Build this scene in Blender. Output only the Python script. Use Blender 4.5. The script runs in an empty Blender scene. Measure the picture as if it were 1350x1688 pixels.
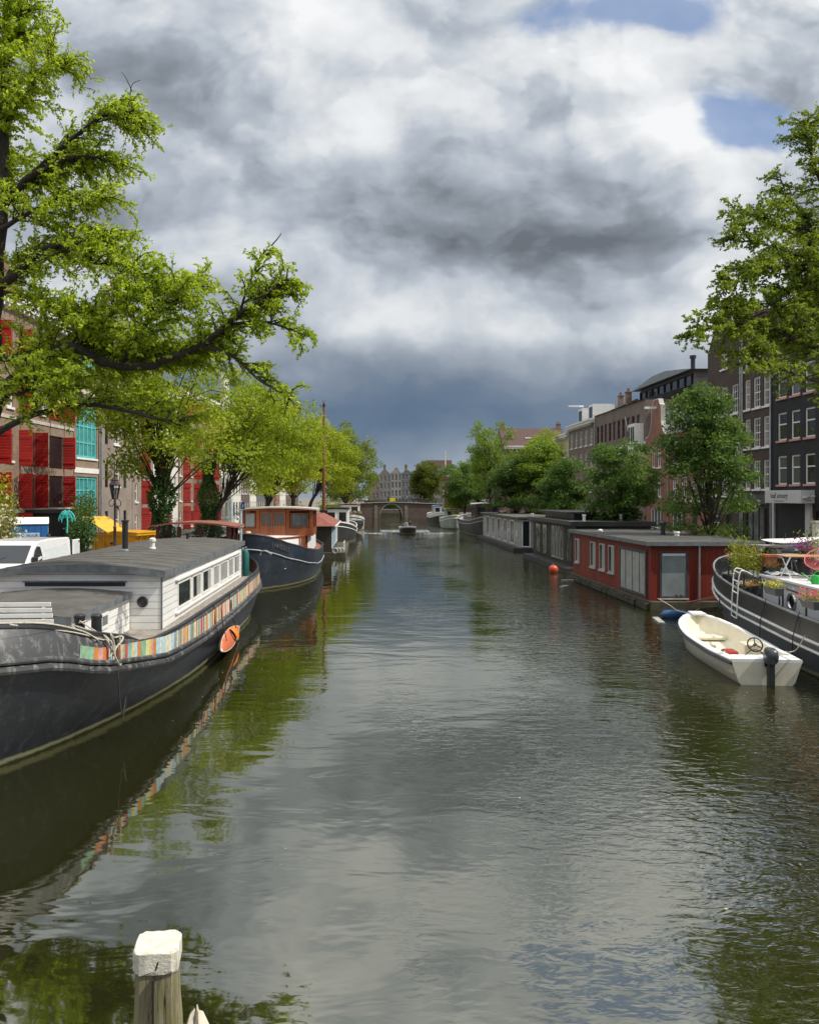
import bpy, bmesh, math, random
import numpy as np
from mathutils import Vector, Matrix
R = math.radians
C = bpy.context.scene.collection
SC = bpy.context.scene

# ------------------------------------------------------------------ camera, sky, sun
EYE = Vector((0, 0, 5.0))
VPX, VPY, FPX = 600.0, 818.0, 1350.0          # vanishing point of the canal and focal length, in the photo's pixels
cam_d = bpy.data.cameras.new('camera')
cam_d.sensor_width = 36; cam_d.lens = 36 * FPX / 1688
cam_d.clip_start = .1; cam_d.clip_end = 4000
cam = bpy.data.objects.new('camera', cam_d); C.objects.link(cam)
cam.location = EYE; cam.rotation_euler = (R(90), 0, 0)
cam_d.shift_x = (675 - VPX) / 1688; cam_d.shift_y = -(844 - VPY) / 1688
SC.camera = cam
SC.view_settings.view_transform = 'Standard'; SC.view_settings.look = 'None'
SC.view_settings.exposure = 0.0; SC.view_settings.gamma = 1.0
SC.cycles.max_bounces = 7; SC.cycles.diffuse_bounces = 3; SC.cycles.glossy_bounces = 4
SC.cycles.transmission_bounces = 4; SC.cycles.transparent_max_bounces = 8
SC.cycles.caustics_reflective = False; SC.cycles.caustics_refractive = False
SC.cycles.sample_clamp_indirect = 6.0

def ray(px, py):
    """direction of a sight line through photo position (px, py): used only to survey where things stand"""
    return Vector(((px - VPX) / FPX, 1, (VPY - py) / FPX))
def at(px, py, Y):
    d = ray(px, py); return EYE + d * (Y / d.y)
def atz(px, py, z):
    d = ray(px, py); return EYE + d * ((z - EYE.z) / d.z)

SUN_EL, SUN_AZ = R(51), R(105)          # azimuth from +Y towards +X
sun_dir = Vector((math.sin(SUN_AZ) * math.cos(SUN_EL), math.cos(SUN_AZ) * math.cos(SUN_EL), math.sin(SUN_EL)))
sd = bpy.data.lights.new('sun', 'SUN'); sd.energy = 4.3; sd.angle = R(.53); sd.color = (1, .95, .86)
sun = bpy.data.objects.new('sun', sd); C.objects.link(sun)
sun.rotation_euler = sun_dir.to_track_quat('Z', 'Y').to_euler()

class NT:
    """tiny node-tree writer"""
    def __init__(s, tree): s.t = tree; s.n = tree.nodes; s.l = tree.links
    def node(s, typ, **kw):
        n = s.n.new(typ)
        for k, v in kw.items(): setattr(n, k, v)
        return n
    def put(s, sock, v):
        if isinstance(v, bpy.types.NodeSocket): s.l.new(v, sock)
        elif v is not None: sock.default_value = v
    def math(s, op, a, b=None, c=None, clamp=False):
        n = s.node('ShaderNodeMath', operation=op, use_clamp=clamp)
        for i, v in enumerate((a, b, c)):
            if v is not None: s.put(n.inputs[i], v)
        return n.outputs[0]
    def mix(s, f, a, b, blend='MIX'):
        n = s.node('ShaderNodeMix', data_type='RGBA', blend_type=blend)
        s.put(n.inputs[0], f)
        for i, v in ((6, a), (7, b)):
            s.put(n.inputs[i], tuple(v) + (1,) if isinstance(v, (tuple, list)) and len(v) == 3 else v)
        return n.outputs[2]
    def noise(s, vec, scale, detail=3, rough=.55, dim='3D', dist=0):
        n = s.node('ShaderNodeTexNoise', noise_dimensions=dim)
        s.put(n.inputs['Vector'], vec); n.inputs['Scale'].default_value = scale
        n.inputs['Detail'].default_value = detail; n.inputs['Roughness'].default_value = rough
        n.inputs['Distortion'].default_value = dist
        return n.outputs[0], n.outputs[1]
    def ramp(s, f, stops, interp='LINEAR'):
        n = s.node('ShaderNodeValToRGB'); n.color_ramp.interpolation = interp
        e = n.color_ramp.elements
        while len(e) < len(stops): e.new(.5)
        for el, (p, c) in zip(e, stops):
            el.position = p; el.color = tuple(c) + (1,) if len(c) == 3 else c
        s.put(n.inputs[0], f); return n.outputs[0]
    def smooth(s, v, a, b):
        n = s.node('ShaderNodeMapRange', interpolation_type='SMOOTHSTEP')
        s.put(n.inputs[0], v); n.inputs[1].default_value = a; n.inputs[2].default_value = b
        return n.outputs[0]
    def comb(s, x, y, z=0.):
        n = s.node('ShaderNodeCombineXYZ')
        for i, v in enumerate((x, y, z)): s.put(n.inputs[i], v)
        return n.outputs[0]
    def sep(s, v):
        n = s.node('ShaderNodeSeparateXYZ'); s.put(n.inputs[0], v); return n.outputs

def make_world():
    w = bpy.data.worlds.new('World'); SC.world = w; w.use_nodes = True
    nt = NT(w.node_tree); nt.n.clear()
    out = nt.node('ShaderNodeOutputWorld'); bg = nt.node('ShaderNodeBackground')
    bg.inputs['Strength'].default_value = .1
    nt.l.new(bg.outputs[0], out.inputs[0])
    sky = nt.node('ShaderNodeTexSky', sky_type='NISHITA'); sky.sun_disc = False
    sky.sun_elevation = SUN_EL; sky.sun_rotation = SUN_AZ; sky.altitude = 0
    d = nt.node('ShaderNodeTexCoord').outputs['Generated']
    x, y, z = nt.sep(d)
    yy = nt.math('MAXIMUM', nt.math('ABSOLUTE', y), .12)
    u = nt.math('DIVIDE', x, yy); v = nt.math('DIVIDE', z, yy)       # azimuth and height of a cloud, as slopes
    # two scales of warping so that no cloud has a plain outline
    p = nt.comb(u, nt.math('MULTIPLY', v, 1.5), 0)
    w1, w1c = nt.noise(p, 2.6, 4, .5)
    w2, w2c = nt.noise(p, 8.0, 5, .55)
    a1, a2, _ = nt.sep(w1c); b1, b2, _ = nt.sep(w2c)
    def warp(c, n1, n2, k1, k2):
        c = nt.math('MULTIPLY_ADD', nt.math('SUBTRACT', n1, .5), k1, c)
        return nt.math('MULTIPLY_ADD', nt.math('SUBTRACT', n2, .5), k2, c)
    U = warp(u, a1, b1, .16, .045); V = warp(v, a2, b2, .12, .04)
    def billow(du, dv, sc_, seed, sm=.35):      # heaped cauliflower forms
        q = nt.comb(nt.math('ADD', warp(u, a1, b1, .10, .02), du), nt.math('MULTIPLY', nt.math('ADD', warp(v, a2, b2, .08, .02), dv), 1.35), seed)
        n = nt.node('ShaderNodeTexVoronoi', feature='F1', voronoi_dimensions='2D', normalize=True); nt.put(n.inputs['Vector'], q)
        n.inputs['Scale'].default_value = sc_; n.inputs['Detail'].default_value = 4; n.inputs['Roughness'].default_value = .45; n.inputs['Lacunarity'].default_value = 2.15
        return n.outputs['Distance']
    B0 = billow(0., 0., 4.2, 3.); B1 = billow(.018, .030, 4.2, 3.)
    bump = nt.math('SUBTRACT', .40, B0)           # high in the middle of each heap
    lit = nt.math('SUBTRACT', B1, B0)             # flank turned to the sun (up and to the right)
    def blob(px, py, sx, sy, amp):
        dd = ray(px, py); u0, v0 = dd.x / dd.y, dd.z / dd.y
        du = nt.math('MULTIPLY', nt.math('SUBTRACT', U, u0), FPX / sx)
        dv = nt.math('MULTIPLY', nt.math('SUBTRACT', V, v0), FPX / sy)
        r2 = nt.math('MULTIPLY_ADD', du, du, nt.math('MULTIPLY', dv, dv))
        return nt.math('MULTIPLY', nt.math('EXPONENT', nt.math('MULTIPLY', r2, -1.)), amp)
    # base brightness by height: slate near the horizon, lighter grey above
    L = nt.ramp(nt.math('MULTIPLY', V, .8), [(0, (.56,) * 3), (.032, (.46,) * 3), (.066, (.28,) * 3), (.12, (.26,) * 3), (.19, (.38,) * 3), (.28, (.41,) * 3), (.45, (.47,) * 3), (.62, (.80,) * 3), (1, (.95,) * 3)])
    for b in SKY_BLOBS: L = nt.math('ADD', L, blob(*b))
    n1, _ = nt.noise(nt.comb(U, nt.math('MULTIPLY', V, 1.5), .3), 4.2, 7, .5)
    n2, _ = nt.noise(nt.comb(u, nt.math('MULTIPLY', v, 3.4), 4.), 3.2, 6, .55)
    hi = nt.smooth(V, .07, .26)                    # heaps overhead, flat layers near the horizon
    L = nt.math('MULTIPLY_ADD', nt.math('SUBTRACT', n1, .5), .46, L)
    L = nt.math('MULTIPLY_ADD', nt.math('SUBTRACT', n2, .5), nt.math('MULTIPLY_ADD', hi, -.12, .30), L)
    L = nt.math('MULTIPLY_ADD', bump, nt.math('MULTIPLY', hi, .55), L)
    L = nt.math('MULTIPLY_ADD', lit, nt.math('MULTIPLY', hi, 1.5), nt.math('ADD', L, -.02))
    n4, _ = nt.noise(nt.comb(U, nt.math('MULTIPLY', V, 1.4), 9.), 13., 5, .55)
    L = nt.math('MULTIPLY_ADD', nt.math('SUBTRACT', n4, .5), .16, L)
    # sunlit rims where one heap stands in front of the next
    f = nt.math('MULTIPLY_ADD', bump, .55, nt.math('MULTIPLY_ADD', nt.math('SUBTRACT', n4, .5), .22, n1))
    for lo, wd, k in ((.38, .22, .13), (.50, .21, .16), (.61, .20, .13)):
        rimk = nt.math('MULTIPLY', nt.smooth(f, lo, lo + .075), nt.math('SUBTRACT', 1., nt.smooth(f, lo + .06, lo + wd)))
        L = nt.math('MULTIPLY_ADD', rimk, nt.math('MULTIPLY', hi, k), L)
    L = nt.math('MULTIPLY_ADD', nt.math('SUBTRACT', L, .52), .78, .52)
    low = nt.ramp(L, [(0, (.085, .14, .215)), (.2, (.13, .19, .28)), (.36, (.20, .26, .345)), (.55, (.34, .39, .45)), (.75, (.55, .60, .65)), (1, (.8, .83, .86))])
    high = nt.ramp(L, [(0, (.15, .172, .20)), (.20, (.245, .275, .32)), (.36, (.34, .38, .44)), (.50, (.44, .485, .555)), (.64, (.58, .625, .68)), (.80, (.76, .785, .81)), (1, (.92, .935, .95))])
    cloud = nt.mix(nt.smooth(V, .10, .24), low, high)
    zen = nt.math('MULTIPLY_ADD', nt.smooth(z, .55, .9), 5., 10.)      # the deck glows towards the hidden sun
    cl10 = nt.mix(1., cloud, nt.comb(zen, zen, zen), 'MULTIPLY')
    # holes of blue sky, with torn rims
    B = 0.
    for b in SKY_HOLES: B = nt.math('ADD', B, blob(*b))
    near = nt.smooth(B, .12, .5)
    B = nt.math('MULTIPLY_ADD', bump, -1.7, nt.math('MULTIPLY_ADD', nt.math('SUBTRACT', n4, .5), -1.2, B)); B = nt.math('MULTIPLY_ADD', nt.math('SUBTRACT', n1, .5), -2.0, B)
    hole = nt.math('MULTIPLY', nt.math('MULTIPLY', nt.smooth(B, .12, .95), near), .8)
    skyc = nt.mix(1., sky.outputs[0], (1.0, 1.12, 1.3), 'MULTIPLY')
    # (thin white veil keeps the blue pale)
    skyc = nt.mix(.7, skyc, (2.3, 3.5, 6.0))
    nt.l.new(nt.mix(hole, cl10, skyc), bg.inputs['Color'])
    w.cycles.sampling_method = 'MANUAL'; w.cycles.sample_map_resolution = 512

SKY_BLOBS = [  # (place, extent, brightness) of the lit tops and grey undersides of the cloud deck
    (470, 75, 90, 90, .28), (560, 30, 80, 60, .10), (250, 110, 190, 100, -.05), (620, 190, 80, 110, .16), (370, 40, 60, 50, -.06),
    (960, 120, 120, 100, .30), (1090, 180, 100, 100, .26), (1060, 270, 110, 80, .20), (820, 60, 140, 70, .18), (740, 130, 80, 70, .06),
    (850, 320, 220, 80, -.25), (740, 400, 210, 65, -.30), (1000, 420, 150, 55, -.28), (680, 300, 90, 70, -.10), (830, 240, 120, 60, -.06),
    (300, 330, 160, 90, -.12), (510, 300, 60, 90, .10), (400, 250, 150, 60, -.06), (320, 440, 140, 40, .30), (1180, 330, 80, 110, .26),
    (1210, 480, 120, 110, .20), (1000, 535, 220, 45, .18), (700, 535, 150, 32, .18), (560, 545, 80, 45, .18),
    (1110, 600, 150, 50, .22), (1240, 90, 80, 80, .02), (1330, 60, 60, 120, .04), (100, 60, 120, 120, -.02), (620, 680, 240, 40, -.12), (860, 640, 300, 50, -.14)]
SKY_HOLES = [(1010, 8, 160, 50, 1.3), (1130, 14, 90, 38, 1.0), (1225, 218, 95, 50, 1.25), (1165, 195, 55, 50, .8), (1200, 140, 60, 40, .3)]
make_world()

# ------------------------------------------------------------------ materials
MATS = {}
def newmat(name):
    m = bpy.data.materials.new(name); m.use_nodes = True
    nt = NT(m.node_tree); bs = nt.n['Principled BSDF']
    MATS[name] = m
    return m, nt, bs
def sc(c, k): return tuple(min(1, x * k) for x in c)

def M(name, col, rough=.6, metal=0., var=.18, scale=2.5, bump=0., bscale=25, stretch=(1, 1, 1), spec=.5, dirt=None, dirt_amt=.5, coat=0.):
    """plain surface: colour wandering between two tones, optional dirt of its own colour, fine bump"""
    if name in MATS: return MATS[name]
    m, nt, bs = newmat(name)
    pos = nt.node('ShaderNodeNewGeometry').outputs['Position']
    mp = nt.node('ShaderNodeMapping'); nt.put(mp.inputs[0], pos); mp.inputs['Scale'].default_value = stretch
    f, _ = nt.noise(mp.outputs[0], scale, 5, .6)
    c = nt.mix(nt.smooth(f, .3, .7), sc(col, 1 - var), sc(col, 1 + var))
    if dirt:
        g, _ = nt.noise(mp.outputs[0], scale * 2.3, 6, .68, dist=.6)
        c = nt.mix(nt.math('MULTIPLY', nt.smooth(g, .52, .72), dirt_amt), c, dirt)
    nt.put(bs.inputs['Base Color'], c)
    h, _ = nt.noise(pos, bscale, 4, .6)
    nt.put(bs.inputs['Roughness'], nt.math('MULTIPLY_ADD', nt.math('SUBTRACT', h, .5), .25, rough, clamp=True))
    bs.inputs['Metallic'].default_value = metal; bs.inputs['Specular IOR Level'].default_value = spec
    bs.inputs['Coat Weight'].default_value = coat
    if bump:
        b = nt.node('ShaderNodeBump'); b.inputs['Distance'].default_value = bump; nt.put(b.inputs['Height'], h)
        nt.l.new(b.outputs[0], bs.inputs['Normal'])
    return m

def axis_coord(nt, axis):
    o = nt.sep(nt.node('ShaderNodeTexCoord').outputs['Object'])
    return o[2] if axis == 'z' else (nt.math('ADD', o[0], o[1]) if axis == 'h' else o['xyz'.index(axis)]), o

def boards(name, col, w, axis, groove=.014, var=.14, rough=.6, dark=.25, spec=.4, dirt=None, dirt_amt=.5):
    """boards, slats or tiles in rows: every row its own tone, a dark open joint between"""
    if name in MATS: return MATS[name]
    m, nt, bs = newmat(name)
    t, o = axis_coord(nt, axis)
    q = nt.math('DIVIDE', t, w); fl = nt.math('FLOOR', q); fr = nt.math('SUBTRACT', q, fl)
    wn = nt.node('ShaderNodeTexWhiteNoise', noise_dimensions='1D'); nt.put(wn.inputs['W'], fl)
    pos = nt.node('ShaderNodeNewGeometry').outputs['Position']
    mp = nt.node('ShaderNodeMapping'); nt.put(mp.inputs[0], pos)
    mp.inputs['Scale'].default_value = (1, 1, 7) if axis == 'z' else (7, 7, .8)
    n, _ = nt.noise(mp.outputs[0], 2.2, 5, .65)
    c = nt.mix(wn.outputs[0], sc(col, 1 - var), sc(col, 1 + var))
    c = nt.mix(nt.math('MULTIPLY', nt.smooth(n, .45, .75), .35), c, sc(col, .6) if not dirt else dirt)
    if dirt:
        g, _ = nt.noise(pos, 1.7, 6, .7)
        c = nt.mix(nt.math('MULTIPLY', nt.smooth(g, .5, .7), dirt_amt), c, dirt)
    j = nt.math('LESS_THAN', fr, groove / w)
    c = nt.mix(j, c, sc(col, dark))
    nt.put(bs.inputs['Base Color'], c)
    bs.inputs['Roughness'].default_value = rough; bs.inputs['Specular IOR Level'].default_value = spec
    prof = nt.math('SUBTRACT', nt.math('MULTIPLY_ADD', n, .15, nt.math('MULTIPLY', fr, .3)), nt.math('MULTIPLY', j, 1.))
    b = nt.node('ShaderNodeBump'); b.inputs['Distance'].default_value = .012; nt.put(b.inputs['Height'], prof)
    nt.l.new(b.outputs[0], bs.inputs['Normal'])
    return m

def brick(name, c1, c2, mortar=(.30, .27, .23), k=1.0):
    if name in MATS: return MATS[name]
    m, nt, bs = newmat(name)
    t, o = axis_coord(nt, 'h')
    b = nt.node('ShaderNodeTexBrick')
    nt.put(b.inputs['Vector'], nt.comb(t, o[2]))
    b.inputs['Scale'].default_value = 1; b.inputs['Brick Width'].default_value = .23 * k; b.inputs['Row Height'].default_value = .075 * k
    b.inputs['Mortar Size'].default_value = .009 * k; b.inputs['Mortar Smooth'].default_value = .3; b.inputs['Bias'].default_value = 0
    for i, c in (('Color1', c1), ('Color2', c2), ('Mortar', mortar)): b.inputs[i].default_value = c + (1,)
    pos = nt.node('ShaderNodeNewGeometry').outputs['Position']
    n, _ = nt.noise(pos, .55, 6, .65); n2, _ = nt.noise(pos, 5, 4, .7)
    c = nt.mix(nt.math('MULTIPLY', nt.smooth(n, .35, .75), .55), b.outputs['Color'], sc(c1, .62))
    c = nt.mix(nt.math('MULTIPLY', nt.smooth(n2, .5, .75), .35), c, sc(c2, 1.35))
    nt.put(bs.inputs['Base Color'], c); bs.inputs['Roughness'].default_value = .85
    bp = nt.node('ShaderNodeBump'); bp.inputs['Distance'].default_value = .006; nt.put(bp.inputs['Height'], nt.math('SUBTRACT', 1., b.outputs['Fac']))
    nt.l.new(bp.outputs[0], bs.inputs['Normal'])
    return m

def tiles(name, col, tw=.24, th=.33):
    """pantiles: humps across, steps down the slope"""
    if name in MATS: return MATS[name]
    m, nt, bs = newmat(name)
    o = nt.sep(nt.node('ShaderNodeTexCoord').outputs['Object'])
    h = nt.math('ADD', o[0], nt.math('MULTIPLY', o[1], .0)); s = o[2]
    wv = nt.math('SINE', nt.math('MULTIPLY', h, 6.283 / tw)); wy = nt.math('SINE', nt.math('MULTIPLY', o[1], 6.283 / tw))
    st = nt.math('FRACT', nt.math('DIVIDE', s, th * .7))
    pos = nt.node('ShaderNodeNewGeometry').outputs['Position']
    n, _ = nt.noise(pos, 3.5, 5, .7)
    c = nt.mix(n, sc(col, .6), sc(col, 1.45))
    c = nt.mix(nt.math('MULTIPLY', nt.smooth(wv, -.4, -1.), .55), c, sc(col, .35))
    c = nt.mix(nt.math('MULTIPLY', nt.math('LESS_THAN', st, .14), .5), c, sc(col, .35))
    nt.put(bs.inputs['Base Color'], c); bs.inputs['Roughness'].default_value = .6
    b = nt.node('ShaderNodeBump'); b.inputs['Distance'].default_value = .05
    nt.put(b.inputs['Height'], nt.math('MULTIPLY_ADD', wv, .5, st)); nt.l.new(b.outputs[0], bs.inputs['Normal'])
    return m

def leafmat(name, c1, c2, c3, trans=.45, tcol=None):
    if name in MATS: return MATS[name]
    m, nt, bs = newmat(name)
    a = nt.node('ShaderNodeAttribute', attribute_name='tint').outputs['Fac']
    pos = nt.node('ShaderNodeNewGeometry').outputs['Position']
    n, _ = nt.noise(pos, .55, 3, .6)
    f = nt.math('MULTIPLY_ADD', nt.math('SUBTRACT', n, .5), .9, a, clamp=True)
    c = nt.ramp(f, [(0, c1), (.5, c2), (1, c3)])
    nt.put(bs.inputs['Base Color'], c); bs.inputs['Roughness'].default_value = .5; bs.inputs['Specular IOR Level'].default_value = .25
    tr = nt.node('ShaderNodeBsdfTranslucent'); nt.put(tr.inputs[0], nt.mix(1., c, tcol or (1.6, 1.5, .7), 'MULTIPLY'))
    mx = nt.node('ShaderNodeMixShader'); mx.inputs[0].default_value = trans
    nt.l.new(bs.outputs[0], mx.inputs[1]); nt.l.new(tr.outputs[0], mx.inputs[2])
    nt.l.new(mx.outputs[0], nt.n['Material Output'].inputs[0])
    return m

def glassmat(name, tint=(.9, .95, .95), through=.55, col=(.02, .025, .028)):
    """window glass: a mirror at grazing sight, otherwise partly see-through, partly the dark room"""
    if name in MATS: return MATS[name]
    m, nt, bs = newmat(name)
    bs.inputs['Base Color'].default_value = col + (1,); bs.inputs['Roughness'].default_value = .06; bs.inputs['IOR'].default_value = 1.5
    pos = nt.node('ShaderNodeNewGeometry').outputs['Position']
    n, _ = nt.noise(pos, 1.1, 2, .5)
    b = nt.node('ShaderNodeBump'); b.inputs['Distance'].default_value = .02; nt.put(b.inputs['Height'], n); nt.l.new(b.outputs[0], bs.inputs['Normal'])
    if through > 0:
        tr = nt.node('ShaderNodeBsdfTransparent'); tr.inputs[0].default_value = tint + (1,)
        mx = nt.node('ShaderNodeMixShader')
        fr = nt.node('ShaderNodeFresnel'); fr.inputs[0].default_value = 1.6
        nt.put(mx.inputs[0], nt.math('SUBTRACT', through, nt.math('MULTIPLY', fr.outputs[0], through), clamp=True))
        nt.l.new(bs.outputs[0], mx.inputs[1]); nt.l.new(tr.outputs[0], mx.inputs[2])
        nt.l.new(mx.outputs[0], nt.n['Material Output'].inputs[0])
    return m

# ------------------------------------------------------------------ mesh writing
class MB:
    def __init__(s): s.v = []; s.f = []; s.mi = []; s.cur = 0
    def add(s, vs, fs):
        b = len(s.v); s.v += [tuple(v) for v in vs]
        s.f += [tuple(b + i for i in f) for f in fs]; s.mi += [s.cur] * len(fs); return s
    def face(s, *pts): return s.add(pts, [tuple(range(len(pts)))])
    def box(s, x0, x1, y0, y1, z0, z1, M=None):
        v = [(x, y, z) for z in (z0, z1) for y in (y0, y1) for x in (x0, x1)]
        if M is not None: v = [M @ Vector(p) for p in v]
        return s.add(v, [(0, 2, 3, 1), (4, 5, 7, 6), (0, 1, 5, 4), (2, 6, 7, 3), (0, 4, 6, 2), (1, 3, 7, 5)])
    def prism(s, poly, a, b, axis='y'):
        """poly in the plane across the axis: axis y -> (x, z), axis x -> (y, z), axis z -> (x, y)"""
        def P(p, t): return (p[0], t, p[1]) if axis == 'y' else ((t, p[0], p[1]) if axis == 'x' else (p[0], p[1], t))
        n = len(poly); v = [P(p, a) for p in poly] + [P(p, b) for p in poly]
        f = [tuple(range(n))[::-1], tuple(range(n, 2 * n))] + [(i, (i + 1) % n, n + (i + 1) % n, n + i) for i in range(n)]
        return s.add(v, f)
    def tube(s, pts, r, n=8, cap=True, closed=False):
        pts = [Vector(p) for p in pts]; m = len(pts)
        rs = r if isinstance(r, (list, tuple)) else [r] * m
        v = []; up = None
        for i, p in enumerate(pts):
            t = (pts[(i + 1) % m] - pts[i - 1]) if closed else (pts[min(i + 1, m - 1)] - pts[max(i - 1, 0)])
            t = t.normalized() if t.length > 1e-9 else Vector((0, 0, 1))
            if up is None: up = t.orthogonal().normalized()
            up = (up - t * up.dot(t)); up = up.normalized() if up.length > 1e-6 else t.orthogonal().normalized()
            w = t.cross(up)
            v += [p + (up * math.cos(2 * math.pi * k / n) + w * math.sin(2 * math.pi * k / n)) * rs[i] for k in range(n)]
        f = []
        for i in range(m if closed else m - 1):
            a, b = i * n, ((i + 1) % m) * n
            f += [(a + k, a + (k + 1) % n, b + (k + 1) % n, b + k) for k in range(n)]
        if cap and not closed: f += [tuple(range(n))[::-1], tuple(range((m - 1) * n, m * n))]
        return s.add(v, f)
    def lathe(s, prof, c=(0, 0, 0), n=20, M=None):
        """profile of (radius, z) turned about the upright through c"""
        v = []; c = Vector(c)
        for r_, z in prof: v += [Vector((r_ * math.cos(2 * math.pi * k / n), r_ * math.sin(2 * math.pi * k / n), z)) for k in range(n)]
        if M is not None: v = [M @ p for p in v]
        v = [p + c for p in v]
        f = [(i * n + k, i * n + (k + 1) % n, (i + 1) * n + (k + 1) % n, (i + 1) * n + k) for i in range(len(prof) - 1) for k in range(n)]
        f += [tuple(range(n))[::-1], tuple(range((len(prof) - 1) * n, len(prof) * n))]
        return s.add(v, f)
    def grid(s, rows, closed=False):
        n = len(rows[0]); v = [p for r_ in rows for p in r_]
        f = [(i * n + k, i * n + (k + 1) % n, (i + 1) * n + (k + 1) % n, (i + 1) * n + k) for i in range(len(rows) - 1) for k in range(n if closed else n - 1)]
        return s.add(v, f)
    def sphere(s, c, r, n=14, sq=(1, 1, 1)):
        prof = [(r * math.sin(math.pi * i / (n // 2)) + 1e-4, -r * math.cos(math.pi * i / (n // 2))) for i in range(n // 2 + 1)]
        return s.lathe(prof, c, n, Matrix.Diagonal(sq))
    def ring(s, c, R_, r_, n=28, m=8, Mx=None):
        Mx = Mx or Matrix.Identity(3)
        return s.tube([Vector(c) + Mx @ Vector((R_ * math.cos(2 * math.pi * k / n), 0, R_ * math.sin(2 * math.pi * k / n))) for k in range(n)], r_, m, closed=True)
    def mesh(s, name, mats, smooth=False, recalc=True):
        me = bpy.data.meshes.new(name); me.from_pydata(s.v, [], s.f)
        for m in (mats if isinstance(mats, (list, tuple)) else [mats]): me.materials.append(m)
        if max(s.mi, default=0): me.polygons.foreach_set('material_index', s.mi)
        if recalc:
            bm = bmesh.new(); bm.from_mesh(me); bmesh.ops.recalc_face_normals(bm, faces=bm.faces); bm.to_mesh(me); bm.free()
        if smooth:
            me.polygons.foreach_set('use_smooth', [True] * len(me.polygons))
            me.set_sharp_from_angle(angle=R(smooth if smooth is not True else 40))
        me.update(); return me

def link(name, me, parent=None, loc=(0, 0, 0), rot=(0, 0, 0), label=None):
    o = bpy.data.objects.new(name, me); C.objects.link(o); o.location = loc; o.rotation_euler = rot
    if parent is not None: o.parent = parent
    if label: o['label'] = label
    return o
def part(name, mb, mats, parent=None, smooth=False, bevel=0, label=None, loc=(0, 0, 0), rot=(0, 0, 0), recalc=True):
    o = link(name, mb.mesh(name, mats, smooth, recalc), parent, loc, rot, label)
    if bevel:
        b = o.modifiers.new('bevel', 'BEVEL'); b.width = bevel; b.segments = 2; b.limit_method = 'ANGLE'; b.angle_limit = R(40)
        b.harden_normals = False
    return o
def tag(o, label, cat, group=None):
    o['label'] = label; o['category'] = cat
    if group: o['group'] = group
    return o
def thing(name, label, cat, loc=(0, 0, 0), rz=0, group=None):
    o = bpy.data.objects.new(name, None); C.objects.link(o); o.location = loc; o.rotation_euler = (0, 0, rz)
    o.empty_display_size = .3
    return tag(o, label, cat, group)
def setting(name, mb, mat, kind='structure', smooth=False, recalc=True):
    o = part(name, mb, mat, smooth=smooth, recalc=recalc); o['kind'] = kind; return o
def dup(root, loc, rz=None, label=None, scale=None):
    """a copy of a thing with copies of its parts and sub-parts (they share mesh data)"""
    r = root.copy(); C.objects.link(r); r.location = loc
    if rz is not None: r.rotation_euler = (0, 0, rz)
    if scale is not None: r.scale = scale if isinstance(scale, (tuple, list)) else (scale,) * 3
    if label: r['label'] = label
    def kids(a, b):
        for ch in list(a.children):
            if ch.get('copied'): continue
            c = ch.copy(); C.objects.link(c); c.parent = b; kids(ch, c)
    kids(root, r); return r
def lerp(a, b, t): return a + (b - a) * t
def pw(pts):
    """piecewise-linear function from (x, y) pairs"""
    xs = [p[0] for p in pts]; ys = [p[1] for p in pts]
    return lambda s: float(np.interp(s, xs, ys))
def text(body, size, parent, loc, rot, mat, name='lettering', extrude=.004, align='CENTER'):
    cu = bpy.data.curves.new(name, 'FONT'); cu.body = body; cu.size = size; cu.extrude = extrude; cu.align_x = align; cu.align_y = 'CENTER'
    o = bpy.data.objects.new(name, cu); C.objects.link(o)
    me = bpy.data.meshes.new_from_object(o.evaluated_get(bpy.context.evaluated_depsgraph_get())); me.name = name
    bpy.data.objects.remove(o); bpy.data.curves.remove(cu); me.materials.clear(); me.materials.append(mat)
    return link(name, me, parent, loc, rot)

# shared paints
WHITE = M('white_paint', (.78, .77, .74), .45, var=.05, dirt=(.45, .43, .38), dirt_amt=.35)
CLEANW = M('clean_white_paint', (.82, .82, .81), .35, var=.03)
BLACK = M('black_paint', (.018, .019, .021), .4, var=.3)
DARKIRON = M('dark_iron', (.03, .03, .032), .5, metal=.3, var=.3)
STEEL = M('galvanised_steel', (.42, .45, .47), .4, metal=.7, var=.15)
WINW = M('window_white', (.74, .73, .69), .5, var=.06)
PANE = glassmat('house_pane', through=0)
PANE2 = glassmat('house_pane_pale', through=0, col=(.10, .11, .11))
CABGLASS = glassmat('cabin_glass', through=.8)
PALE_PANE = M('pale_reflection_pane', (.26, .30, .30), .12, var=.12, scale=1.2, spec=.7)  # paleness of curtains and reflections put into the pane's colour
ROOM = M('room_dark', (.02, .02, .02), .9)
TAR = M('tar_paper', (.085, .08, .072), .8, var=.22, scale=1.2, bump=.01, dirt=(.17, .155, .13), dirt_amt=.5)
LEAD = M('lead_flashing', (.16, .175, .185), .55, metal=.2, var=.25, scale=4)
STONE = M('pale_stone', (.46, .44, .39), .8, var=.15, bump=.01)
ROPE = M('weathered_rope', (.46, .42, .34), .9, var=.25, scale=20)
DARKROPE = M('dark_rope', (.03, .03, .03), .9)
TERRA = M('terracotta', (.42, .14, .07), .8, var=.15, scale=8)
RUBBER = M('rubber', (.018, .018, .018), .8)
CHROME = M('polished_metal', (.6, .6, .6), .2, metal=1., var=.05)
# ------------------------------------------------------------------ water, ground, quays, bridge
ZG = 1.45
qL = pw([(-80, -10.8), (46, -10.8), (100, -7.2), (180, -5.2), (400, -5)])
qR = pw([(-80, 17.6), (120, 17.7), (184, 18.6), (400, 19)])
fL = lambda Y: qL(Y) - 9.2           # left building line
FR = 27.0                            # right building line
YEND = 226.0

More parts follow.
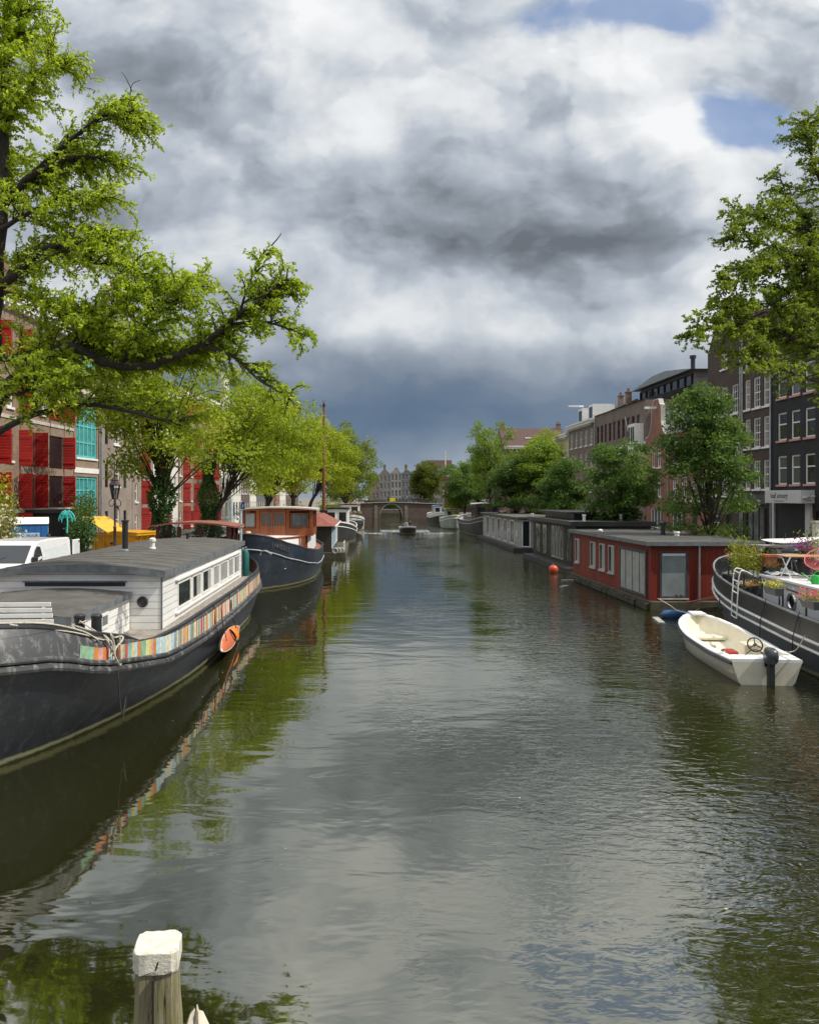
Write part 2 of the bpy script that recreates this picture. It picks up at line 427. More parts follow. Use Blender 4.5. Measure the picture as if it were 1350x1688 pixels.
def water_material():
    m, nt, bs = newmat('canal_water')
    pos = nt.node('ShaderNodeNewGeometry').outputs['Position']
    x, y, z = nt.sep(pos)
    n, _ = nt.noise(pos, .06, 4, .6); n2, _ = nt.noise(pos, .5, 4, .6)
    c = nt.mix(nt.smooth(n, .3, .7), (.014, .0145, .004), (.020, .020, .006))
    c = nt.mix(nt.math('MULTIPLY', nt.smooth(n2, .55, .8), .3), c, (.022, .021, .009))
    nt.put(bs.inputs['Base Color'], c)
    bs.inputs['Roughness'].default_value = .035; bs.inputs['Specular Tint'].default_value = (1, 1, .90, 1); bs.inputs['IOR'].default_value = 2.35
    bs.inputs['Specular IOR Level'].default_value = 1.0
    # slow swell everywhere, cat's-paws of short ripples in wind patches on the right
    sw = nt.node('ShaderNodeMapping'); nt.put(sw.inputs[0], pos); sw.inputs['Scale'].default_value = (.55, 1.0, 1)
    s1, _ = nt.noise(sw.outputs[0], .9, 3, .5, dist=.4)
    rp = nt.node('ShaderNodeMapping'); nt.put(rp.inputs[0], pos); rp.inputs['Scale'].default_value = (.75, 1.35, 1); rp.inputs['Rotation'].default_value = (0, 0, R(24))
    r1, _ = nt.noise(rp.outputs[0], 4.6, 2, .5, dist=.7)
    r2, _ = nt.noise(rp.outputs[0], 2.1, 3, .55, dist=.5)
    wind, _ = nt.noise(nt.comb(nt.math('MULTIPLY', x, 1.0), nt.math('MULTIPLY', y, .5)), .16, 3, .6)
    side = nt.math('MULTIPLY_ADD', x, .042, -.02)
    wm = nt.smooth(nt.math('ADD', wind, side), .50, .84)
    h = nt.math('MULTIPLY', s1, .32)
    h = nt.math('ADD', h, nt.math('MULTIPLY', r1, nt.math('MULTIPLY_ADD', wm, .34, .006)))
    h = nt.math('ADD', h, nt.math('MULTIPLY', r2, nt.math('MULTIPLY_ADD', wm, .28, .016)))
    b = nt.node('ShaderNodeBump'); b.inputs['Distance'].default_value = .055; b.inputs['Strength'].default_value = 1
    nt.put(b.inputs['Height'], h); nt.l.new(b.outputs[0], bs.inputs['Normal'])
    return m
mb = MB()
mb.face((-60, -70, 0), (60, -70, 0), (60, 240, 0), (-60, 240, 0))
setting('water', mb, water_material())

COBBLE = brick('street_brick', (.20, .13, .10), (.27, .19, .15), (.14, .12, .10), k=1.4)
def street_mat(name, c1, c2):
    m, nt, bs = newmat(name)
    pos = nt.node('ShaderNodeNewGeometry').outputs['Position']
    b = nt.node('ShaderNodeTexBrick'); nt.put(b.inputs['Vector'], pos); b.inputs['Scale'].default_value = 1
    b.inputs['Brick Width'].default_value = .22; b.inputs['Row Height'].default_value = .11; b.inputs['Mortar Size'].default_value = .008
    for i, c in (('Color1', c1), ('Color2', c2), ('Mortar', (.09, .08, .07))): b.inputs[i].default_value = c + (1,)
    n, _ = nt.noise(pos, .7, 6, .65)
    nt.put(bs.inputs['Base Color'], nt.mix(nt.math('MULTIPLY', nt.smooth(n, .4, .7), .5), b.outputs[0], (.17, .15, .13)))
    bs.inputs['Roughness'].default_value = .85; return m
SOIL = M('ground_soil', (.17, .155, .13), .95, var=.25, scale=.3, bump=.02)
Ys = [-70, 0, 46, 73, 100, 140, 180, YEND]
mb = MB()
mb.grid([[(-900, Y, ZG), (qL(Y), Y, ZG)] for Y in Ys])
mb.grid([[(qR(Y), Y, ZG), (900, Y, ZG)] for Y in Ys])
mb.face((-900, YEND, ZG), (900, YEND, ZG), (900, 1500, ZG), (-900, 1500, ZG))
setting('ground', mb, SOIL)
mb = MB()
mb.grid([[(fL(Y), Y, ZG + .004), (qL(Y) - .42, Y, ZG + .004)] for Y in Ys])
mb.grid([[(qR(Y) + .42, Y, ZG + .004), (FR, Y, ZG + .004)] for Y in Ys])
setting('street', mb, street_mat('street_clinkers', (.27, .19, .155), (.33, .255, .21)))
mb = MB()     # pavements against the houses, a real step
for a, b in ((lambda Y: fL(Y) - .1, lambda Y: fL(Y) + 1.7), (lambda Y: FR - 1.9, lambda Y: FR + .1)):
    mb.grid([[(a(Y), Y, ZG), (a(Y), Y, ZG + .12), (b(Y), Y, ZG + .12), (b(Y), Y, ZG)] for Y in Ys])
setting('pavement', mb, street_mat('pavement_slabs', (.30, .28, .26), (.25, .235, .215)))
# quay walls with a stone coping
def quay_mat():
    m = brick('quay_brick', (.12, .075, .055), (.17, .11, .08), (.11, .10, .085))
    nt = NT(m.node_tree); bs = nt.n['Principled BSDF']
    src = bs.inputs['Base Color'].links[0].from_socket
    pos = nt.node('ShaderNodeNewGeometry').outputs['Position']
    n, _ = nt.noise(pos, 1.2, 4, .6)
    z = nt.sep(pos)[2]
    nt.put(bs.inputs['Base Color'], nt.mix(nt.smooth(nt.math('ADD', z, n), 1.05, .6), src, (.035, .045, .015)))
    return m
mb = MB()
for q, s in ((qL, 1), (qR, -1)):
    mb.grid([[(q(Y) - .3 * s, Y, -1), (q(Y) + .02 * s, Y, -1), (q(Y) + .02 * s, Y, ZG - .12), (q(Y) - .3 * s, Y, ZG - .12)] for Y in Ys])
mb.box(-8, 22, YEND - .02, YEND + .3, -1, ZG - .12)
setting('quay', mb, quay_mat())
mb = MB()
for q, s in ((qL, 1), (qR, -1)):
    mb.grid([[(q(Y) + .09 * s, Y, ZG - .12), (q(Y) + .09 * s, Y, ZG + .13), (q(Y) - .42 * s, Y, ZG + .13), (q(Y) - .42 * s, Y, ZG - .12)] for Y in Ys])
setting('kerb', mb, STONE)

# arched brick bridge at the end of the reach
def bridge():
    Y0, Y1 = 184.0, 193.0
    t = thing('arched_bridge', 'low brick bridge with one round arch closing the far end of the canal', 'bridge', (6.1, Y0, 0))
    xa, xb = -16.0, 18.0
    deck = pw([(xa, 2.9), (-7, 3.0), (0, 3.65), (6, 3.25), (12, 2.9), (xb, 2.6)])
    deck = pw([(xa, 2.95), (-5, 3.45), (0, 3.62), (5, 3.45), (xb, 2.95)])
    xs = np.linspace(xa, xb, 18)
    RA = 2.4
    arch = [(RA * math.cos(a), .62 + 2.55 * math.sin(a)) for a in np.linspace(math.pi, 0, 15)]
    poly = [(xa, -1), (-RA, -1), *arch, (RA, -1), (xb, -1), *[(x, deck(x)) for x in xs[::-1]]]
    BB = brick('bridge_brick', (.11, .075, .062), (.16, .11, .088), (.15, .135, .115))
    part('wall', MB().prism(poly, 0, Y1 - Y0), BB, t)
    r = MB()     # stone ring round the arch
    for i in range(14):
        a0, a1 = math.pi * (1 - i / 14), math.pi * (1 - (i + 1) / 14)
        o = [(k * math.cos(a) * RA, .62 + k2 * math.sin(a)) for a, k, k2 in ((a0, 1, 2.55), (a1, 1, 2.55), (a1, 1.1, 2.83), (a0, 1.1, 2.83))]
        r.prism(o, -.07, .25)
    part('arch_ring', r, M('arch_stone', (.22, .20, .17), .85, var=.2), t)
    for x in (-3.7, 3.1):
        r = MB()
        for k in range(7):
            w = .42 if k % 2 else .3
            r.box(x + .3 - w, x + .3 + w, -.12, .2, .02 + k * .42, .40 + k * .42)
        part('quoin', r, M('arch_stone', (.22, .20, .17)), t)
    r = MB()
    for a, b in zip(xs[:-1], xs[1:]):
        r.add([(a, -.22, deck(a)), (b, -.22, deck(b)), (b, -.22, deck(b) + .16), (a, -.22, deck(a) + .16), (a, .22, deck(a)), (b, .22, deck(b)), (b, .22, deck(b) + .16), (a, .22, deck(a) + .16)],
              [(0, 1, 2, 3), (4, 7, 6, 5), (3, 2, 6, 7), (0, 4, 5, 1)])
    part('cornice', r, STONE, t)
    r = MB()
    for yy in (.1, 8.8):
        for x in np.arange(xa + .5, xb, 1.5): r.box(x - .025, x + .025, yy - .025, yy + .025, deck(x) + .1, deck(x) + 1.12)
        for h in (.6, 1.12): r.tube([(x, yy, deck(x) + h) for x in xs], .025, 5)
    part('railing', r, DARKIRON, t)
    s = MB().grid([[(a, .3, deck(a) + .01), (a, 8.7, deck(a) + .01)] for a in xs])
    part('roadway', s, SOIL, t)
    return deck, Y0
BR_DECK, BR_Y = bridge()
# ------------------------------------------------------------------ houses
_wc = {}
TPANE = M('turquoise_pane', (.07, .27, .28), .12, var=.3, scale=1.5, spec=.7)
def ring_box(mb, x0, x1, z0, z1, w, ya, yb):
    mb.box(x0, x0 + w, ya, yb, z0, z1); mb.box(x1 - w, x1, ya, yb, z0, z1)
    mb.box(x0 + w, x1 - w, ya, yb, z1 - w, z1); mb.box(x0 + w, x1 - w, ya, yb, z0, z0 + w)
def window_meshes(w, h, style, fm, wallm, sillm):
    key = (round(w, 2), round(h, 2), style, fm.name, wallm.name, sillm.name if sillm else '')
    if key in _wc: return _wc[key]
    f = MB(); ya, yb = .07, .15; fw = .10 if style != 'bars' else .16
    ring_box(f, 0, w, 0, h, fw, ya, yb)
    bw = .04
    def vbar(x, b=bw, z0=fw, z1=None): f.box(x - b / 2, x + b / 2, ya + .012, yb - .012, z0, (z1 or h) - fw)
    def hbar(z, b=bw): f.box(fw, w - fw, ya + .010, yb - .014, z - b / 2, z + b / 2)
    if style == 'sash':
        hbar(h * .5, .07)
        for i in range(1, 3 if w > .75 else 2): vbar(w * i / (3 if w > .75 else 2))
        hbar(h * .25, .03); hbar(h * .75, .03)
    elif style == 'halves': hbar(h * .58, .08)
    elif style == 'cross': vbar(w / 2, .07); hbar(h * .66, .07)
    elif style == 'bars':
        n = max(2, round(w / .75))
        for i in range(1, n): vbar(w * i / n, .13)
        for k in (.25, .52, .78): hbar(h * k, .10)
    elif style == 'shop':
        n = max(2, round(w / .9))
        for i in range(1, n): vbar(w * i / n, .08)
    if style == 'arch':     # brick shoulders rounding off the head of the opening
        f.cur = 1
        r = w / 2; n = 6
        for s in (-1, 1):
            pts = [(w / 2 + s * r * math.cos(a), h - r + r * math.sin(a)) for a in np.linspace(0, math.pi / 2, n)]
            f.prism(pts + [(w / 2 + s * r, h)], .0015, .14)
        f.cur = 0; hbar(h * .45, .05); vbar(w / 2, .05)
    if sillm is not None:
        f.cur = 2; f.box(-.09, w + .09, -.09, .1, -.13, -.002)
    me = f.mesh('window', [fm, wallm, sillm or fm])
    p = MB().face((fw * .5, .125, fw * .5), (w - fw * .5, .125, fw * .5), (w - fw * .5, .125, h - fw * .5), (fw * .5, .125, h - fw * .5))
    _wc[key] = (me, p.mesh('pane', TPANE if style == 'bars' else PANE, recalc=False), p.mesh('pane', TPANE if style == 'bars' else PANE2, recalc=False)); return _wc[key]

def wall_with_holes(mb, W, H, holes, depth=.16):
    xs = sorted({0, W, *[h[0] for h in holes], *[h[0] + h[2] for h in holes]}); xs = [x for x in xs if 0 <= x <= W]
    zs = sorted({0, H, *[h[1] for h in holes], *[h[1] + h[3] for h in holes]}); zs = [z for z in zs if 0 <= z <= H]
    for i in range(len(xs) - 1):
        for k in range(len(zs) - 1):
            cx, cz = (xs[i] + xs[i + 1]) / 2, (zs[k] + zs[k + 1]) / 2
            if any(h[0] < cx < h[0] + h[2] and h[1] < cz < h[1] + h[3] for h in holes): continue
            mb.face((xs[i], 0, zs[k]), (xs[i + 1], 0, zs[k]), (xs[i + 1], 0, zs[k + 1]), (xs[i], 0, zs[k + 1]))
    for x, z, w, h in holes:
        for a, b in (((x, z), (x + w, z)), ((x + w, z), (x + w, z + h)), ((x + w, z + h), (x, z + h)), ((x, z + h), (x, z))):
            mb.face((a[0], 0, a[1]), (b[0], 0, b[1]), (b[0], depth, b[1]), (a[0], depth, a[1]))

def gable_poly(kind, W):
    if kind == 'triangle': return [(0, 0), (W, 0), (W * .56, W * .62), (W * .44, W * .62)]
    if kind == 'spout': return [(0, 0), (W, 0), (W * .6, W * .62), (W * .6, W * .72), (W * .4, W * .72), (W * .4, W * .62)]
    if kind == 'neck':
        L = [(0, 0), (0, W * .09), (W * .14, W * .12), (W * .24, W * .24), (W * .29, W * .40), (W * .30, W * .72), (W * .36, W * .76), (W * .40, W * .86)]
        return L + [(W - x, z) for x, z in L[::-1]]
    if kind == 'bell':
        L = [(0, 0), (0, W * .12), (W * .10, W * .16), (W * .17, W * .28), (W * .22, W * .48), (W * .30, W * .60), (W * .42, W * .66)]
        return L + [(W - x, z) for x, z in L[::-1]]
    if kind == 'step':
        L = []; n = 4
        for i in range(n): L += [(W * .44 * i / n, W * .62 * i / n), (W * .44 * i / n, W * .62 * (i + 1) / n)]
        return L + [(W - x, z) for x, z in L[::-1]]

def house(label, W, H, loc, rz, wall, wins=(), D=10, gable=None, gable_m=None, roof='flat', roofm=None, cornice=None, name='canal_house', cat='house',
          group=None, shutters=(), doors=(), hoist=False, chimneys=(), bands=(), pipe=None, extra=None, roof_h=2.6, gs=1.0):
    """local x along the front, -y outward, z up; wins: (x, z, w, h, style, frame, sill) ; doors: (x, z, w, h, material)"""
    t = thing(name, label, cat, loc, rz, group)
    mb = MB(); holes = [tuple(w[:4]) for w in wins] + [tuple(d[:4]) for d in doors]
    wall_with_holes(mb, W, H, holes)
    mb.face((0, 0, 0), (0, D, 0), (0, D, H), (0, 0, H)); mb.face((W, 0, 0), (W, 0, H), (W, D, H), (W, D, 0)); mb.face((0, D, 0), (W, D, 0), (W, D, H), (0, D, H))
    mb.box(.2, W - .2, .3, .34, .05, H - .05)      # the dark of the rooms starts behind the panes
    part('wall', mb, wall, t)
    roofm = roofm or tiles('dark_pantiles', (.05, .05, .055))
    if gable:
        gp = [(x, z * gs) for x, z in gable_poly(gable, W)]; g = MB()
        part('gable', MB().prism([(x, H + z) for x, z in gp], -.02, .32), gable_m or wall, t)
        for a, b in zip(gp[:-1], gp[1:]):           # pale coping on the gable's edge
            if (a[1] < .01 and b[1] < .01): continue
            v = Vector((b[0] - a[0], b[1] - a[1])); n = Vector((-v.y, v.x)).normalized() * .11
            g.prism([(a[0], H + a[1]), (b[0], H + b[1]), (b[0] + n.x, H + b[1] + n.y), (a[0] + n.x, H + a[1] + n.y)], -.06, .36)
        part('coping', g, STONE, t)
    if roof == 'deep':        # ridge runs back from the front
        rf = part('roof', MB().prism([(0, H), (W, H), (W / 2, H + W * .5)], .33 if gable else 0, D), roofm, t)
    elif roof == 'along':     # ridge runs along the street
        rf = part('roof', MB().prism([(-.15, H + .002), (D + .1, H + .002), (D / 2, H + roof_h)], -.02, W + .02, 'x'), roofm, t)
    elif roof == 'mansard':
        rf = part('roof', MB().prism([(.0, H), (D, H), (D - 1.6, H + roof_h), (1.6, H + roof_h)], .0, W, 'x'), roofm, t)
    else:
        rf = part('roof', MB().box(-.02, W + .02, -.02, D, H + .002, H + .2), TAR, t)
    for x, y, h in chimneys:
        c = MB().box(x - .35, x + .35, y - .25, y + .25, 0, h); c.box(x - .42, x + .42, y - .32, y + .32, h, h + .12)
        for dx in (-.18, .18): c.lathe([(.11, h + .12), (.10, h + .5)], (x + dx, y, 0), 8)
        part('chimney', c, brick('chimney_brick', (.20, .10, .07), (.26, .15, .10)), rf, loc=(0, 0, H))
    if cornice:
        c = MB().box(-.05, W + .05, -.38, .05, H - .38, H - .08); c.box(-.08, W + .08, -.48, .05, H - .08, H + .14)
        for k in range(int(W / .6)): c.box(.25 + k * .6, .37 + k * .6, -.33, -.01, H - .60, H - .385)
        part('cornice', c, cornice, t)
    for z0, z1, m in bands: part('band', MB().box(-.004, W + .004, -.05, .0, z0, z1), m, t)
    for i, w in enumerate(wins):
        x, z, ww, h, st, fm, sm = w[:7]
        a, p, p2 = window_meshes(ww, h, st, fm, wall, sm)
        o = link('window', a, t, (x, 0, z)); link('pane', p2 if (i * 7 + int(W * 3)) % 5 < 2 else p, o)
    for x, z, w, h in shutters:
        s = MB().box(x - .025, x + .025, -w, -.02, z, z + h)
        for zz in (.2, .8): s.box(x - .045, x + .045, -w + .06, -.04, z + h * zz - .07, z + h * zz + .07)
        part('shutter', s, SHUTTER, t)
    for x, z, w, h, m in doors:
        d = part('door', MB().box(x, x + w, .09, .15, z, z + h), m, t)
        part('handle', MB().box(x + w - .16, x + w - .1, .03, .09, z + h * .42, z + h * .42 + .18), CHROME, d)
    if hoist: 
        hb = part('hoist_beam', MB().box(W / 2 - .12, W / 2 + .12, -1.1, .2, 0, .22), WHITE, t, loc=(0, 0, hoist))
        part('hook', MB().tube([(W / 2, -.95, 0), (W / 2, -.95, -.25), (W / 2 + .06, -.95, -.3)], .025, 5), DARKIRON, hb)
    if pipe is not None:
        part('downpipe', MB().tube([(pipe, -.09, .1), (pipe, -.09, H - .4)], .055, 8), STEEL, t)
    if extra: extra(t)
    return t

SHUTTER = boards('red_shutter_boards', (.56, .022, .016), .16, 'z', var=.12, rough=.45, spec=.5)
SHUTTER_D = boards('oxblood_door_boards', (.16, .02, .02), .14, 'h', var=.15)
GREEN_D = M('dark_green_door', (.015, .035, .025), .35); BLACK_D = M('black_door', (.014, .014, .016), .35)
TURQ = M('turquoise_paint', (.10, .46, .46), .45, var=.12)
B_BROWN = brick('brown_brick', (.235, .15, .105), (.31, .215, .155), (.30, .27, .23))
B_GREY = brick('greybrown_brick', (.24, .19, .16), (.31, .255, .215), (.33, .30, .27))
B_DARK = brick('dark_brown_brick', (.055, .036, .03), (.085, .055, .044), (.10, .085, .075))
B_BLACK = brick('black_painted_brick', (.018, .019, .023), (.026, .027, .031), (.016, .016, .018))
B_RED = brick('red_brick', (.25, .085, .05), (.32, .13, .08), (.30, .25, .21))
B_TAN = brick('taupe_brick', (.16, .115, .095), (.21, .155, .13), (.22, .19, .165))
B_OLD = brick('sooty_brick', (.10, .075, .062), (.15, .11, .09), (.17, .15, .13))
PLASTER = M('white_plaster', (.66, .65, .61), .75, var=.08, dirt=(.42, .40, .36), dirt_amt=.4)
PLASTER_Y = M('cream_plaster', (.55, .47, .30), .75, var=.1)
GREYP = M('grey_plaster', (.12, .125, .14), .7, var=.15)
T_DARK = tiles('dark_pantiles', (.05, .05, .055)); T_RED = tiles('red_pantiles', (.26, .07, .04)); T_BROWN = tiles('brown_pantiles', (.085, .034, .025))
MAROON = M('maroon_frame', (.10, .025, .025), .5)
PINK = M('pink_sill', (.50, .26, .22), .7, var=.1)

def left_place(Ya, Yb):
    a, b = Vector((fL(Ya), Ya)), Vector((fL(Yb), Yb)); d = b - a
    return (a.x, a.y, ZG), math.atan2(d.y, d.x), d.length
def warehouse(label, Ya, Yb, wall, cols, rows, roof='deep', gable='spout', sh=True, H=14.6, fm=None, extra_w=(), **kw):
    """old warehouse front: loading doors in columns with open red shutters, small windows between"""
    loc, rz, W = left_place(Ya, Yb); wins, shut, drs = [], [], []
    for c, w in cols:
        for z, h in rows:
            drs.append((c, z, w, h, BLACK_D if (int(c * 10) + int(z)) % 3 else SHUTTER_D))
            k = int(c * 13 + z * 5) % 4
            if sh and k != 1: shut.append((c - .03, z, .78, h))
            if sh and k != 3: shut.append((c + w + .03, z + (.5 if k == 2 else 0), .62 if k == 2 else .8, h * (.55 if k == 2 else 1)))
    wins += list(extra_w)
    return house(label, W, H, loc, rz, wall, wins, gable=gable, roof=roof, shutters=shut, doors=drs, name='warehouse', cat='warehouse', **kw)

# --- left side: warehouses and houses facing the sun
rowsA = [(.3, 2.3), (2.85, 2.0), (5.3, 2.05), (8.3, 2.0), (11.2, 1.9)]
WS = WHITE
def winsA(xs, w=.75, h=1.5, st='halves'): return [(x, z + .25, w, h, st, WINW, WS) for x in xs for z, _ in rowsA]
warehouse('brown brick warehouse with open red shutters beside the turquoise window bay', 40, 54.8, B_BROWN, [(6.95, 2.0), (11.0, 2.1), (2.3, 2.0)], rowsA,
          extra_w=winsA([5.4, 9.6, 13.75, .8]), gable=None, roof='along', roof_h=3.4, roofm=T_RED, chimneys=[(13.2, 4.0, 4.2)], cornice=WHITE, bands=[(2.6, 2.8, STONE), (7.9, 8.1, STONE)])
def bayfix(t): pass
loc, rz, W = left_place(54.9, 59.2)
house('narrow pinkish brick house filled by tall turquoise framed windows', W, 15.4, loc, rz, B_BROWN,
      [(.35, z, W - .8, h, 'bars', TURQ, WHITE) for z, h in ((.6, 4.3), (6.2, 4.2), (11.9, 2.9))], roof='along', roofm=T_RED, cornice=WHITE, bands=[(5.15, 5.5, WHITE), (10.6, 10.9, STONE)], pipe=W - .12, chimneys=[(2, 5, 2.6)])
loc, rz, W = left_place(59.3, 66)
rowsB = [(.7, 1.9), (4.2, 1.9), (7.4, 1.9), (10.6, 1.9)]
house('greyish brown brick house with slim arched windows behind the street lamp', W, 14.4, loc, rz, B_GREY,
      [(x, z, .62, 1.75, 'halves', BLACK, None) for x in (1.0, W - 1.9) for z, _ in rowsB] + [(W / 2 - .6, z + .1, 1.2, 2.1, 'arch', WINW, WHITE) for z, _ in rowsB],
      gable='neck', roof='deep', hoist=17.6, pipe=.12)
warehouse('slim greyish warehouse with one column of red shutters behind the ivy trunk', 66.1, 71.2, B_GREY, [(2.2, 1.35)], rowsA, gable='bell', extra_w=winsA([.6], .6), hoist=16.6)
loc, rz, W = left_place(71.3, 78.6)
house('pale plastered house with black door standing behind the ivy trunk', W, 12.8, loc, rz, PLASTER, [(x, z, .95, 1.8, 'sash', WINW, WHITE) for x in (.7, 2.6, 4.6, 6.0) for z in (3.6, 6.6, 9.6)],
      roof='along', cornice=WHITE, doors=[(2.6, .1, 1.1, 2.6, BLACK_D)])
warehouse('broad brown warehouse with bright red shutters beyond the ivy trunk', 78.8, 95, B_BROWN, [(1.6, 1.5), (5.4, 1.5), (9.2, 1.5), (13, 1.5)], rowsA, gable=None, roof='along', H=14,
          extra_w=winsA([.3, 4.0, 7.8, 11.6], .7), bands=[(7.7, 8.0, WHITE)], cornice=WHITE)
hs = [('white plastered house with dark doors past the red shuttered warehouse', 95.2, 102, PLASTER, 'neck', WINW), ('tall white house with narrow black windows behind the leaning trunk', 102.2, 108, PLASTER, 'bell', BLACK),
      ('sooty brick house next to the white houses on the left quay', 108.2, 115, B_OLD, 'spout', WINW), ('small white fronted house between two brick houses on the left quay', 115.2, 121, PLASTER, 'neck', WINW),
      ('dark grey plastered house front seen between left quay trunks', 121.2, 130, GREYP, None, WINW), ('brown brick house with flat cornice far along the left quay', 130.2, 140, B_TAN, None, WINW),
      ('red brick step gabled house far along the left quay', 140.2, 148, B_RED, 'step', WINW), ('pale gabled house near the far bridge on the left quay', 148.2, 157, PLASTER, 'bell', WINW),
      ('brown corner house nearest the far bridge on the left quay', 157.2, 180, B_OLD, None, WINW)]
for lb, a, b, wm, g, fm in hs:
    loc, rz, W = left_place(a, b); n = max(2, int(W / 1.9))
    house(lb, W, 11.8 + (a * 7 % 5) * .5, loc, rz, wm, [((i + .5) * W / n - .5, z, 1.0, 1.8, 'sash', fm, WHITE) for i in range(n) for z in (1.0, 3.9, 6.8, 9.4)],
          gable=g, roof='deep' if g else 'along', cornice=None if g else WHITE, group='gabled houses along the left quay')

# --- right side, in shade: local x runs towards the camera
def right_house(label, Ya, Yb, H, wall, wins, x=FR, **kw):
    return house(label, Yb - Ya, H, (x, Yb, ZG), R(-90), wall, wins, **kw)
def rx(px, Yb): return Yb - FR * 1350 / (px - 600)      # how far along a right-hand front a sight line lands
def shop(t):
    s = part('shop_sign', MB().box(.9, 5.3, -.85, -.01, 3.12, 3.92), M('sign_grey', (.55, .56, .56), .5, var=.05), t, bevel=.01)
    ink = M('sign_ink', (.05, .04, .045), .6); faint = M('sign_ink_pale', (.25, .24, .24), .6)
    text('leaf amoey', .50, s, (2.75, -.856, 3.58), (R(90), 0, 0), ink); text('coffee & lunchroom', .15, s, (2.75, -.856, 3.26), (R(90), 0, 0), faint)
    text('leaf', .26, s, (5.306, -.43, 3.55), (R(90), 0, R(90)), ink); text('amoey', .16, s, (5.306, -.43, 3.32), (R(90), 0, R(90)), faint)
    part('roller_shutter', MB().box(.95, 4.5, -.03, -.012, .1, 3.1), boards('roller_slats', (.035, .038, .045), .09, 'z', var=.08, rough=.4, dark=.3), t)
    part('pilaster', MB().box(4.5, 5.05, -.16, -.002, .1, 3.115), M('sign_grey', (.55, .56, .56)), t)
    part('pilaster', MB().box(.35, .62, -.12, -.002, .1, 3.115), M('sign_grey', (.55, .56, .56)), t)
    l = MB(); l.tube([(5.4, -.02, 3.55), (5.4, -.55, 3.55)], .03, 6); l.box(5.33, 5.47, -.75, -.5, 3.45, 3.6); part('wall_lamp', l, WHITE, t)
Yb = 54.4
wb = []
for px0, px1 in ((1281, 1296), (1303, 1318), (1326, 1343)):
    x0, x1 = rx(px0, Yb), rx(px1, Yb)
    for z, h in ((4.3, 1.85), (7.15, 1.8), (9.9, 1.85)): wb.append((x0, z, x1 - x0, h, 'halves', WINW, PINK))
right_house('black painted brick house above the grey shop sign and roller shutter', 46, Yb, 14.6, B_BLACK, wb + [(6.9, z, 1.0, 1.85, 'halves', WINW, PINK) for z in (4.3, 7.15, 9.9)],
            doors=[(5.4, .15, .95, 2.5, BLACK_D), (6.9, .15, 1.0, 2.4, PLASTER)], roof='along', cornice=BLACK, extra=shop, pipe=.1)
Yb = 58.5
wb = []
for px0, px1 in ((1227, 1236), (1241, 1253), (1257.5, 1268.5)):
    x0, x1 = rx(px0, Yb), rx(px1, Yb)
    for z, h in ((4.05, 1.95), (6.9, 2.05), (9.65, 2.1), (12.4, 1.5)): wb.append((x0, z, x1 - x0, h, 'sash', WINW, WHITE))
def shopfront(t):
    part('fascia', MB().box(.1, 3.95, -.12, -.003, 3.0, 3.65), M('dark_fascia', (.07, .072, .075), .5), t)
right_house('dark brown brick house with a black glazed shopfront beside the shop sign', 54.5, Yb, 15.9, B_DARK, wb + [(.5, .3, 2.6, 2.6, 'shop', BLACK, None)],
            doors=[(3.2, .15, .7, 2.6, BLACK_D)], roof='along', extra=shopfront, pipe=.15, cornice=B_DARK)
Yb = 64.4
wb = [(x, z, 1.05, h, 'sash', WINW, WHITE) for x in (.8, 2.45, 4.2) for z, h in ((3.6, 2.0), (6.6, 2.1), (9.6, 2.1))] + [(2.4, 13.1, 1.1, 1.4, 'sash', WINW, WHITE)]
right_house('tall dark brown house with pointed gable behind the slim quay tree', 58.6, Yb, 13.0 + 1.6, B_DARK, wb + [(.9, .4, 1.4, 1.7, 'cross', WINW, WHITE)], gable='triangle', roof='deep', pipe=5.75, doors=[(3.3, .15, 1.0, 2.5, BLACK_D)])
Yb = 72.7
right_house('red brick house under a steep dark tiled roof', 64.5, Yb, 9.6, B_RED, [(x, z, 1.25, 2.0, 'sash', WINW, WHITE) for x in (.9, 2.9, 4.9, 6.6) for z in (6.3, 3.2)] + [(.8, .5, 3.0, 1.7, 'shop', WINW, WHITE)],
            roof='along', roof_h=3.7, cornice=WHITE, D=11, doors=[(5.2, .15, 1.1, 2.6, GREEN_D)], pipe=.1)
Yb = 78.5
right_house('narrow red brick neck gabled house with twin white windows', 72.8, Yb, 8.6, B_RED, [(x, z, .95, h, 'cross', WINW, WHITE) for x in (1.5, 3.0) for z, h in ((6.2, 2.0), (3.5, 1.9))] + [(1.2, .6, 3.2, 1.8, 'shop', WINW, WHITE)],
            gable='neck', roof='deep', hoist=11.6, gs=.78)
Yb = 96
w6 = [(.9 + i * 1.55, 9.6, .95, 2.0, 'halves', MAROON, None) for i in range(10)] + [(.9 + i * 2.3, 5.7, 1.5, 2.2, 'cross', MAROON, None) for i in range(6)] + [(.9 + i * 2.3, 2.0, 1.5, 2.0, 'cross', MAROON, None) for i in range(6)]
def bay(t):
    b = part('bay_window', MB().box(14.9, 16.9, -.9, -.004, 7.4, 10.6), WHITE, t, bevel=.02)
    p = MB()
    for x in (15.05, 15.75, 16.35): p.box(x, x + .42, -.93, -.905, 8.9, 10.3)
    part('pane', p, PANE, b)
    f = MB().tube([(13.4, -.1, 8.6), (13.4, -.7, 11.6)], .04, 6); part('flagpole', f, WHITE, t)
right_house('wide taupe brick block with maroon window frames and white bay', 78.6, Yb, 12.9, B_TAN, w6, bands=[(8.55, 8.85, WHITE)], extra=bay, roof='along', roof_h=1.8, D=12, pipe=.3, chimneys=[(3, 3, 2.4)])
Yb = 108
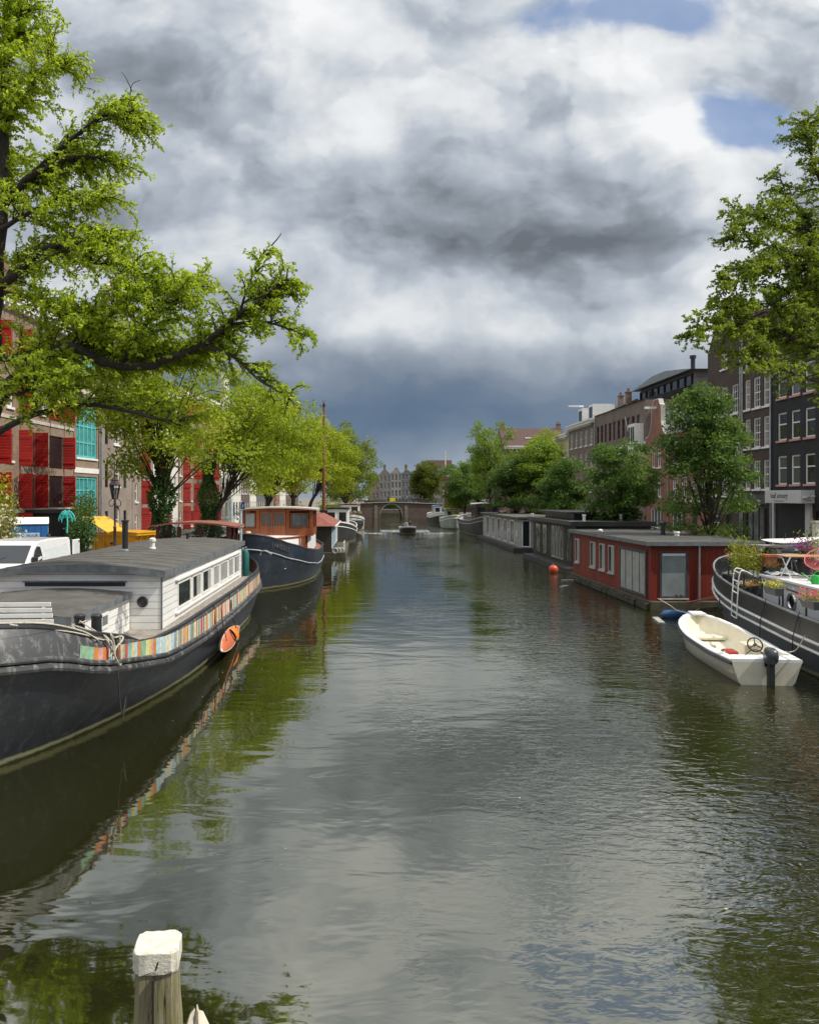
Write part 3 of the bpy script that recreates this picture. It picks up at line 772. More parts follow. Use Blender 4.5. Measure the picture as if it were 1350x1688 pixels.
def dormer(t):
    for x in (2.4, 7.2):
        d = part('dormer', MB().box(x, x + 2.0, .6, 3.2, 12.6, 14.7), WHITE, t); part('pane', MB().box(x + .3, x + 1.7, .57, .595, 13.0, 14.4), PANE, d)
    part('hoist_beam', MB().box(3.3, 3.5, -.9, 1, 14.95, 15.15), WHITE, t)
right_house('grey brick house with rows of white windows and heavy pale cornice', 96.2, Yb, 12.6, B_TAN, [(.8 + i * 2.3, z, 1.1, 1.9, 'sash', WINW, WHITE) for i in range(5) for z in (1.2, 4.1, 7.0, 9.7)],
            roof='along', roof_h=2.4, cornice=PLASTER, extra=dormer, chimneys=[(9, 4, 3.0)])
right_house('cream plastered house showing pale yellow above the trees', 108.2, 117, 11.8, PLASTER_Y, [(.8 + i * 2.0, z, 1.1, 1.8, 'sash', WINW, WHITE) for i in range(4) for z in (1.2, 4.4, 7.6)], cornice=WHITE)
def penthouse():
    t = thing('penthouse', 'modern grey rooftop penthouse with glazed front behind the tiled roof', 'building', (FR + 4.0, 95, ZG), R(-90))
    CONC = boards('grey_cladding', (.20, .19, .175), .45, 'z', var=.06, groove=.02)
    part('wall', MB().box(2, 17.5, .4, 12, 10, 15.5), CONC, t)
    f = MB(); ring_box(f, 2.2, 16.8, 12.4, 15.3, .12, .2, .38)
    for i in range(1, 8): f.box(2.2 + i * 1.82, 2.32 + i * 1.82, .22, .36, 12.5, 15.2)
    w = part('window', f, DARKIRON, t); part('pane', MB().box(2.3, 16.7, .34, .395, 12.45, 15.25), PANE, w)
    r = part('roof', MB().prism([(1.2, 15.51), (18.3, 15.51), (16.5, 15.75), (11.5, 16.3), (8, 16.3)], -.4, 12.4), M('zinc_roof', (.22, .23, .235), .5, var=.1), t)
    part('chimney', MB().lathe([(.22, 16.2), (.22, 17.6), (.32, 17.6), (.32, 17.9)], (11.5, 2.5, 0), 10), DARKIRON, r)
    f = MB()
    for z in (13.1, 13.5, 13.9): f.tube([(2, -.9, z), (17, -.9, z)], .025, 5)
    for x in np.arange(2, 17.1, 1.5): f.box(x - .02, x + .02, -.92, -.88, 12.4, 13.9)
    part('railing', f, DARKIRON, t)
penthouse()
# big house whose red roof shows above the trees: its long side faces along the canal
house('long house with weathered red tiled roof rising above the right trees', 11.0, 11.9, (23.5, 138, ZG), 0, B_OLD, [(1 + i * 2.4, 8, 1.1, 1.8, 'sash', WINW, WHITE) for i in range(4)], roof='along', roofm=T_BROWN, roof_h=3.5, D=10,
      chimneys=[(.6, 5, 4.2), (10.4, 5, 4.2)], cornice=PLASTER,
      extra=lambda t: part('skylight', MB().box(4.0, 5.0, 1.9, 2.9, 13.4, 13.62), WHITE, t))
for k, (lb, a, b, H, wm, g, cx) in enumerate([('white ornate gabled house left of the right tree group', 150, 157, 10.0, B_TAN, 'neck', 24.5), ('brown gabled house further along the right quay', 157.2, 165, 9.6, B_OLD, 'step', 24.5),
                                              ('pale house far along the right quay', 165.2, 174, 10, PLASTER, 'bell', 24.5), ('red brick house close to the bridge on the right', 174.2, 183, 9.4, B_RED, 'spout', 24.5)]):
    right_house(lb, a, b, H, wm, [(.8 + i * 2.1, z, 1.0, 1.8, 'sash', WINW, WHITE) for i in range(int((b - a) / 2.2)) for z in (1.2, 4.2, 7.2, 10)], x=cx, gable=g, gable_m=PLASTER if k == 0 else None, roof='deep', gs=.6,  group='gabled houses far along the right quay')
house('dark mansard roofed corner house beyond the bridge behind the brown mast', 7.6, 11.4, (18.6, 243, ZG), 0, B_OLD, [(.7 + i * 1.7, z, 1.0, 1.9, 'sash', WINW, WHITE) for i in range(4) for z in (1, 4, 7, 9.2)], roof='mansard', roofm=T_BROWN, roof_h=2.9, cornice=WHITE)
FARG = brick('haze_grey_brick', (.15, .145, .14), (.21, .20, .19)); FARG2 = brick('pale_grey_brick', (.24, .235, .23), (.31, .30, .29))  # distant haze and cloud shade put into these brick greys
far = [('narrow house with pinkish red roof at the canal end', 3.2, 9.4, B_TAN, 'triangle'), ('grey brick house with dark top at the canal end', 3.3, 10.0, FARG, 'spout'), ('pale grey neck gabled house at the canal end', 3.1, 10.2, FARG2, 'neck'),
       ('blue grey bell gabled house at the canal end', 2.9, 10.0, GREYP, 'bell'), ('black house with white trimmed gable at the canal end', 2.7, 10.0, B_BLACK, 'bell'), ('low black house with white cornice at the canal end', 2.6, 9.0, B_BLACK, None),
       ('slim grey house beside the round tree at the canal end', 3.0, 10.0, FARG, 'neck'), ('brown house half hidden by the round tree at the canal end', 4.0, 10, B_TAN, 'step'), ('greyish flat topped house right of the round tree at the canal end', 5, 9.5, B_GREY, None)]
x = 1.2
for k, (lb, W, H, wm, g) in enumerate(far):
    house(lb, W, H, (x, 238, ZG), 0, wm, [((i + .5) * W / 3 - .34, z + (k * 5 % 4) * .28, .68, 1.55 + .1 * (k % 3), 'sash', M('haze_grey_window', (.36, .35, .33), .6), None) for i in range(3) for z in (.6, 3.0, 5.4, 7.6)], gable=g, roof='deep' if g else 'along', gs=.6, roofm=T_RED if k == 0 else T_DARK, cornice=None if g else STONE,  # window frames greyed as well, far haze put into their colour
          chimneys=[(W / 2, 4, 2.6)] if k % 2 else (), group='narrow houses at the canal end')
    x += W + .05
    if k == 7: x = 13.8 + 9.0
# ------------------------------------------------------------------ boats
class Hull:
    """lines of a hull: bow at y=0 pointing to -y, stern at y=L; levels from keel to gunwale"""
    def __init__(s, L, levels, n=36):
        s.L = L; s.lv = levels; s.n = n
        s.ss = [.5 * (1 - math.cos(math.pi * i / n)) for i in range(n + 1)]
    def w(s, k, t):
        zf, half, lb, pb, ls, ps, y0, y1 = s.lv[k]
        a = (1 - max(0, 1 - t / lb) ** pb) ** (1 / pb); b = (1 - max(0, 1 - (1 - t) / ls) ** ps) ** (1 / ps)
        return half * min(a, b)
    def P(s, k, t, side=1, off=0., dz=0.):
        zf, half, lb, pb, ls, ps, y0, y1 = s.lv[k]
        z = zf(t) if callable(zf) else zf
        w = s.w(k, t); y = lerp(y0, s.L - y1, t)
        if off:
            e = .004; dw = s.w(k, min(1, t + e)) - s.w(k, max(0, t - e)); dy = (s.L - y0 - y1) * (min(1, t + e) - max(0, t - e))
            nv = Vector((dy, -dw)).normalized(); w = max(0, w + nv.x * off); y += nv.y * off
        return Vector((side * w, y, z + dz))
    def ring(s, k, off=0., dz=0.):
        return [s.P(k, t, 1, off, dz) for t in s.ss] + [s.P(k, t, -1, off, dz) for t in s.ss[-2:0:-1]]
    def shell(s, ks, off=0.): return MB().grid([s.ring(k, off) for k in ks], closed=True)
    def deck(s, k, z, off=-.05):
        rows = []
        for t in s.ss:
            a, b = s.P(k, t, -1, off), s.P(k, t, 1, off); zz = z(t) if callable(z) else z
            rows.append([(a.x, a.y, zz), (a.x * .33 + b.x * .67, b.y, zz + .03), (b.x, b.y, zz)])
        return MB().grid(rows)
def hull_paint(name, col, rough=.38, streak=(.20, .19, .18), amt=.5, band=True):
    """ship's paint with rain streaks, scuffs and a weedy line at the water"""
    m, nt, bs = newmat(name)
    pos = nt.node('ShaderNodeNewGeometry').outputs['Position']; z = nt.sep(pos)[2]
    mp = nt.node('ShaderNodeMapping'); nt.put(mp.inputs[0], pos); mp.inputs['Scale'].default_value = (4, 4, .35)
    n, _ = nt.noise(mp.outputs[0], 1.5, 6, .7); n2, _ = nt.noise(pos, 2.2, 7, .72, dist=.5); n3, _ = nt.noise(pos, .5, 3, .5)
    c = nt.mix(nt.smooth(n3, .3, .7), sc(col, .75), sc(col, 1.3))
    c = nt.mix(nt.math('MULTIPLY', nt.smooth(n, .50, .70), amt), c, streak)
    c = nt.mix(nt.math('MULTIPLY', nt.smooth(n2, .55, .66), amt * .8), c, sc(streak, 1.1))
    r_, _ = nt.noise(mp.outputs[0], 3.1, 6, .75); c = nt.mix(nt.math('MULTIPLY', nt.smooth(r_, .60, .70), min(.8, amt * 1.3)), c, (.11, .045, .02))
    sm = nt.math('LESS_THAN', nt.math('ABSOLUTE', nt.math('SUBTRACT', nt.math('FRACT', nt.math('MULTIPLY', nt.math('ADD', z, .42), 1.2)), .5)), .012); c = nt.mix(nt.math('MULTIPLY', sm, .55), c, (.005, .005, .006))
    sp, _ = nt.noise(pos, 17., 3, .7); c = nt.mix(nt.math('MULTIPLY', nt.smooth(sp, .70, .74), amt), c, sc(streak, 2.2))
    if band:
        e = nt.math('MULTIPLY_ADD', nt.math('SUBTRACT', n2, .5), .14, z)
        c = nt.mix(nt.smooth(e, .17, .10), c, (.30, .29, .17)); c = nt.mix(nt.smooth(e, .075, .02), c, (.03, .035, .012))
    nt.put(bs.inputs['Base Color'], c); bs.inputs['Specular IOR Level'].default_value = .4
    nt.put(bs.inputs['Roughness'], nt.math('MULTIPLY_ADD', n2, .5, rough - .2, clamp=True))
    b = nt.node('ShaderNodeBump'); b.inputs['Distance'].default_value = .03; nt.put(b.inputs['Height'], n3); nt.l.new(b.outputs[0], bs.inputs['Normal'])
    return m
HULL_BLACK = hull_paint('hull_blueblack', (.011, .014, .021), .34, (.11, .115, .12), .30)
HULL_WORN = hull_paint('bulwark_worn_black', (.045, .047, .05), .42, (.32, .31, .29), .62, band=False)
HULL_BLUE = hull_paint('hull_midnight_blue', (.020, .028, .043), .32, (.09, .10, .11), .3)
HULL_GREY = hull_paint('hull_slate_grey', (.075, .082, .09), .4, (.17, .17, .17), .35)
HULL_DARK = hull_paint('hull_dark_grey', (.035, .038, .042), .4, (.12, .12, .12), .3)
HULL_PALE = hull_paint('hull_pale_green', (.42, .47, .44), .4, (.25, .26, .22), .4)
HULL_WHITE = hull_paint('hull_white', (.62, .62, .60), .4, (.32, .30, .25), .4)
DECKG = M('weathered_deck', (.26, .235, .20), .85, var=.25, scale=4, stretch=(3, .6, 1), dirt=(.12, .115, .10), dirt_amt=.6)
CLAP = boards('white_clapboard', (.80, .79, .76), .19, 'z', groove=.012, var=.035, rough=.5, dark=.42, dirt=(.52, .49, .42), dirt_amt=.30)
GREYCLAP = boards('pale_grey_boards', (.38, .385, .38), .16, 'z', groove=.014, var=.08, rough=.6, dark=.4)
REDWOOD = boards('red_stained_boards', (.215, .028, .015), .14, 'h', groove=.012, var=.22, rough=.6, dark=.3)
DARKWOOD = boards('dark_stained_boards', (.045, .036, .030), .14, 'h', groove=.012, var=.3, rough=.6, dark=.3)
VARNISH = boards('varnished_mahogany', (.27, .075, .022), .22, 'h', groove=.007, var=.28, rough=.3, dark=.5, spec=.6)
FRAMEG = M('grey_window_frame', (.06, .065, .075), .45)

def plain_window(parent, x0, x1, z0, z1, y=0, rot=0, fm=WINW, fw=.07, pane=None, loc=(0, 0, 0), bars=0, curtain=None, proud=.035, name='window', openable=False):
    """a framed window standing a little proud of a wall; local front is -y"""
    f = MB(); ring_box(f, x0, x1, z0, z1, fw, y - proud, y + .05)
    for i in range(bars):
        xx = x0 + (x1 - x0) * (i + 1) / (bars + 1); f.box(xx - fw * .4, xx + fw * .4, y - proud + .01, y + .04, z0 + fw, z1 - fw)
    o = part(name, f, fm, parent, loc=loc, rot=(0, 0, rot), bevel=.008)
    part('pane', MB().face((x0 + fw * .6, y - .016, z0 + fw * .6), (x1 - fw * .6, y - .016, z0 + fw * .6), (x1 - fw * .6, y - .016, z1 - fw * .6), (x0 + fw * .6, y - .016, z1 - fw * .6)), pane or PANE, o, recalc=False)
    if curtain:
        c = MB(); n = 14; a, b = curtain
        c.grid([[(lerp(x0, x1, lerp(a, b, i / n)), y - .0175 - .005 * (i % 2), z) for i in range(n + 1)] for z in (z0 + fw * .7, z1 - fw * .7)])
        part('curtain', c, M('curtain_behind_glass', (.40, .41, .40), .15, var=.12, spec=.6), o)
    return o
def cambered_roof(w0, w1, y0, y1, z, rise, th, ny=2, n=10):
    """roof slab arched across x"""
    mb = MB(); xs = [lerp(w0, w1, i / n) for i in range(n + 1)]
    top = lambda x: z + rise * (1 - ((x - (w0 + w1) / 2) / ((w1 - w0) / 2)) ** 2)
    rows = [[(x, y0, top(x) - th) for x in xs], [(x, y0, top(x)) for x in xs], [(x, y1, top(x)) for x in xs], [(x, y1, top(x) - th) for x in xs], [(x, y0, top(x) - th) for x in xs]]
    mb.grid(rows)
    for k in (0, n): x = xs[k]; mb.face((x, y0, top(x) - th), (x, y1, top(x) - th), (x, y1, top(x)), (x, y0, top(x)))
    return mb
def wobble(pts, k, rng):
    return [Vector(p) + Vector((rng.uniform(-k, k), rng.uniform(-k, k), rng.uniform(-k, k))) for p in pts]
def smooth_path(pts, n=6):
    pts = [Vector(p) for p in pts]; out = []
    for i in range(len(pts) - 1):
        p0, p1, p2, p3 = pts[max(0, i - 1)], pts[i], pts[i + 1], pts[min(len(pts) - 1, i + 2)]
        for k in range(n):
            t = k / n
            out.append(.5 * ((2 * p1) + (p2 - p0) * t + (2 * p0 - 5 * p1 + 4 * p2 - p3) * t * t + (3 * p1 - p0 - 3 * p2 + p3) * t ** 3))
    return out + [pts[-1]]

def striped_barge():
    t = thing('barge', 'long blue-black houseboat barge with white cabin and colourful striped band on its side', 'barge', (-7.55, 13.6, 0))
    L = 28.6
    zr = pw([(0, 2.0), (.05, 1.86), (.09, 1.52), (.2, 1.10), (.36, .88), (.6, .84), (.85, .98), (1, 1.3)])
    zg = pw([(0, 2.74), (.035, 2.60), (.06, 2.42), (.085, 2.22), (.108, 2.08), (.13, 1.94), (.148, 1.74), (.17, 1.68), (.3, 1.66), (.6, 1.60), (.85, 1.76), (1, 2.15)])
    hs = pw([(0, .26), (.08, .28), (.2, .42), (.35, .48), (1, .46)])
    lv = [(-.5, 2.6, .42, 1.55, .3, 1.6, .9, 2.2), (0, 2.86, .42, 1.62, .3, 1.7, .62, 1.6), (lambda s: zr(s) * .5, 2.95, .36, 1.9, .28, 1.9, .3, .8),
          (zr, 2.98, .3, 2.3, .25, 2.0, .04, .2), (lambda s: zr(s) + .18, 2.97, .3, 2.3, .25, 2.0, .05, .2),
          (lambda s: zr(s) + .18 + hs(s), 2.95, .3, 2.3, .25, 2.0, .16, .15), (zg, 2.90, .3, 2.3, .25, 2.0, .38, .1)]
    h = Hull(L, lv, 44)
    part('hull', h.shell([0, 1, 2, 3, 4]), HULL_BLACK, t, smooth=35)
    b = MB().grid([h.ring(4), h.ring(5), h.ring(6), h.ring(6, -.07), h.ring(5, -.08), h.ring(4, -.1)], closed=True)
    part('bulwark', b, HULL_WORN, t, smooth=35)
    r = MB()
    for dz, rad, off in ((.02, .075, .03), (.17, .055, .03)): r.tube(h.ring(3, off, dz), rad, 8, closed=True)
    part('rubbing_strake', r, HULL_WORN, t, smooth=True)
    c = MB().tube([p + Vector((0, 0, .015)) for p in h.ring(6, -.03)], .06, 8, closed=True)
    part('gunwale', c, BLACK, t, smooth=True)
    # painted planks of the band, each its own colour
    cols = [(.46, .06, .035), (.50, .17, .04), (.60, .40, .12), (.62, .56, .40), (.16, .36, .37), (.36, .52, .55), (.20, .34, .22), (.30, .12, .07), (.62, .58, .52), (.24, .25, .26), (.50, .26, .22), (.50, .50, .24)]
    pm = [M('band_paint_' + n_, c_, .6, var=.2, scale=9, dirt=(.25, .22, .18), dirt_amt=.45) for n_, c_ in zip(('red', 'orange', 'ochre', 'cream', 'teal', 'sky', 'green', 'brown', 'white', 'grey', 'pink', 'lime'), cols)]
    rng = random.Random(4)
    for side in (1, -1):
        st = MB(); s = .070; last = -1
        while s < .955:
            ds = rng.choice((.09, .12, .16, .2, .26)) / L * (1 if s > .12 else .8)
            if s < .08: ds, k = .014, 6
            else:
                k = rng.choice((0, 0, 1, 1, 2, 2, 3, 3, 4, 5, 6, 7, 8, 8, 9, 10, 11))
                if k == last: k = (k + 3) % 12
            last = k; st.cur = k; s1 = min(.955, s + ds)
            for a_, b_ in ((s, (s + s1) / 2), ((s + s1) / 2, s1 - .00012)):
                st.face(h.P(4, a_, side, .014, .02), h.P(4, b_, side, .014, .02), h.P(5, b_, side, .014, -.01), h.P(5, a_, side, .014, -.01))
            s = s1
        part('striped_band', st, pm, t)
    part('deck', h.deck(6, lambda s: 1.32 + .40 * min(1, max(0, .13 - s) / .02) + .12 * max(0, s - .8)), DECKG, t)
    # main cabin
    x0, x1, y0, y1, zb, zt = -2.5, 2.0, 8.9, 23.6, 1.3, 2.86
    cab = part('cabin', MB().box(x0, x1, y0, y1, zb, zt), CLAP, t)
    part('corner_board', MB().box(x1 - .02, x1 + .02, y0 - .02, y0 + .03, zb, zt - .03), LEAD, cab)
    part('corner_board', MB().box(x1 - .01, x1 + .03, y1 - .1, y1 + .02, zb, zt - .03), LEAD, cab)
    rf = part('roof', cambered_roof(x0 - .16, x1 + .12, y0 - .18, y1 + .15, zt + .10, .17, .17), TAR, cab)
    fr = [(x, zt - .02 + .17 * (1 - ((x - (x0 + x1) / 2) / ((x1 - x0) / 2)) ** 2)) for x in np.linspace(x1, x0, 9)]
    [part('gable_board', MB().prism([(x0, zt - .05), (x1, zt - .05)] + fr, a_, b_), CLAP, cab) for a_, b_ in ((y0 + .001, y0 + .1), (y1 - .1, y1 - .001))]
    ef = MB()     # lead edge strips
    xs = [lerp(x0 - .16, x1 + .12, i / 12) for i in range(13)]
    tp = lambda x: zt + .10 + .17 * (1 - ((x - (x0 + x1 - .04) / 2) / ((x1 - x0 + .28) / 2)) ** 2)
    for a, b in zip(xs[:-1], xs[1:]): ef.add([(a, y0 - .186, tp(a) - .18), (b, y0 - .186, tp(b) - .18), (b, y0 - .186, tp(b) + .012), (a, y0 - .186, tp(a) + .012)], [(0, 1, 2, 3)])
    ys = np.linspace(y0 - .18, y1 + .15, 15)
    for i in range(14): ef.box(x1 + .121, x1 + .127 + .006 * (i % 2), ys[i], ys[i + 1] - .01, zt - .08, zt + .112)
    part('edge_flashing', ef, LEAD, rf)
    sm = MB()
    for y in np.arange(y0 + .9, y1, 1.05):
        sm.grid([[(x, y + dy, tp(x) + .004 + .006 * e) for x in xs] for dy, e in ((-.05, 0), (-.02, 1), (.02, 1), (.05, 0))])
    part('felt_seam', sm, M('felt_seam', (.07, .066, .06), .85, var=.3), rf)
    v = MB().lathe([(.12, 0), (.12, .04), (.085, .06), (.08, .26), (.12, .27), (.12, .36), (.05, .40)], (.05, 15.5, tp(.05)), 14); part('vent', v, WHITE, rf, smooth=True)
    v = MB().lathe([(.13, 0), (.13, .05), (.085, .08), (.085, .14)], (-.55, 14.2, tp(-.55)), 14); part('flue_base', v, STEEL, rf, smooth=True)
    v = MB().lathe([(.10, .1), (.10, 1.0), (.13, 1.0), (.13, 1.06)], (-.55, 14.2, tp(-.55)), 14); part('flue', v, BLACK, rf, smooth=True)
    v = MB().lathe([(.06, 0), (.06, .18), (.09, .19), (.09, .24)], (-.2, 22.4, tp(-.2)), 10); part('vent', v, BLACK, rf)
    for a, b, cur in ((24.35, 26.2, None), (26.45, 27.85, (.5, .95)), (28.1, 29.7, (.62, 1)), (30.1, 31.3, (.1, .9)), (31.55, 33.2, (.1, .9)), (33.5, 34.7, (.1, .95)), (35.0, 36.3, (.3, .9))):
        plain_window(cab, a - 13.6, b - 13.6, 1.62, 2.46, rot=R(90), loc=(x1, 0, 0), fw=.085, curtain=cur)
    sl = MB().box(x1 + .002, x1 + .075, 10.5, 22.9, 1.52, 1.575).box(x1 + .002, x1 + .09, 10.5, 22.9, 2.50, 2.545); part('window_ledge', sl, WHITE, cab)
    # dark slot and round vent on the front of the cabin
    part('slot', MB().box(-1.75, 1.0, y0 - .02, y0 - .002, 2.53, 2.64), BLACK, cab)
    part('slot_trim', MB().box(-1.8, 1.05, y0 - .05, y0 - .021, 2.641, 2.68), LEAD, cab)
    pv = MB().ring((1.48, y0 - .03, 2.1), .12, .035, 20, 6).lathe([(.115, -.01), (.115, .02), (.05, .04)], (1.48, y0 - .01, 2.1), 20, Matrix.Rotation(R(90), 3, 'X')); part('porthole', pv, DARKIRON, cab, smooth=True)
    # low fore-cabin
    fx0, fx1, fy0, fy1, fz = -2.2, 1.13, 4.2, 8.85, 2.32
    fc = part('fore_cabin', MB().box(fx0, fx1, fy0, fy1, 1.3, fz), CLAP, t)
    part('roof', cambered_roof(fx0 - .12, fx1 + .1, fy0 - .12, fy1 - .02, fz + .06, .10, .13), TAR, fc)
    part('edge_flashing', MB().box(fx1 + .101, fx1 + .108, fy0 - .12, fy1 - .02, fz - .08, fz + .066).box(fx1 - .5, fx1 + .108, fy0 - .128, fy0 - .121, fz - .08, fz + .075), LEAD, fc)
    plain_window(fc, 6.35, 6.95, 1.72, 2.12, rot=R(90), loc=(fx1, 0, 0), fw=.08, pane=PANE2)
    # wheelhouse aft
    wx0, wx1, wy0, wy1 = -2.15, 1.30, 24.6, 27.2; up = .16
    w = MB()
    for x in (wx0, wx0 + 1.0, wx0 + 2.0, wx1 - .16): w.box(x, x + .16, wy0, wy0 + .12, 2.3, 3.58)
    for y in (wy0 + 1.2, wy1 - .12): w.box(wx1 - .16, wx1 - .001, y, y + .12, 2.3, 3.58); w.box(wx0 + .001, wx0 + .16, y, y + .12, 2.3, 3.58)
    w.box(wx0 + .2, wx1 - .2, wy1 - .1, wy1, 2.3, 2.9)
    w.box(wx0 - .02, wx1 + .02, wy0 - .02, wy1 + .02, 1.3, 2.9 - .25)
    wh = part('wheelhouse', w, M('oxblood_paint', (.13, .025, .02), .45, var=.2), t, bevel=.01)
    part('pane', MB().box(wx0 + .1, wx1 - .1, wy0 + .05, wy0 + .06, 2.66, 3.56).box(wx1 - .07, wx1 - .06, wy0 + .1, wy1 - .1, 2.66, 3.56), CABGLASS, wh)
    part('curtain', MB().grid([[(wx0 + .35 + i * .05, wy0 + .2 + .03 * (i % 2), z) for i in range(6)] for z in (2.66, 3.38)]), M('ochre_cloth', (.42, .26, .06), .9), wh)
    part('console', MB().box(wx0 + 1.2, wx0 + 2.2, wy0 + .4, wy0 + 1.0, 2.66, 3.0), BLACK, wh)
    wr = cambered_roof(wx0 - .38, wx1 + .30, wy0 - .28, wy1 + .2, 3.60, .20, .07)
    part('roof', wr, M('rust_red_roof', (.23, .07, .045), .6, var=.25, scale=3, stretch=(1, 4, 1), dirt=(.30, .16, .12), dirt_amt=.5), wh)
    part('flue', MB().lathe([(.09, 3.6), (.09, 4.05), (.12, 4.05), (.12, 4.12)], (wx0 + .6, wy0 + .2, 0), 10), M('rusted_iron', (.12, .05, .035), .8), wh)
    bw = MB()
    for x in (1.50, 1.86): bw.lathe([(.11, 1.3), (.11, 2.40), (.12, 2.41), (.12, 2.46), (.09, 2.49)], (x, 3.85, 0), 14)
    part('bollard', bw, BLACK, t, smooth=True)
    sb = MB()
    for x in (1.2, 1.55): sb.lathe([(.09, 1.5), (.09, 2.25), (.13, 2.26), (.13, 2.34), (.07, 2.38)], (x, 26.9, 0), 12)
    part('bollard', sb, BLACK, t, smooth=True)
    a = MB().tube(smooth_path([(.9, L - .9, 2.0), (1.0, L - .85, 2.35), (1.25, L - .8, 2.45), (1.5, L - .85, 2.3), (1.55, L - .9, 2.0)]), .035, 8); part('fairlead', a, STEEL, t, smooth=True)
    # loose dark lines down the side
    dk = MB(); k = MB()
    p = h.P(6, .108, 1, .02); q = h.P(3, .108, 1, .09)
    dk.tube(smooth_path([p + Vector((0, 0, .03)), q, q + Vector((.02, .03, -.5)), q + Vector((.07, .05, -.9)), q + Vector((.1, .22, -.6)), q + Vector((.08, .1, -1.0))]), .014, 5)
    part('hanging_line', dk, DARKROPE, t)
    for s_ in (.40, .505): dk = MB().tube([h.P(6, s_, 1, .03), h.P(4, s_, 1, .05), h.P(3, s_ + .003, 1, .10), h.P(2, s_ + .01, 1, .14) + Vector((0, 0, .25))], .02, 5); part('hanging_line', dk, DARKROPE, t)
    return t, h
BARGE1, H1 = striped_barge()

def bow_rope():
    # pale mooring line thrown over the bollards and hanging down the bulwark
    o = Vector((-7.55, 13.6, 0)); P = lambda s, k=6, off=.03, dz=0: H1.P(k, s, 1, off, dz) + o
    B = Vector((-7.55 + 1.50, 17.45, 2.30)); mb = MB()
    path = [P(.015, 6, -.02, .08), P(.04, 6, .0, .09), P(.07, 6, .02, .03), P(.085, 6, .03, -.10), B + Vector((-.1, -.14, -.05)), B + Vector((.12, -.1, .04)), B + Vector((.1, .13, .02)), B + Vector((-.13, .06, 0)), B + Vector((-.05, -.16, -.03)),
            P(.092, 6, .05, .0), P(.098, 5, .06, .0), P(.10, 4, .05, .1), P(.105, 4, .07, .32), P(.099, 5, .08, .25), P(.103, 6, .06, -.02), P(.112, 6, .07, .02), P(.115, 5, .07, .1), P(.104, 5, .08, -.1), P(.108, 4, .08, .02), P(.114, 4, .06, -.05), P(.111, 5, .07, .2)]
    mb.tube(smooth_path(path, 7), .019, 6)
    path2 = [P(.02, 6, .02, .06), P(.06, 6, .04, -.02), P(.088, 6, .05, -.08), P(.096, 5, .06, .12), P(.104, 4, .07, .12), P(.101, 4, .08, .4), P(.094, 6, .05, -.05), B + Vector((.05, -.13, .06))]
    mb.tube(smooth_path(path2, 7), .017, 6)
    tag(part('mooring_rope', mb, ROPE, smooth=True), 'tangled pale mooring rope looped over the black bollards of the striped barge', 'rope')
bow_rope()
def slat_bench():
    t = thing('slatted_bench', 'white slatted bench seen from behind on the striped barge foredeck', 'bench', (-7.60, 16.75, 1.74), R(3))
    b = MB()
    for k in range(6): b.box(-1.35, 1.28 - .02 * k, -.02 + .03 * (k - 3) * .3, .01 + .03 * (k - 3) * .3, .42 + k * .115, .42 + k * .115 + .085)
    part('backrest', b, WHITE, t, bevel=.006)
    b = MB()
    for k in range(4): b.box(-1.35, 1.25, .03 + k * .115, .12 + k * .115, .40, .43)
    part('seat', b, WHITE, t, bevel=.006)
    for x in (-1.2, -.1, 1.0): 
        part('leg', MB().box(x, x + .06, .0, .06, 0, 1.0).box(x, x + .06, .42, .48, 0, .40).box(x, x + .06, .06, .42, .34, .40), WHITE, t)
slat_bench()
def gas_bottle():
    t = thing('gas_bottle', 'green gas bottle standing at the aft corner of the white barge cabin', 'gas bottle', (-5.46, 37.75, 1.36))
    part('cylinder', MB().lathe([(.16, 0), (.18, .04), (.18, .98), (.14, 1.12), (.05, 1.18)], (0, 0, 0), 18), M('bottle_green', (.02, .12, .11), .4), t, smooth=True)
    part('valve', MB().lathe([(.04, 1.17), (.04, 1.26), (.08, 1.26), (.08, 1.31)], (0, 0, 0), 10), STEEL, t)
gas_bottle()
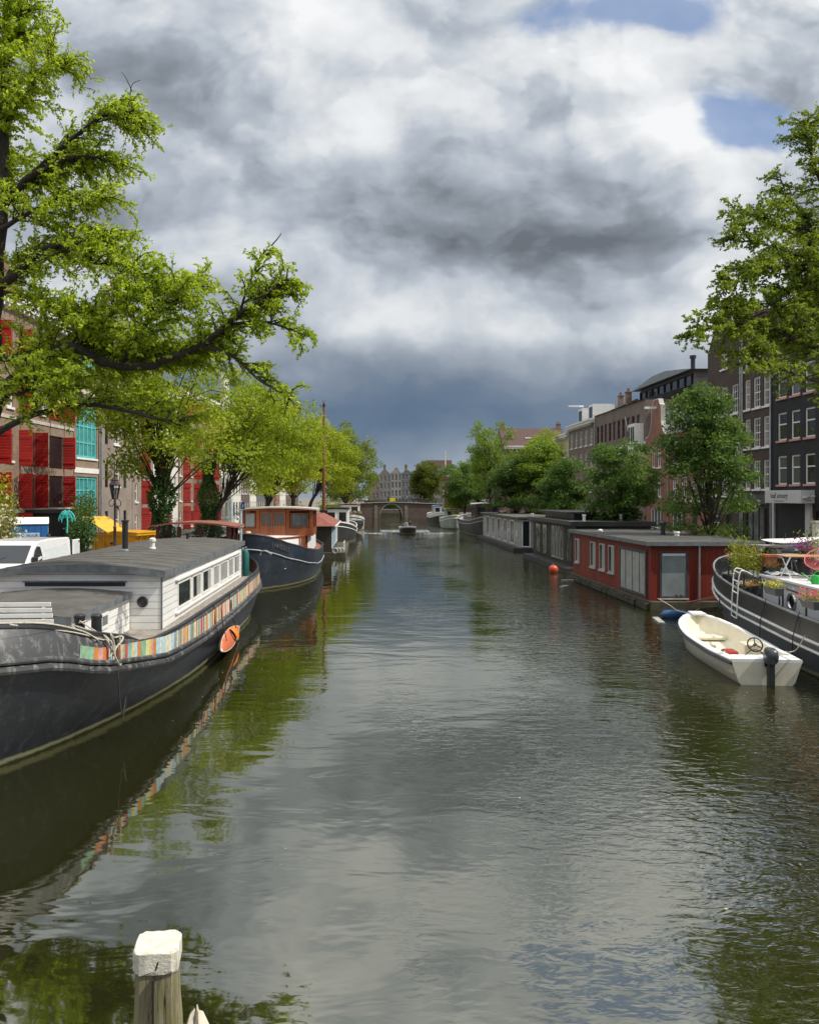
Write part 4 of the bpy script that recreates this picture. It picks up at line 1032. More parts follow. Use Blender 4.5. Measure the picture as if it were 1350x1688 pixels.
def kayak():
    t = thing('kayak', 'orange kayak with a pale tip slung on its side along the striped barge', 'kayak', (-4.34, 26.6, .40), R(4)); t.rotation_euler = (R(-2.6), 0, R(4))
    Lk = 3.15; rows_t, rows_b = [], []
    tilt = Matrix.Rotation(R(62), 3, 'Y')
    def sec(u):
        w = .245 * (1 - abs(u) ** 2.2) ** .9 + .004; rise = .04 * abs(u) ** 3
        return w, rise
    top, bot = [], []
    for i in range(31):
        u = -1 + 2 * i / 30; w, rs = sec(u); y = u * Lk
        top.append([tilt @ Vector((w * math.cos(a), y, .07 * (w / .245) * math.sin(a) + rs)) for a in np.linspace(0, math.pi, 9)])
        bot.append([tilt @ Vector((w * math.cos(a), y, .26 * (w / .245) * math.sin(a) + rs)) for a in np.linspace(math.pi, 2 * math.pi, 9)])
    ORA = M('kayak_orange', (.58, .13, .05), .42, var=.12, dirt=(.55, .30, .2), dirt_amt=.4)
    dk = MB(); dk.grid(top); part('deck', dk, ORA, t, smooth=True)
    part('hull', MB().grid(bot), M('kayak_pale_hull', (.55, .33, .22), .45, var=.2), t, smooth=True)
    g = MB()
    for k in (0, 8): g.tube([r[k] for r in top], .016, 6)
    part('rim', g, M('kayak_rim', (.62, .50, .40), .5), t)
    ck = MB().ring(tilt @ Vector((0, .35, .075)), .16, .022, 24, 6, tilt @ Matrix.Rotation(R(90), 3, 'X') @ Matrix.Diagonal((1, 1, 2.0)))
    part('cockpit_rim', ck, BLACK, t, smooth=True)
    bag = [[tilt @ Vector((.235 * math.cos(a), .75 + .3 * math.sin(v) * (1.1 - .3 * math.cos(a)), .08 + .13 * math.sin(a) * (.4 + .6 * math.cos(v)))) for a in np.linspace(-.2, math.pi + .4, 10)] for v in np.linspace(-1.4, 1.4, 8)]
    part('bag', MB().grid(bag), M('bright_orange_bag', (.75, .19, .01), .5, var=.2, scale=6), t, smooth=True)
    tip = [[p * 1.0 for p in [tilt @ Vector((sec(u)[0] * 1.04 * math.cos(a) , u * Lk - .02, (.09 if a <= math.pi else .27) * (sec(u)[0] / .245) * math.sin(a) + sec(u)[1])) for a in np.linspace(0, 2 * math.pi, 13)]] for u in (-.999, -.97, -.94, -.90)]
    part('tip', MB().grid(tip), CLEANW, t, smooth=True)
    for y in (-1.7, 1.6): part('sling', MB().tube(smooth_path([(-.12, y, 1.1), (-.06, y, .6), (.02, y, .28), (.05, y, .12)]), .015, 5), DARKROPE, t)
kayak()

# ------------------------------------------------------------------ blue barge with the varnished deckhouse
def blue_barge():
    t = thing('barge', 'midnight blue barge with varnished wooden wheelhouse moored ahead of the striped barge', 'barge', (-6.2, 43.1, 0))
    L = 20.5
    zg = pw([(0, 3.0), (.08, 2.42), (.2, 1.98), (.4, 1.62), (.6, 1.45), (.85, 1.6), (1, 2.0)])
    lv = [(-.5, 2.9, .42, 1.6, .3, 1.7, .7, 1.5), (0, 3.2, .40, 1.75, .3, 1.8, .3, 1.0), (lambda s: (zg(s) - .8) * .5, 3.3, .38, 1.85, .28, 1.9, .1, .5), (lambda s: zg(s) - .8, 3.33, .36, 1.95, .25, 2, -.08, .3), (zg, 3.3, .36, 2.0, .25, 2, -.1, .1)]
    h = Hull(L, lv, 40)
    part('hull', h.shell([0, 1, 2, 3, 4]), HULL_BLUE, t, smooth=35)
    part('trim_line', MB().tube(h.ring(3, .012), .035, 6, closed=True), M('trim_grey', (.36, .38, .40), .5), t)
    part('gunwale', MB().tube(h.ring(4, -.02), .06, 6, closed=True), BLACK, t, smooth=True)
    part('deck', h.deck(4, lambda s: zg(s) - .12), M('barge_deck_red', (.20, .075, .06), .7, var=.2), t)
    hw = MB().ring(h.P(2, .075, 1, .05, .35), .17, .035, 18, 6, Matrix.Rotation(R(45), 3, 'Z')); part('hawse_ring', hw, CHROME, t, smooth=True)
    pp = h.P(3, .0, 1); an = MB().tube(smooth_path([pp + Vector((.75, .05, -.3)), pp + Vector((.85, -.12, -.1)), pp + Vector((1.1, -.16, -.08)), pp + Vector((1.35, .0, -.25))]), .05, 8); part('fairlead', an, STEEL, t, smooth=True)
    # white raised deck with a rounded front
    dl = [(lambda s: zg(s) - .25, 2.72, .4, 2.2, .2, 2, 3.2, .8), (2.58, 2.70, .4, 2.2, .2, 2, 3.25, .8)]
    d = Hull(L, dl, 30)
    b = MB().grid([d.ring(0), d.ring(1)], closed=True)
    dh = part('deckhouse', b, CLEANW, t, smooth=35)
    part('deck', d.deck(1, 2.58, 0), CLEANW, dh)
    part('wood_rail', MB().tube(d.ring(1, .03), .05, 6, closed=True), VARNISH, dh, smooth=True)
    r = MB()
    for i in range(6):
        p = d.P(0, .17 + .02 * i, 1, .06); r.box(p.x - .04, p.x + .04, p.y - .04, p.y + .04, 1.6, 2.56)
    part('post', r, VARNISH, dh)
    # wheelhouse
    x0, x1, y0, y1, zb, zt = -1.35, 3.08, 7.0, 11.0, 2.58, 4.10
    w = MB().box(x0, x1, y0, y1, zb, zb + .46)
    for x in (x0, x0 + .95, x0 + 2.78, x1 - .22): w.box(x, x + .22, y0 + .001, y0 + .1, zb + .46, zt)
    for y in (y0 + .101, y0 + 1.4, y0 + 2.6, y1 - .16): w.box(x1 - .1, x1 - .001, y, y + .16, zb + .46, zt); w.box(x0 + .001, x0 + .1, y, y + .16, zb + .46, zt)
    w.box(x0, x1, y0, y0 + .1, zt, zt + .10); w.box(x0, x1, y1 - .1, y1, zb + .46, zt + .1); w.box(x1 - .1, x1, y0 + .1, y1 - .1, zt, zt + .1); w.box(x0, x0 + .1, y0 + .1, y1 - .1, zt, zt + .1)
    wh = part('wheelhouse', w, VARNISH, t, bevel=.008)
    part('roof', cambered_roof(x0 - .22, x1 + .22, y0 - .35, y1 + .2, zt + .13, .12, .08), M('roof_cream_edge', (.5, .42, .36), .55, var=.1), wh)
    for s_ in (0, 1):
        d0 = x0 + 1.19 + s_ * .80
        f = MB(); f.box(d0, d0 + .78, y0 - .03, y0 + .03, zb + .02, zb + .54); ring_box(f, d0, d0 + .78, zb + .54, zt - .02, .10, y0 - .03, y0 + .03); f.box(d0 + .36, d0 + .42, y0 - .02, y0 + .02, zb + .62, zt - .1)
        dd = part('door', f, VARNISH, wh, bevel=.006); part('pane', MB().face((d0 + .08, y0, zb + .57), (d0 + .70, y0, zb + .57), (d0 + .70, y0, zt - .1), (d0 + .08, y0, zt - .1)), PANE2, dd)
        part('handle', MB().box(d0 + (.70 if s_ == 0 else .03), d0 + (.75 if s_ == 0 else .08), y0 - .09, y0 - .03, zb + .5, zb + .66), CHROME, dd)
    for a, b in ((x0 + .22, x0 + .95), (x0 + 3.0, x1 - .22)):
        o = plain_window(wh, a + .04, b - .04, zb + .50, zt - .12, y=y0 + .04, fm=VARNISH, fw=.06, pane=PALE_PANE if b < 1 else CABGLASS)
        c = MB().grid([[(lerp(a + .1, b - .1, i / 12), y0 + .22 + .025 * (i % 2), z) for i in range(13)] for z in (zb + .56, zt - .15)]); part('curtain', c, M('net_curtain', (.85, .85, .83), .9), wh)
    part('pane', MB().box(x1 - .06, x1 - .05, y0 + .3, y1 - .2, zb + .50, zt - .04), CABGLASS, wh)
    part('bench', MB().box(x0 + .3, x1 - .3, y1 - 1.0, y1 - .2, zb + .3, zb + .9), M('pale_cushion', (.45, .42, .36), .9), wh)
    v = MB().lathe([(.13, 0), (.13, .12), (.09, .14), (.09, .24), (.16, .26), (.15, .32), (.05, .36)], (-.6, 5.2, 2.58), 14); part('vent', v, M('cream_paint', (.6, .5, .36), .5), t, smooth=True)
    bo = MB()
    for x in (.05, .42): bo.lathe([(.09, 1.9), (.09, 2.75), (.12, 2.76), (.12, 2.82)], (x, 3.0, -.3), 10)
    part('bollard', bo, BLACK, t)
    # worn, hardly readable name on the bow
    nm = M('faded_name', (.09, .065, .065), .7)
    for i, ch in enumerate('INNZELT'):
        s_ = .030 + i * .0085; p = h.P(4, s_, 1, .03, -.36); q = h.P(4, s_ + .004, 1, .03, -.36); a = math.atan2(q.y - p.y, q.x - p.x)
        text(ch, .34, t, p, (R(84), 0, a), nm)
    return t
blue_barge()

# ------------------------------------------------------------------ other left boats
def houseboat(label, x0, x1, y0, y1, zt, wallm, loc=(0, 0, 0), pont=.36, pm=None, roofm=None, over=.18, th=.16, ext=(.12, .12)):
    t = thing('houseboat', label, 'houseboat', ((x0 + x1) / 2, (y0 + y1) / 2, 0))
    cx, cy = (x0 + x1) / 2, (y0 + y1) / 2; x0 -= cx; x1 -= cx; y0 -= cy; y1 -= cy
    part('pontoon', MB().box(x0 - ext[0], x1 + ext[1], y0 - .3, y1 + .3, -.6, pont), pm or M('mossy_concrete', (.075, .068, .045), .9, var=.3, scale=3, bump=.03, dirt=(.035, .045, .015), dirt_amt=.8), t, bevel=.03)
    part('wall', MB().box(x0, x1, y0, y1, pont, zt), wallm, t)
    if roofm: part('roof', MB().box(x0 - over, x1 + over, y0 - over, y1 + over, zt, zt + th), roofm, t, bevel=.02)
    return t, x0, x1, y0, y1

t, x0, x1, y0, y1 = houseboat('small houseboat with red tiled roof and blue panelled side behind the blue barge', -5.6, -2.65, 67, 81, 2.55, DARKWOOD, pont=.42, ext=(.1, 1.15))
part('roof', MB().add([(x0 - .3, y0 - .3, 2.55), (x1 + .3, y0 - .3, 2.55), (x1 + .3, y1 + .3, 2.55), (x0 - .3, y1 + .3, 2.55), (x0 + 1.2, y0 + 1.6, 3.4), (x1 - 1.2, y0 + 1.6, 3.4), (x1 - 1.2, y1 - 1.6, 3.4), (x0 + 1.2, y1 - 1.6, 3.4)],
                         [(0, 1, 5, 4), (1, 2, 6, 5), (2, 3, 7, 6), (3, 0, 4, 7), (4, 5, 6, 7), (3, 2, 1, 0)]), M('russet_roof', (.22, .065, .045), .75, var=.3, scale=3, bump=.01, dirt=(.30, .16, .11), dirt_amt=.5), t)
part('gutter', MB().box(x1 + .3, x1 + .38, y0 - .3, y1 + .3, 2.46, 2.58), WHITE, t)
SKYB = M('sky_blue_panel', (.10, .30, .45), .5, var=.15)
for i in range(5):
    yy = y0 + .3 + i * 2.7
    plain_window(t, yy, yy + 1.15, .7, 2.35, rot=R(90), loc=(x1, 0, 0), fm=CLEANW, fw=.1, pane=PANE2)
    part('panel', MB().box(x1 + .002, x1 + .04, yy + 1.3, yy + 2.5, .6, 2.4), SKYB if i < 3 else CLEANW, t)
part('railing', MB().tube([(x1 + 1.0, y0, .45), (x1 + 1.0, y0, 1.2), (x1 + 1.0, y0 + 3, 1.2), (x1 + 1.0, y0 + 3, .45)], .03, 6), CLEANW, t)
for dx, dy in ((.3, -.1), (.55, .0), (.8, .15)):
    tag(part('dock_fender', MB().ring((x1 + dx - 4.125, 66.85 + dy, .55), .2, .07, 18, 8), M('fender_grey', (.4, .39, .35), .7)), ['pale ring fender nearest the wall of the red roofed houseboat', 'middle pale ring fender hung on the red roofed houseboat', 'outermost pale ring fender hung on the red roofed houseboat'][int(dx * 4) - 1], 'fender', 'ring fenders on the red roofed houseboat')

def ship(label, loc, L, half, zg, hullm, rz=0, trim=None, deckm=None, name='barge', cat='barge', rail=.45):
    t = thing(name, label, cat, loc, rz)
    lv = [(-.4, half * .85, .4, 1.7, .3, 1.7, .8, 1.2), (0, half * .95, .38, 1.8, .3, 1.8, .45, .8), (lambda s: zg(s) - rail, half, .36, 1.9, .26, 1.9, .06, .2), (zg, half * .99, .36, 2.0, .26, 2, 0, .1)]
    h = Hull(L, lv, 28)
    part('hull', h.shell([0, 1, 2, 3]), hullm, t, smooth=35)
    if trim: part('trim_line', MB().tube(h.ring(2, .01), .05, 6, closed=True), trim, t); 
    part('gunwale', MB().tube(h.ring(3, -.02), .06, 6, closed=True), trim or BLACK, t)
    part('deck', h.deck(3, lambda s: zg(s) - .2), deckm or DECKG, t)
    return t, h
def cabin(t, x0, x1, y0, y1, z0, z1, wallm, roofm, nwin=3, name='cabin', over=.15, camber=.12, front=2, fm=WINW):
    c = part(name, MB().box(x0, x1, y0, y1, z0, z1), wallm, t, bevel=.01)
    part('roof', cambered_roof(x0 - over, x1 + over, y0 - over, y1 + over, z1 + .09, camber, .08), roofm, c)
    hh = z1 - z0
    for i in range(nwin):
        a = lerp(y0, y1, (i + .2) / nwin); b = lerp(y0, y1, (i + .8) / nwin)
        plain_window(c, a, b, z0 + hh * .35, z1 - hh * .12, rot=R(90), loc=(x1, 0, 0), fm=fm)
        plain_window(c, -b, -a, z0 + hh * .35, z1 - hh * .12, rot=R(-90), loc=(x0, 0, 0), fm=fm)
    for i in range(front):
        a = lerp(x0, x1, (i + .12) / front); b = lerp(x0, x1, (i + .88) / front)
        plain_window(c, a, b, z0 + hh * .35, z1 - hh * .12, y=y0, fm=fm)
    return c
t, h = ship('white cabined sailing barge with a tall brown mast beyond the red roofed houseboat', (-3.25, 86, 0), 22, 2.4, pw([(0, 2.3), (.3, 1.5), (.7, 1.4), (1, 1.9)]), HULL_DARK, trim=CLEANW)
cabin(t, -1.0, 1.5, 5, 12, 1.3, 3.55, CLEANW, M('black_roof', (.02, .02, .022), .5), 4)
MAST = M('varnished_mast', (.22, .075, .04), .4, var=.2, stretch=(3, 3, .3))
part('mast', MB().tube([(-1.05, 2, 1.4), (-1.05, 2, 9), (-1.05, 2, 15.1)], [.19, .17, .11], 12), MAST, t, smooth=True)
part('mast_step', MB().box(-1.45, -.65, 1.7, 2.4, 1.3, 3.5), BLACK, t)
part('mast_head', MB().lathe([(.15, 14.6), (.15, 14.9)], (-1.05, 2, 0), 8).tube([(-1.05, 2, 14.9), (-1.2, 2, 15.35)], .02, 4).tube([(-1.05, 2, 14.9), (-.9, 2, 15.35)], .02, 4), BLACK, t)
t, h = ship('white motor barge with brown canopy furthest along the left quay', (-2.1, 116, 0), 24, 2.2, pw([(0, 2.5), (.3, 1.8), (.7, 1.7), (1, 2.1)]), HULL_WHITE, trim=BLACK)
cabin(t, -1.5, 1.4, 8, 16, 1.7, 3.7, CLEANW, M('tan_canopy', (.22, .12, .07), .7), 3)
fl = MB()
for i in range(5): fl.sphere((-1.4 + i * .7, 4 + .3 * (i % 2), 2.5), .4, 10)
part('deck_plants', fl, M('deck_plants', (.16, .12, .06), .9, var=.5, scale=6, bump=.1, bscale=9), t)
part('bow_shield', MB().lathe([(.1, -.1), (.9, .2), (1.2, .9), (1.1, 1.4)], (.9, -.4, .2), 14), BLACK, t)

# ------------------------------------------------------------------ right side boats
def red_houseboat():
    t, x0, x1, y0, y1 = houseboat('red timber houseboat with flat grey roof and tall grey framed windows', 12.6, 17.25, 36, 49.3, 2.86, REDWOOD, pont=.40)
    roof = part('roof', MB().box(x0 - .22, x1 + .22, y0 - .24, y1 + .2, 2.86, 2.97), TAR, t, bevel=.01)
    e = MB(); ring = [(x0 - .24, y0 - .26), (x1 + .24, y0 - .26), (x1 + .24, y1 + .22), (x0 - .24, y1 + .22)]
    e.box(x0 - .25, x1 + .25, y0 - .27, y0 - .241, 2.83, 3.01).box(x0 - .25, x0 - .221, y0 - .24, y1 + .2, 2.83, 3.01).box(x1 + .221, x1 + .25, y0 - .24, y1 + .2, 2.83, 3.01).box(x0 - .25, x1 + .25, y1 + .201, y1 + .23, 2.83, 3.01)
    part('edge_flashing', e, LEAD, roof)
    s = MB()
    for yy in np.arange(y0 + 1, y1, 1.1): s.box(x0 - .15, x1 + .15, yy - .04, yy + .04, 2.972, 2.984)
    part('felt_seam', s, M('felt_seam', (.07, .066, .06)), roof)
    part('flue', MB().lathe([(.16, 2.97), (.16, 3.02), (.11, 3.04), (.11, 3.5), (.17, 3.5), (.17, 3.62), (.05, 3.7)], (.7, .2, 0), 12), BLACK, roof, smooth=True)
    part('vent', MB().lathe([(.12, 2.97), (.12, 3.12), (.16, 3.13), (.14, 3.2)], (1.0, -.9, 0), 12), CLEANW, roof)
    part('vent', MB().lathe([(.14, 2.97), (.14, 3.06), (.05, 3.1)], (-1.3, 4.6, 0), 12), CLEANW, roof)
    cy = 42.65
    for Ya, Yb in ((47.9, 48.85), (44.55, 45.6), (42.85, 43.8), (41.25, 42.2)):
        a, b = -(Yb - cy), -(Ya - cy)
        plain_window(t, a, b, 1.1, 2.5, rot=R(-90), loc=(x0, 0, 0), fm=M('pale_grey_frame', (.42, .43, .43), .5), fw=.08, curtain=(.45, .95))
        part('window_sill', MB().box(x0 - .10, x0 - .002, -b - .05, -a + .05, 1.03, 1.09), STONE, t)
    a, b = -(40.4 - cy), -(36.45 - cy)
    sd_ = plain_window(t, a, b, .46, 2.55, rot=R(-90), loc=(x0, 0, 0), fm=FRAMEG, fw=.13, bars=3, curtain=(.05, .95), name='sliding_door')  # pale curtain stands in for white reflections in the door glass
    part('frame', MB().box(x0 - .07, x0 - .037, 36.45 - cy, 36.62 - cy, .46, 2.6), FRAMEG, t)
    bw = plain_window(t, x0 + .38, x0 + 1.62, .52, 2.58, y=y0, fm=FRAMEG, fw=.09, pane=PALE_PANE)
    part('blind', MB().box(x0 + .5, x0 + 1.5, y0 - .025, y0 - .012, 2.38, 2.48), CLEANW, bw)
    part('window_sill', MB().box(x0 + .36, x0 + 1.64, y0 - .09, y0 - .04, .46, .515), STONE, bw)
    for k in (0, 1): part('shoes', MB().sphere((x0 + 1.12 + k * .2, y0 - .02, .64), .07, 10, (1, .3, .6)), M('brown_leather', (.08, .045, .03), .6), bw)
    part('downpipe', MB().tube([(x0 + 2.1, y0 - .06, .42), (x0 + 2.1, y0 - .06, 2.84)], .045, 8), STEEL, t)
    part('corner_board', MB().box(x0 - .03, x0 + .1, y0 - .03, y0 - .002, .41, 2.85), REDWOOD, t)
    # ragged planks along the waterline
    rng = random.Random(2); p = MB()
    for i in range(16): yy = y0 - .2 + i * .85; p.box(x0 - .2 - rng.random() * .08, x0 - .115, yy, yy + .8, .02, .2 + rng.random() * .1)
    part('fender_board', p, M('rotten_plank', (.05, .045, .03), .9, var=.4), t)
    p = MB()
    for z in (.62, .80): p.tube([(x0 + 1.4, y0 - .4, .3 + z * .1), (x1 + .5, y0 - .5, z + .35)], .03, 6)
    part('mooring_pole', p, M('red_brown_pole', (.12, .03, .02), .6), t)
red_houseboat()
def dark_houseboat():
    t, x0, x1, y0, y1 = houseboat('dark stained houseboat with two flat roof levels behind the red houseboat', 13.75, 18.6, 53.2, 66.6, 3.2, DARKWOOD, pont=.36, pm=M('black_pontoon', (.03, .03, .03), .7, var=.3), ext=(.75, .1))
    r = part('roof', MB().box(x0 - .35, x1 + .2, y0 - .25, y1 + .3, 3.2, 3.34), TAR, t, bevel=.01)
    part('fascia', MB().box(x0 - .38, x1 + .23, y0 - .3, y0 - .255, 3.05, 3.36).box(x0 - .39, x0 - .355, y0 - .25, y1 + .3, 3.1, 3.36), BLACK, r)
    u = part('upper_storey', MB().box(x0 + .9, x1 - .2, y0 + 4, y1 - .4, 3.34, 3.78), BLACK, t)
    part('roof', MB().box(x0 + .3, x1 + .1, y0 + 3.4, y1 + .1, 3.78, 3.9), M('black_roof', (.02, .02, .022)), u)
    for v in ((x0 + .8, y0 + 1), (x0 + 3.6, y0 + 2.2)): part('vent', MB().lathe([(.10, 3.34), (.10, 3.66), (.13, 3.67), (.13, 3.8)], (v[0], v[1], 0), 10), CLEANW, r)
    cy = 59.9
    for Ya, Yb in ((56.6, 57.3), (57.5, 58.2), (58.4, 59.1), (59.3, 60.0)): plain_window(t, -(Yb - cy), -(Ya - cy), .6, 2.9, rot=R(-90), loc=(x0, 0, 0), fm=M('pale_grey_frame', (.42, .43, .43), .5), fw=.07)
    for Ya, Yb in ((61.5, 63.2), (63.8, 65.6), (54.2, 55.8)): plain_window(t, -(Yb - cy), -(Ya - cy), .6, 2.9, rot=R(-90), loc=(x0, 0, 0), fm=DARKIRON, fw=.07)
    plain_window(t, x0 + .4, x0 + 2.0, .9, 2.7, y=y0, fm=DARKIRON)
dark_houseboat()
def grey_houseboat():
    t, x0, x1, y0, y1 = houseboat('pale grey boarded houseboat with white framed glass door at its near corner', 14.1, 19.0, 73.6, 97, 2.95, GREYCLAP, pont=.36, pm=M('black_pontoon', (.03, .03, .03)), ext=(.7, .1))
    r = part('roof', MB().box(x0 - .3, x1 + .2, y0 - .3, y1 + .3, 2.95, 3.1), TAR, t, bevel=.01)
    part('vent', MB().lathe([(.12, 3.1), (.12, 3.3), (.16, 3.3), (.16, 3.4)], (x0 + 1.6, y0 + 3, 0), 10), CLEANW, r)
    cy = 85.3
    for i in range(5): plain_window(t, -(78.9 + i * 3.8 - cy), -(77.0 + i * 3.8 - cy), .5, 2.75, rot=R(-90), loc=(x0, 0, 0), fm=CLEANW, fw=.12, bars=1, pane=PANE2 if i % 2 else PANE)
    plain_window(t, x0 + .06, x0 + .85, .42, 2.85, y=y0, fm=CLEANW, fw=.1)
    for i, yy in enumerate((75.2, 79.6, 83.2)): part('wall_lamp', MB().box(x0 - .14, x0 - .002, yy - cy - .1, yy - cy + .1, 1.3 + .2 * i, 1.9), CLEANW, t)
    part('trim_line', MB().box(x0 - .72, x0 - .705, y0 - .3, y1 + .3, .1, .37), BLACK, t)
grey_houseboat()
t, h = ship('dark grey barge with glazed wheelhouse beyond the pale grey houseboat', (15.9, 99, 0), 25, 2.4, pw([(0, 2.6), (.25, 1.9), (.6, 1.7), (.85, 1.9), (1, 2.3)]), HULL_DARK, trim=M('trim_grey', (.36, .38, .40), .5))
cabin(t, -1.7, 1.4, 5.5, 9.5, 1.8, 3.95, M('wheelhouse_brown', (.07, .04, .03), .5), CLEANW, 3, name='wheelhouse', fm=M('wheelhouse_brown', (.07, .04, .03), .5))
part('hatch', MB().box(-1.5, 1.5, 11, 20, 1.6, 2.2), HULL_GREY, t, bevel=.03)
t, h = ship('small pale green boat moored ahead of the dark grey barge', (13.9, 124.5, 0), 11, 1.7, pw([(0, 2.1), (.3, 1.6), (1, 1.6)]), HULL_PALE, trim=CLEANW, name='moored_boat', cat='boat')
cabin(t, -1.0, 1.0, 4, 8, 1.4, 2.9, M('pale_green_cabin', (.40, .45, .42), .5), WHITE, 2)
t, h = ship('white and black sailing barge with brown mast near the far bridge', (13.7, 138, 0), 19, 2.0, pw([(0, 2.3), (.3, 1.7), (.7, 1.6), (1, 2.0)]), HULL_DARK, trim=CLEANW)
part('bulwark', h.shell([2, 3], .03), CLEANW, t)
cabin(t, -1.2, 1.2, 8, 13, 1.6, 3.2, CLEANW, M('blue_tarpaulin', (.12, .24, .45), .6), 2)
part('mast', MB().tube([(.35, 3.5, 1.5), (.35, 3.5, 9.6)], [.17, .14], 10), M('oxblood_mast', (.13, .03, .025), .45), t)
part('mast_top', MB().tube([(.35, 3.5, 9.6), (.35, 3.5, 12.8)], [.11, .05], 8), M('yellow_white_paint', (.72, .70, .48), .5), t)
part('boom', MB().tube([(.35, 3.8, 3.2), (.1, 10, 3.8)], .09, 8), MAST, t)
part('shroud', MB().tube([(.35, 3.5, 9.5), (1.7, 5.2, 1.8)], .015, 4).tube([(.35, 3.5, 9.5), (-1.6, 5.2, 1.8)], .015, 4).tube([(.35, 3.5, 9.5), (0, .2, 2.2)], .015, 4), DARKIRON, t)
# ------------------------------------------------------------------ right barge and what stands on it
RB = thing('barge', 'slate grey barge with twin white lines, white cabin top and a garden on deck', 'barge', (15.95, 34.4, 0), R(175))
RBM = Matrix.Translation((15.95, 34.4, 0)) @ Matrix.Rotation(R(175), 4, 'Z')
def onRB(x, y, z): return RBM @ Vector((x, y, z))
def right_barge():
    t = RB; L = 30
    zg = pw([(0, 2.55), (.05, 2.32), (.12, 2.02), (.22, 1.76), (.36, 1.58), (.5, 1.5), (1, 1.6)])
    lv = [(-.5, 2.2, .3, 1.7, .3, 1.7, .9, 1.5), (0, 2.42, .27, 1.9, .3, 1.8, .6, 1.0), (lambda s: (zg(s) - .62) * .5, 2.52, .25, 2.1, .26, 1.9, .25, .5), (lambda s: zg(s) - .62, 2.56, .23, 2.2, .26, 1.9, .06, .2), (zg, 2.5, .22, 2.3, .26, 2, .12, .1)]
    h = Hull(L, lv, 44)
    part('hull', h.shell([0, 1, 2, 3]), HULL_GREY, t, smooth=35)
    part('bulwark', MB().grid([h.ring(3), h.ring(4), h.ring(4, -.06), h.ring(3, -.08)], closed=True), BLACK, t, smooth=35)
    W2 = M('white_line_paint', (.66, .66, .64), .5, var=.1, dirt=(.35, .34, .3), dirt_amt=.5)
    part('trim_line', MB().tube(h.ring(3, .015, .05), .045, 6, closed=True), W2, t)
    part('trim_line', MB().tube(h.ring(3, .015, -.20), .045, 6, closed=True), W2, t)
    part('gunwale', MB().tube(h.ring(4, -.02), .04, 6, closed=True), M('gunwale_grey', (.22, .23, .24), .5), t, smooth=True)
    part('deck', h.deck(4, lambda s: max(1.05, zg(s) - .62)), M('grey_deck_paint', (.13, .135, .14), .7, var=.2, dirt=(.22, .2, .18)), t)
    # cabin with white deck top
    x0, x1, y0, y1, zt = -1.6, 1.5, 5.75, 26, 2.18
    c = part('cabin', MB().box(x0, x1, y0, y1, 1.0, zt), M('pale_cabin_grey', (.62, .64, .67), .5, var=.05), t, bevel=.02)
    part('cabin_top', MB().box(x0 - .06, x1 + .06, y0 - .06, y1, zt, zt + .09), CLEANW, c, bevel=.02)
    for y in (8.3, 11.2, 14.5):
        p = MB().ring((x1 + .03, y, 1.62), .24, .05, 24, 6, Matrix.Rotation(R(90), 3, 'Z')); o = part('porthole', p, CHROME, c, smooth=True)
        part('pane', MB().lathe([(.22, 0), (.22, .02)], (x1 + .0, y, 1.62), 20, Matrix.Rotation(R(90), 3, 'Y')), PANE, o)
        q = MB().lathe([(.25, 0), (.25, .04)], (x1 + .25, y - .35, 1.62), 20, Matrix.Rotation(R(70), 3, 'Z') @ Matrix.Rotation(R(90), 3, 'X')); part('porthole_lid', q, BLACK, o)
    # black rail on posts
    r = MB(); pts = [h.P(4, s, 1, -.05, .62) for s in np.linspace(.17, .75, 16)]
    r.tube(pts, .028, 6); r.tube([h.P(4, s, 1, -.05, .02) for s in np.linspace(.17, .75, 16)], .03, 6)
    part('railing', r, BLACK, t)
    for s in np.linspace(.17, .75, 12): p = h.P(4, s, 1, -.05); part('post', MB().box(p.x - .022, p.x + .022, p.y - .022, p.y + .022, p.z, p.z + .62), BLACK, t)
    bl = MB()
    for x in (.55, .95): bl.lathe([(.1, 1.6), (.1, 2.3), (.13, 2.31), (.13, 2.38)], (x, 1.6, 0), 12)
    part('bollard', bl, BLACK, t, smooth=True)
    k = MB()
    for s in (.05, .13): p = h.P(2, s, 1, .01, .1); k.lathe([(.09, -.02), (.09, .04), (.05, .05)], p, 14, Matrix.Rotation(R(90), 3, 'Y'))
    part('hawse_hole', k, BLACK, t)
    # ladder hooked over the rail
    p0 = h.P(4, .205, 1, .02, .62); p1 = h.P(4, .222, 1, .02, .62); lad = MB()
    def side(p): return smooth_path([p + Vector((-.35, 0, -.05)), p + Vector((-.12, 0, .07)), p + Vector((.06, 0, 0)), p + Vector((.12, .0, -.7)), p + Vector((.16, 0, -1.55))], 4)
    a, b = side(p0), side(p1); lad.tube(a, .02, 6); lad.tube(b, .02, 6)
    for k_ in range(5): i = min(len(a) - 1, 8 + k_ * 2); lad.tube([a[i], b[i]], .018, 6)
    o = part('boat_ladder', lad, CLEANW); o.matrix_world = RBM; tag(o, 'white metal boarding ladder hooked over the rail of the slate grey barge', 'ladder')
    # lines to the water
    for s, d in ((.29, .9), (.37, 1.0)):
        p = h.P(4, s, 1, .0, .1); q = h.P(3, s, 1, .09); l = MB().tube([p, q, q + Vector((.03, .0, -.9))], .014, 5)
        part('hanging_line', l, DARKROPE, t)
    p = h.P(3, .15, 1, .06, .05); l = MB().tube(smooth_path([p, p + Vector((.1, .2, -.5)), p + Vector((.35, .25, -.95)), p + Vector((.9, .2, -1.05))]), .018, 5); part('hanging_line', l, DARKROPE, t)
    return h
H2 = right_barge()

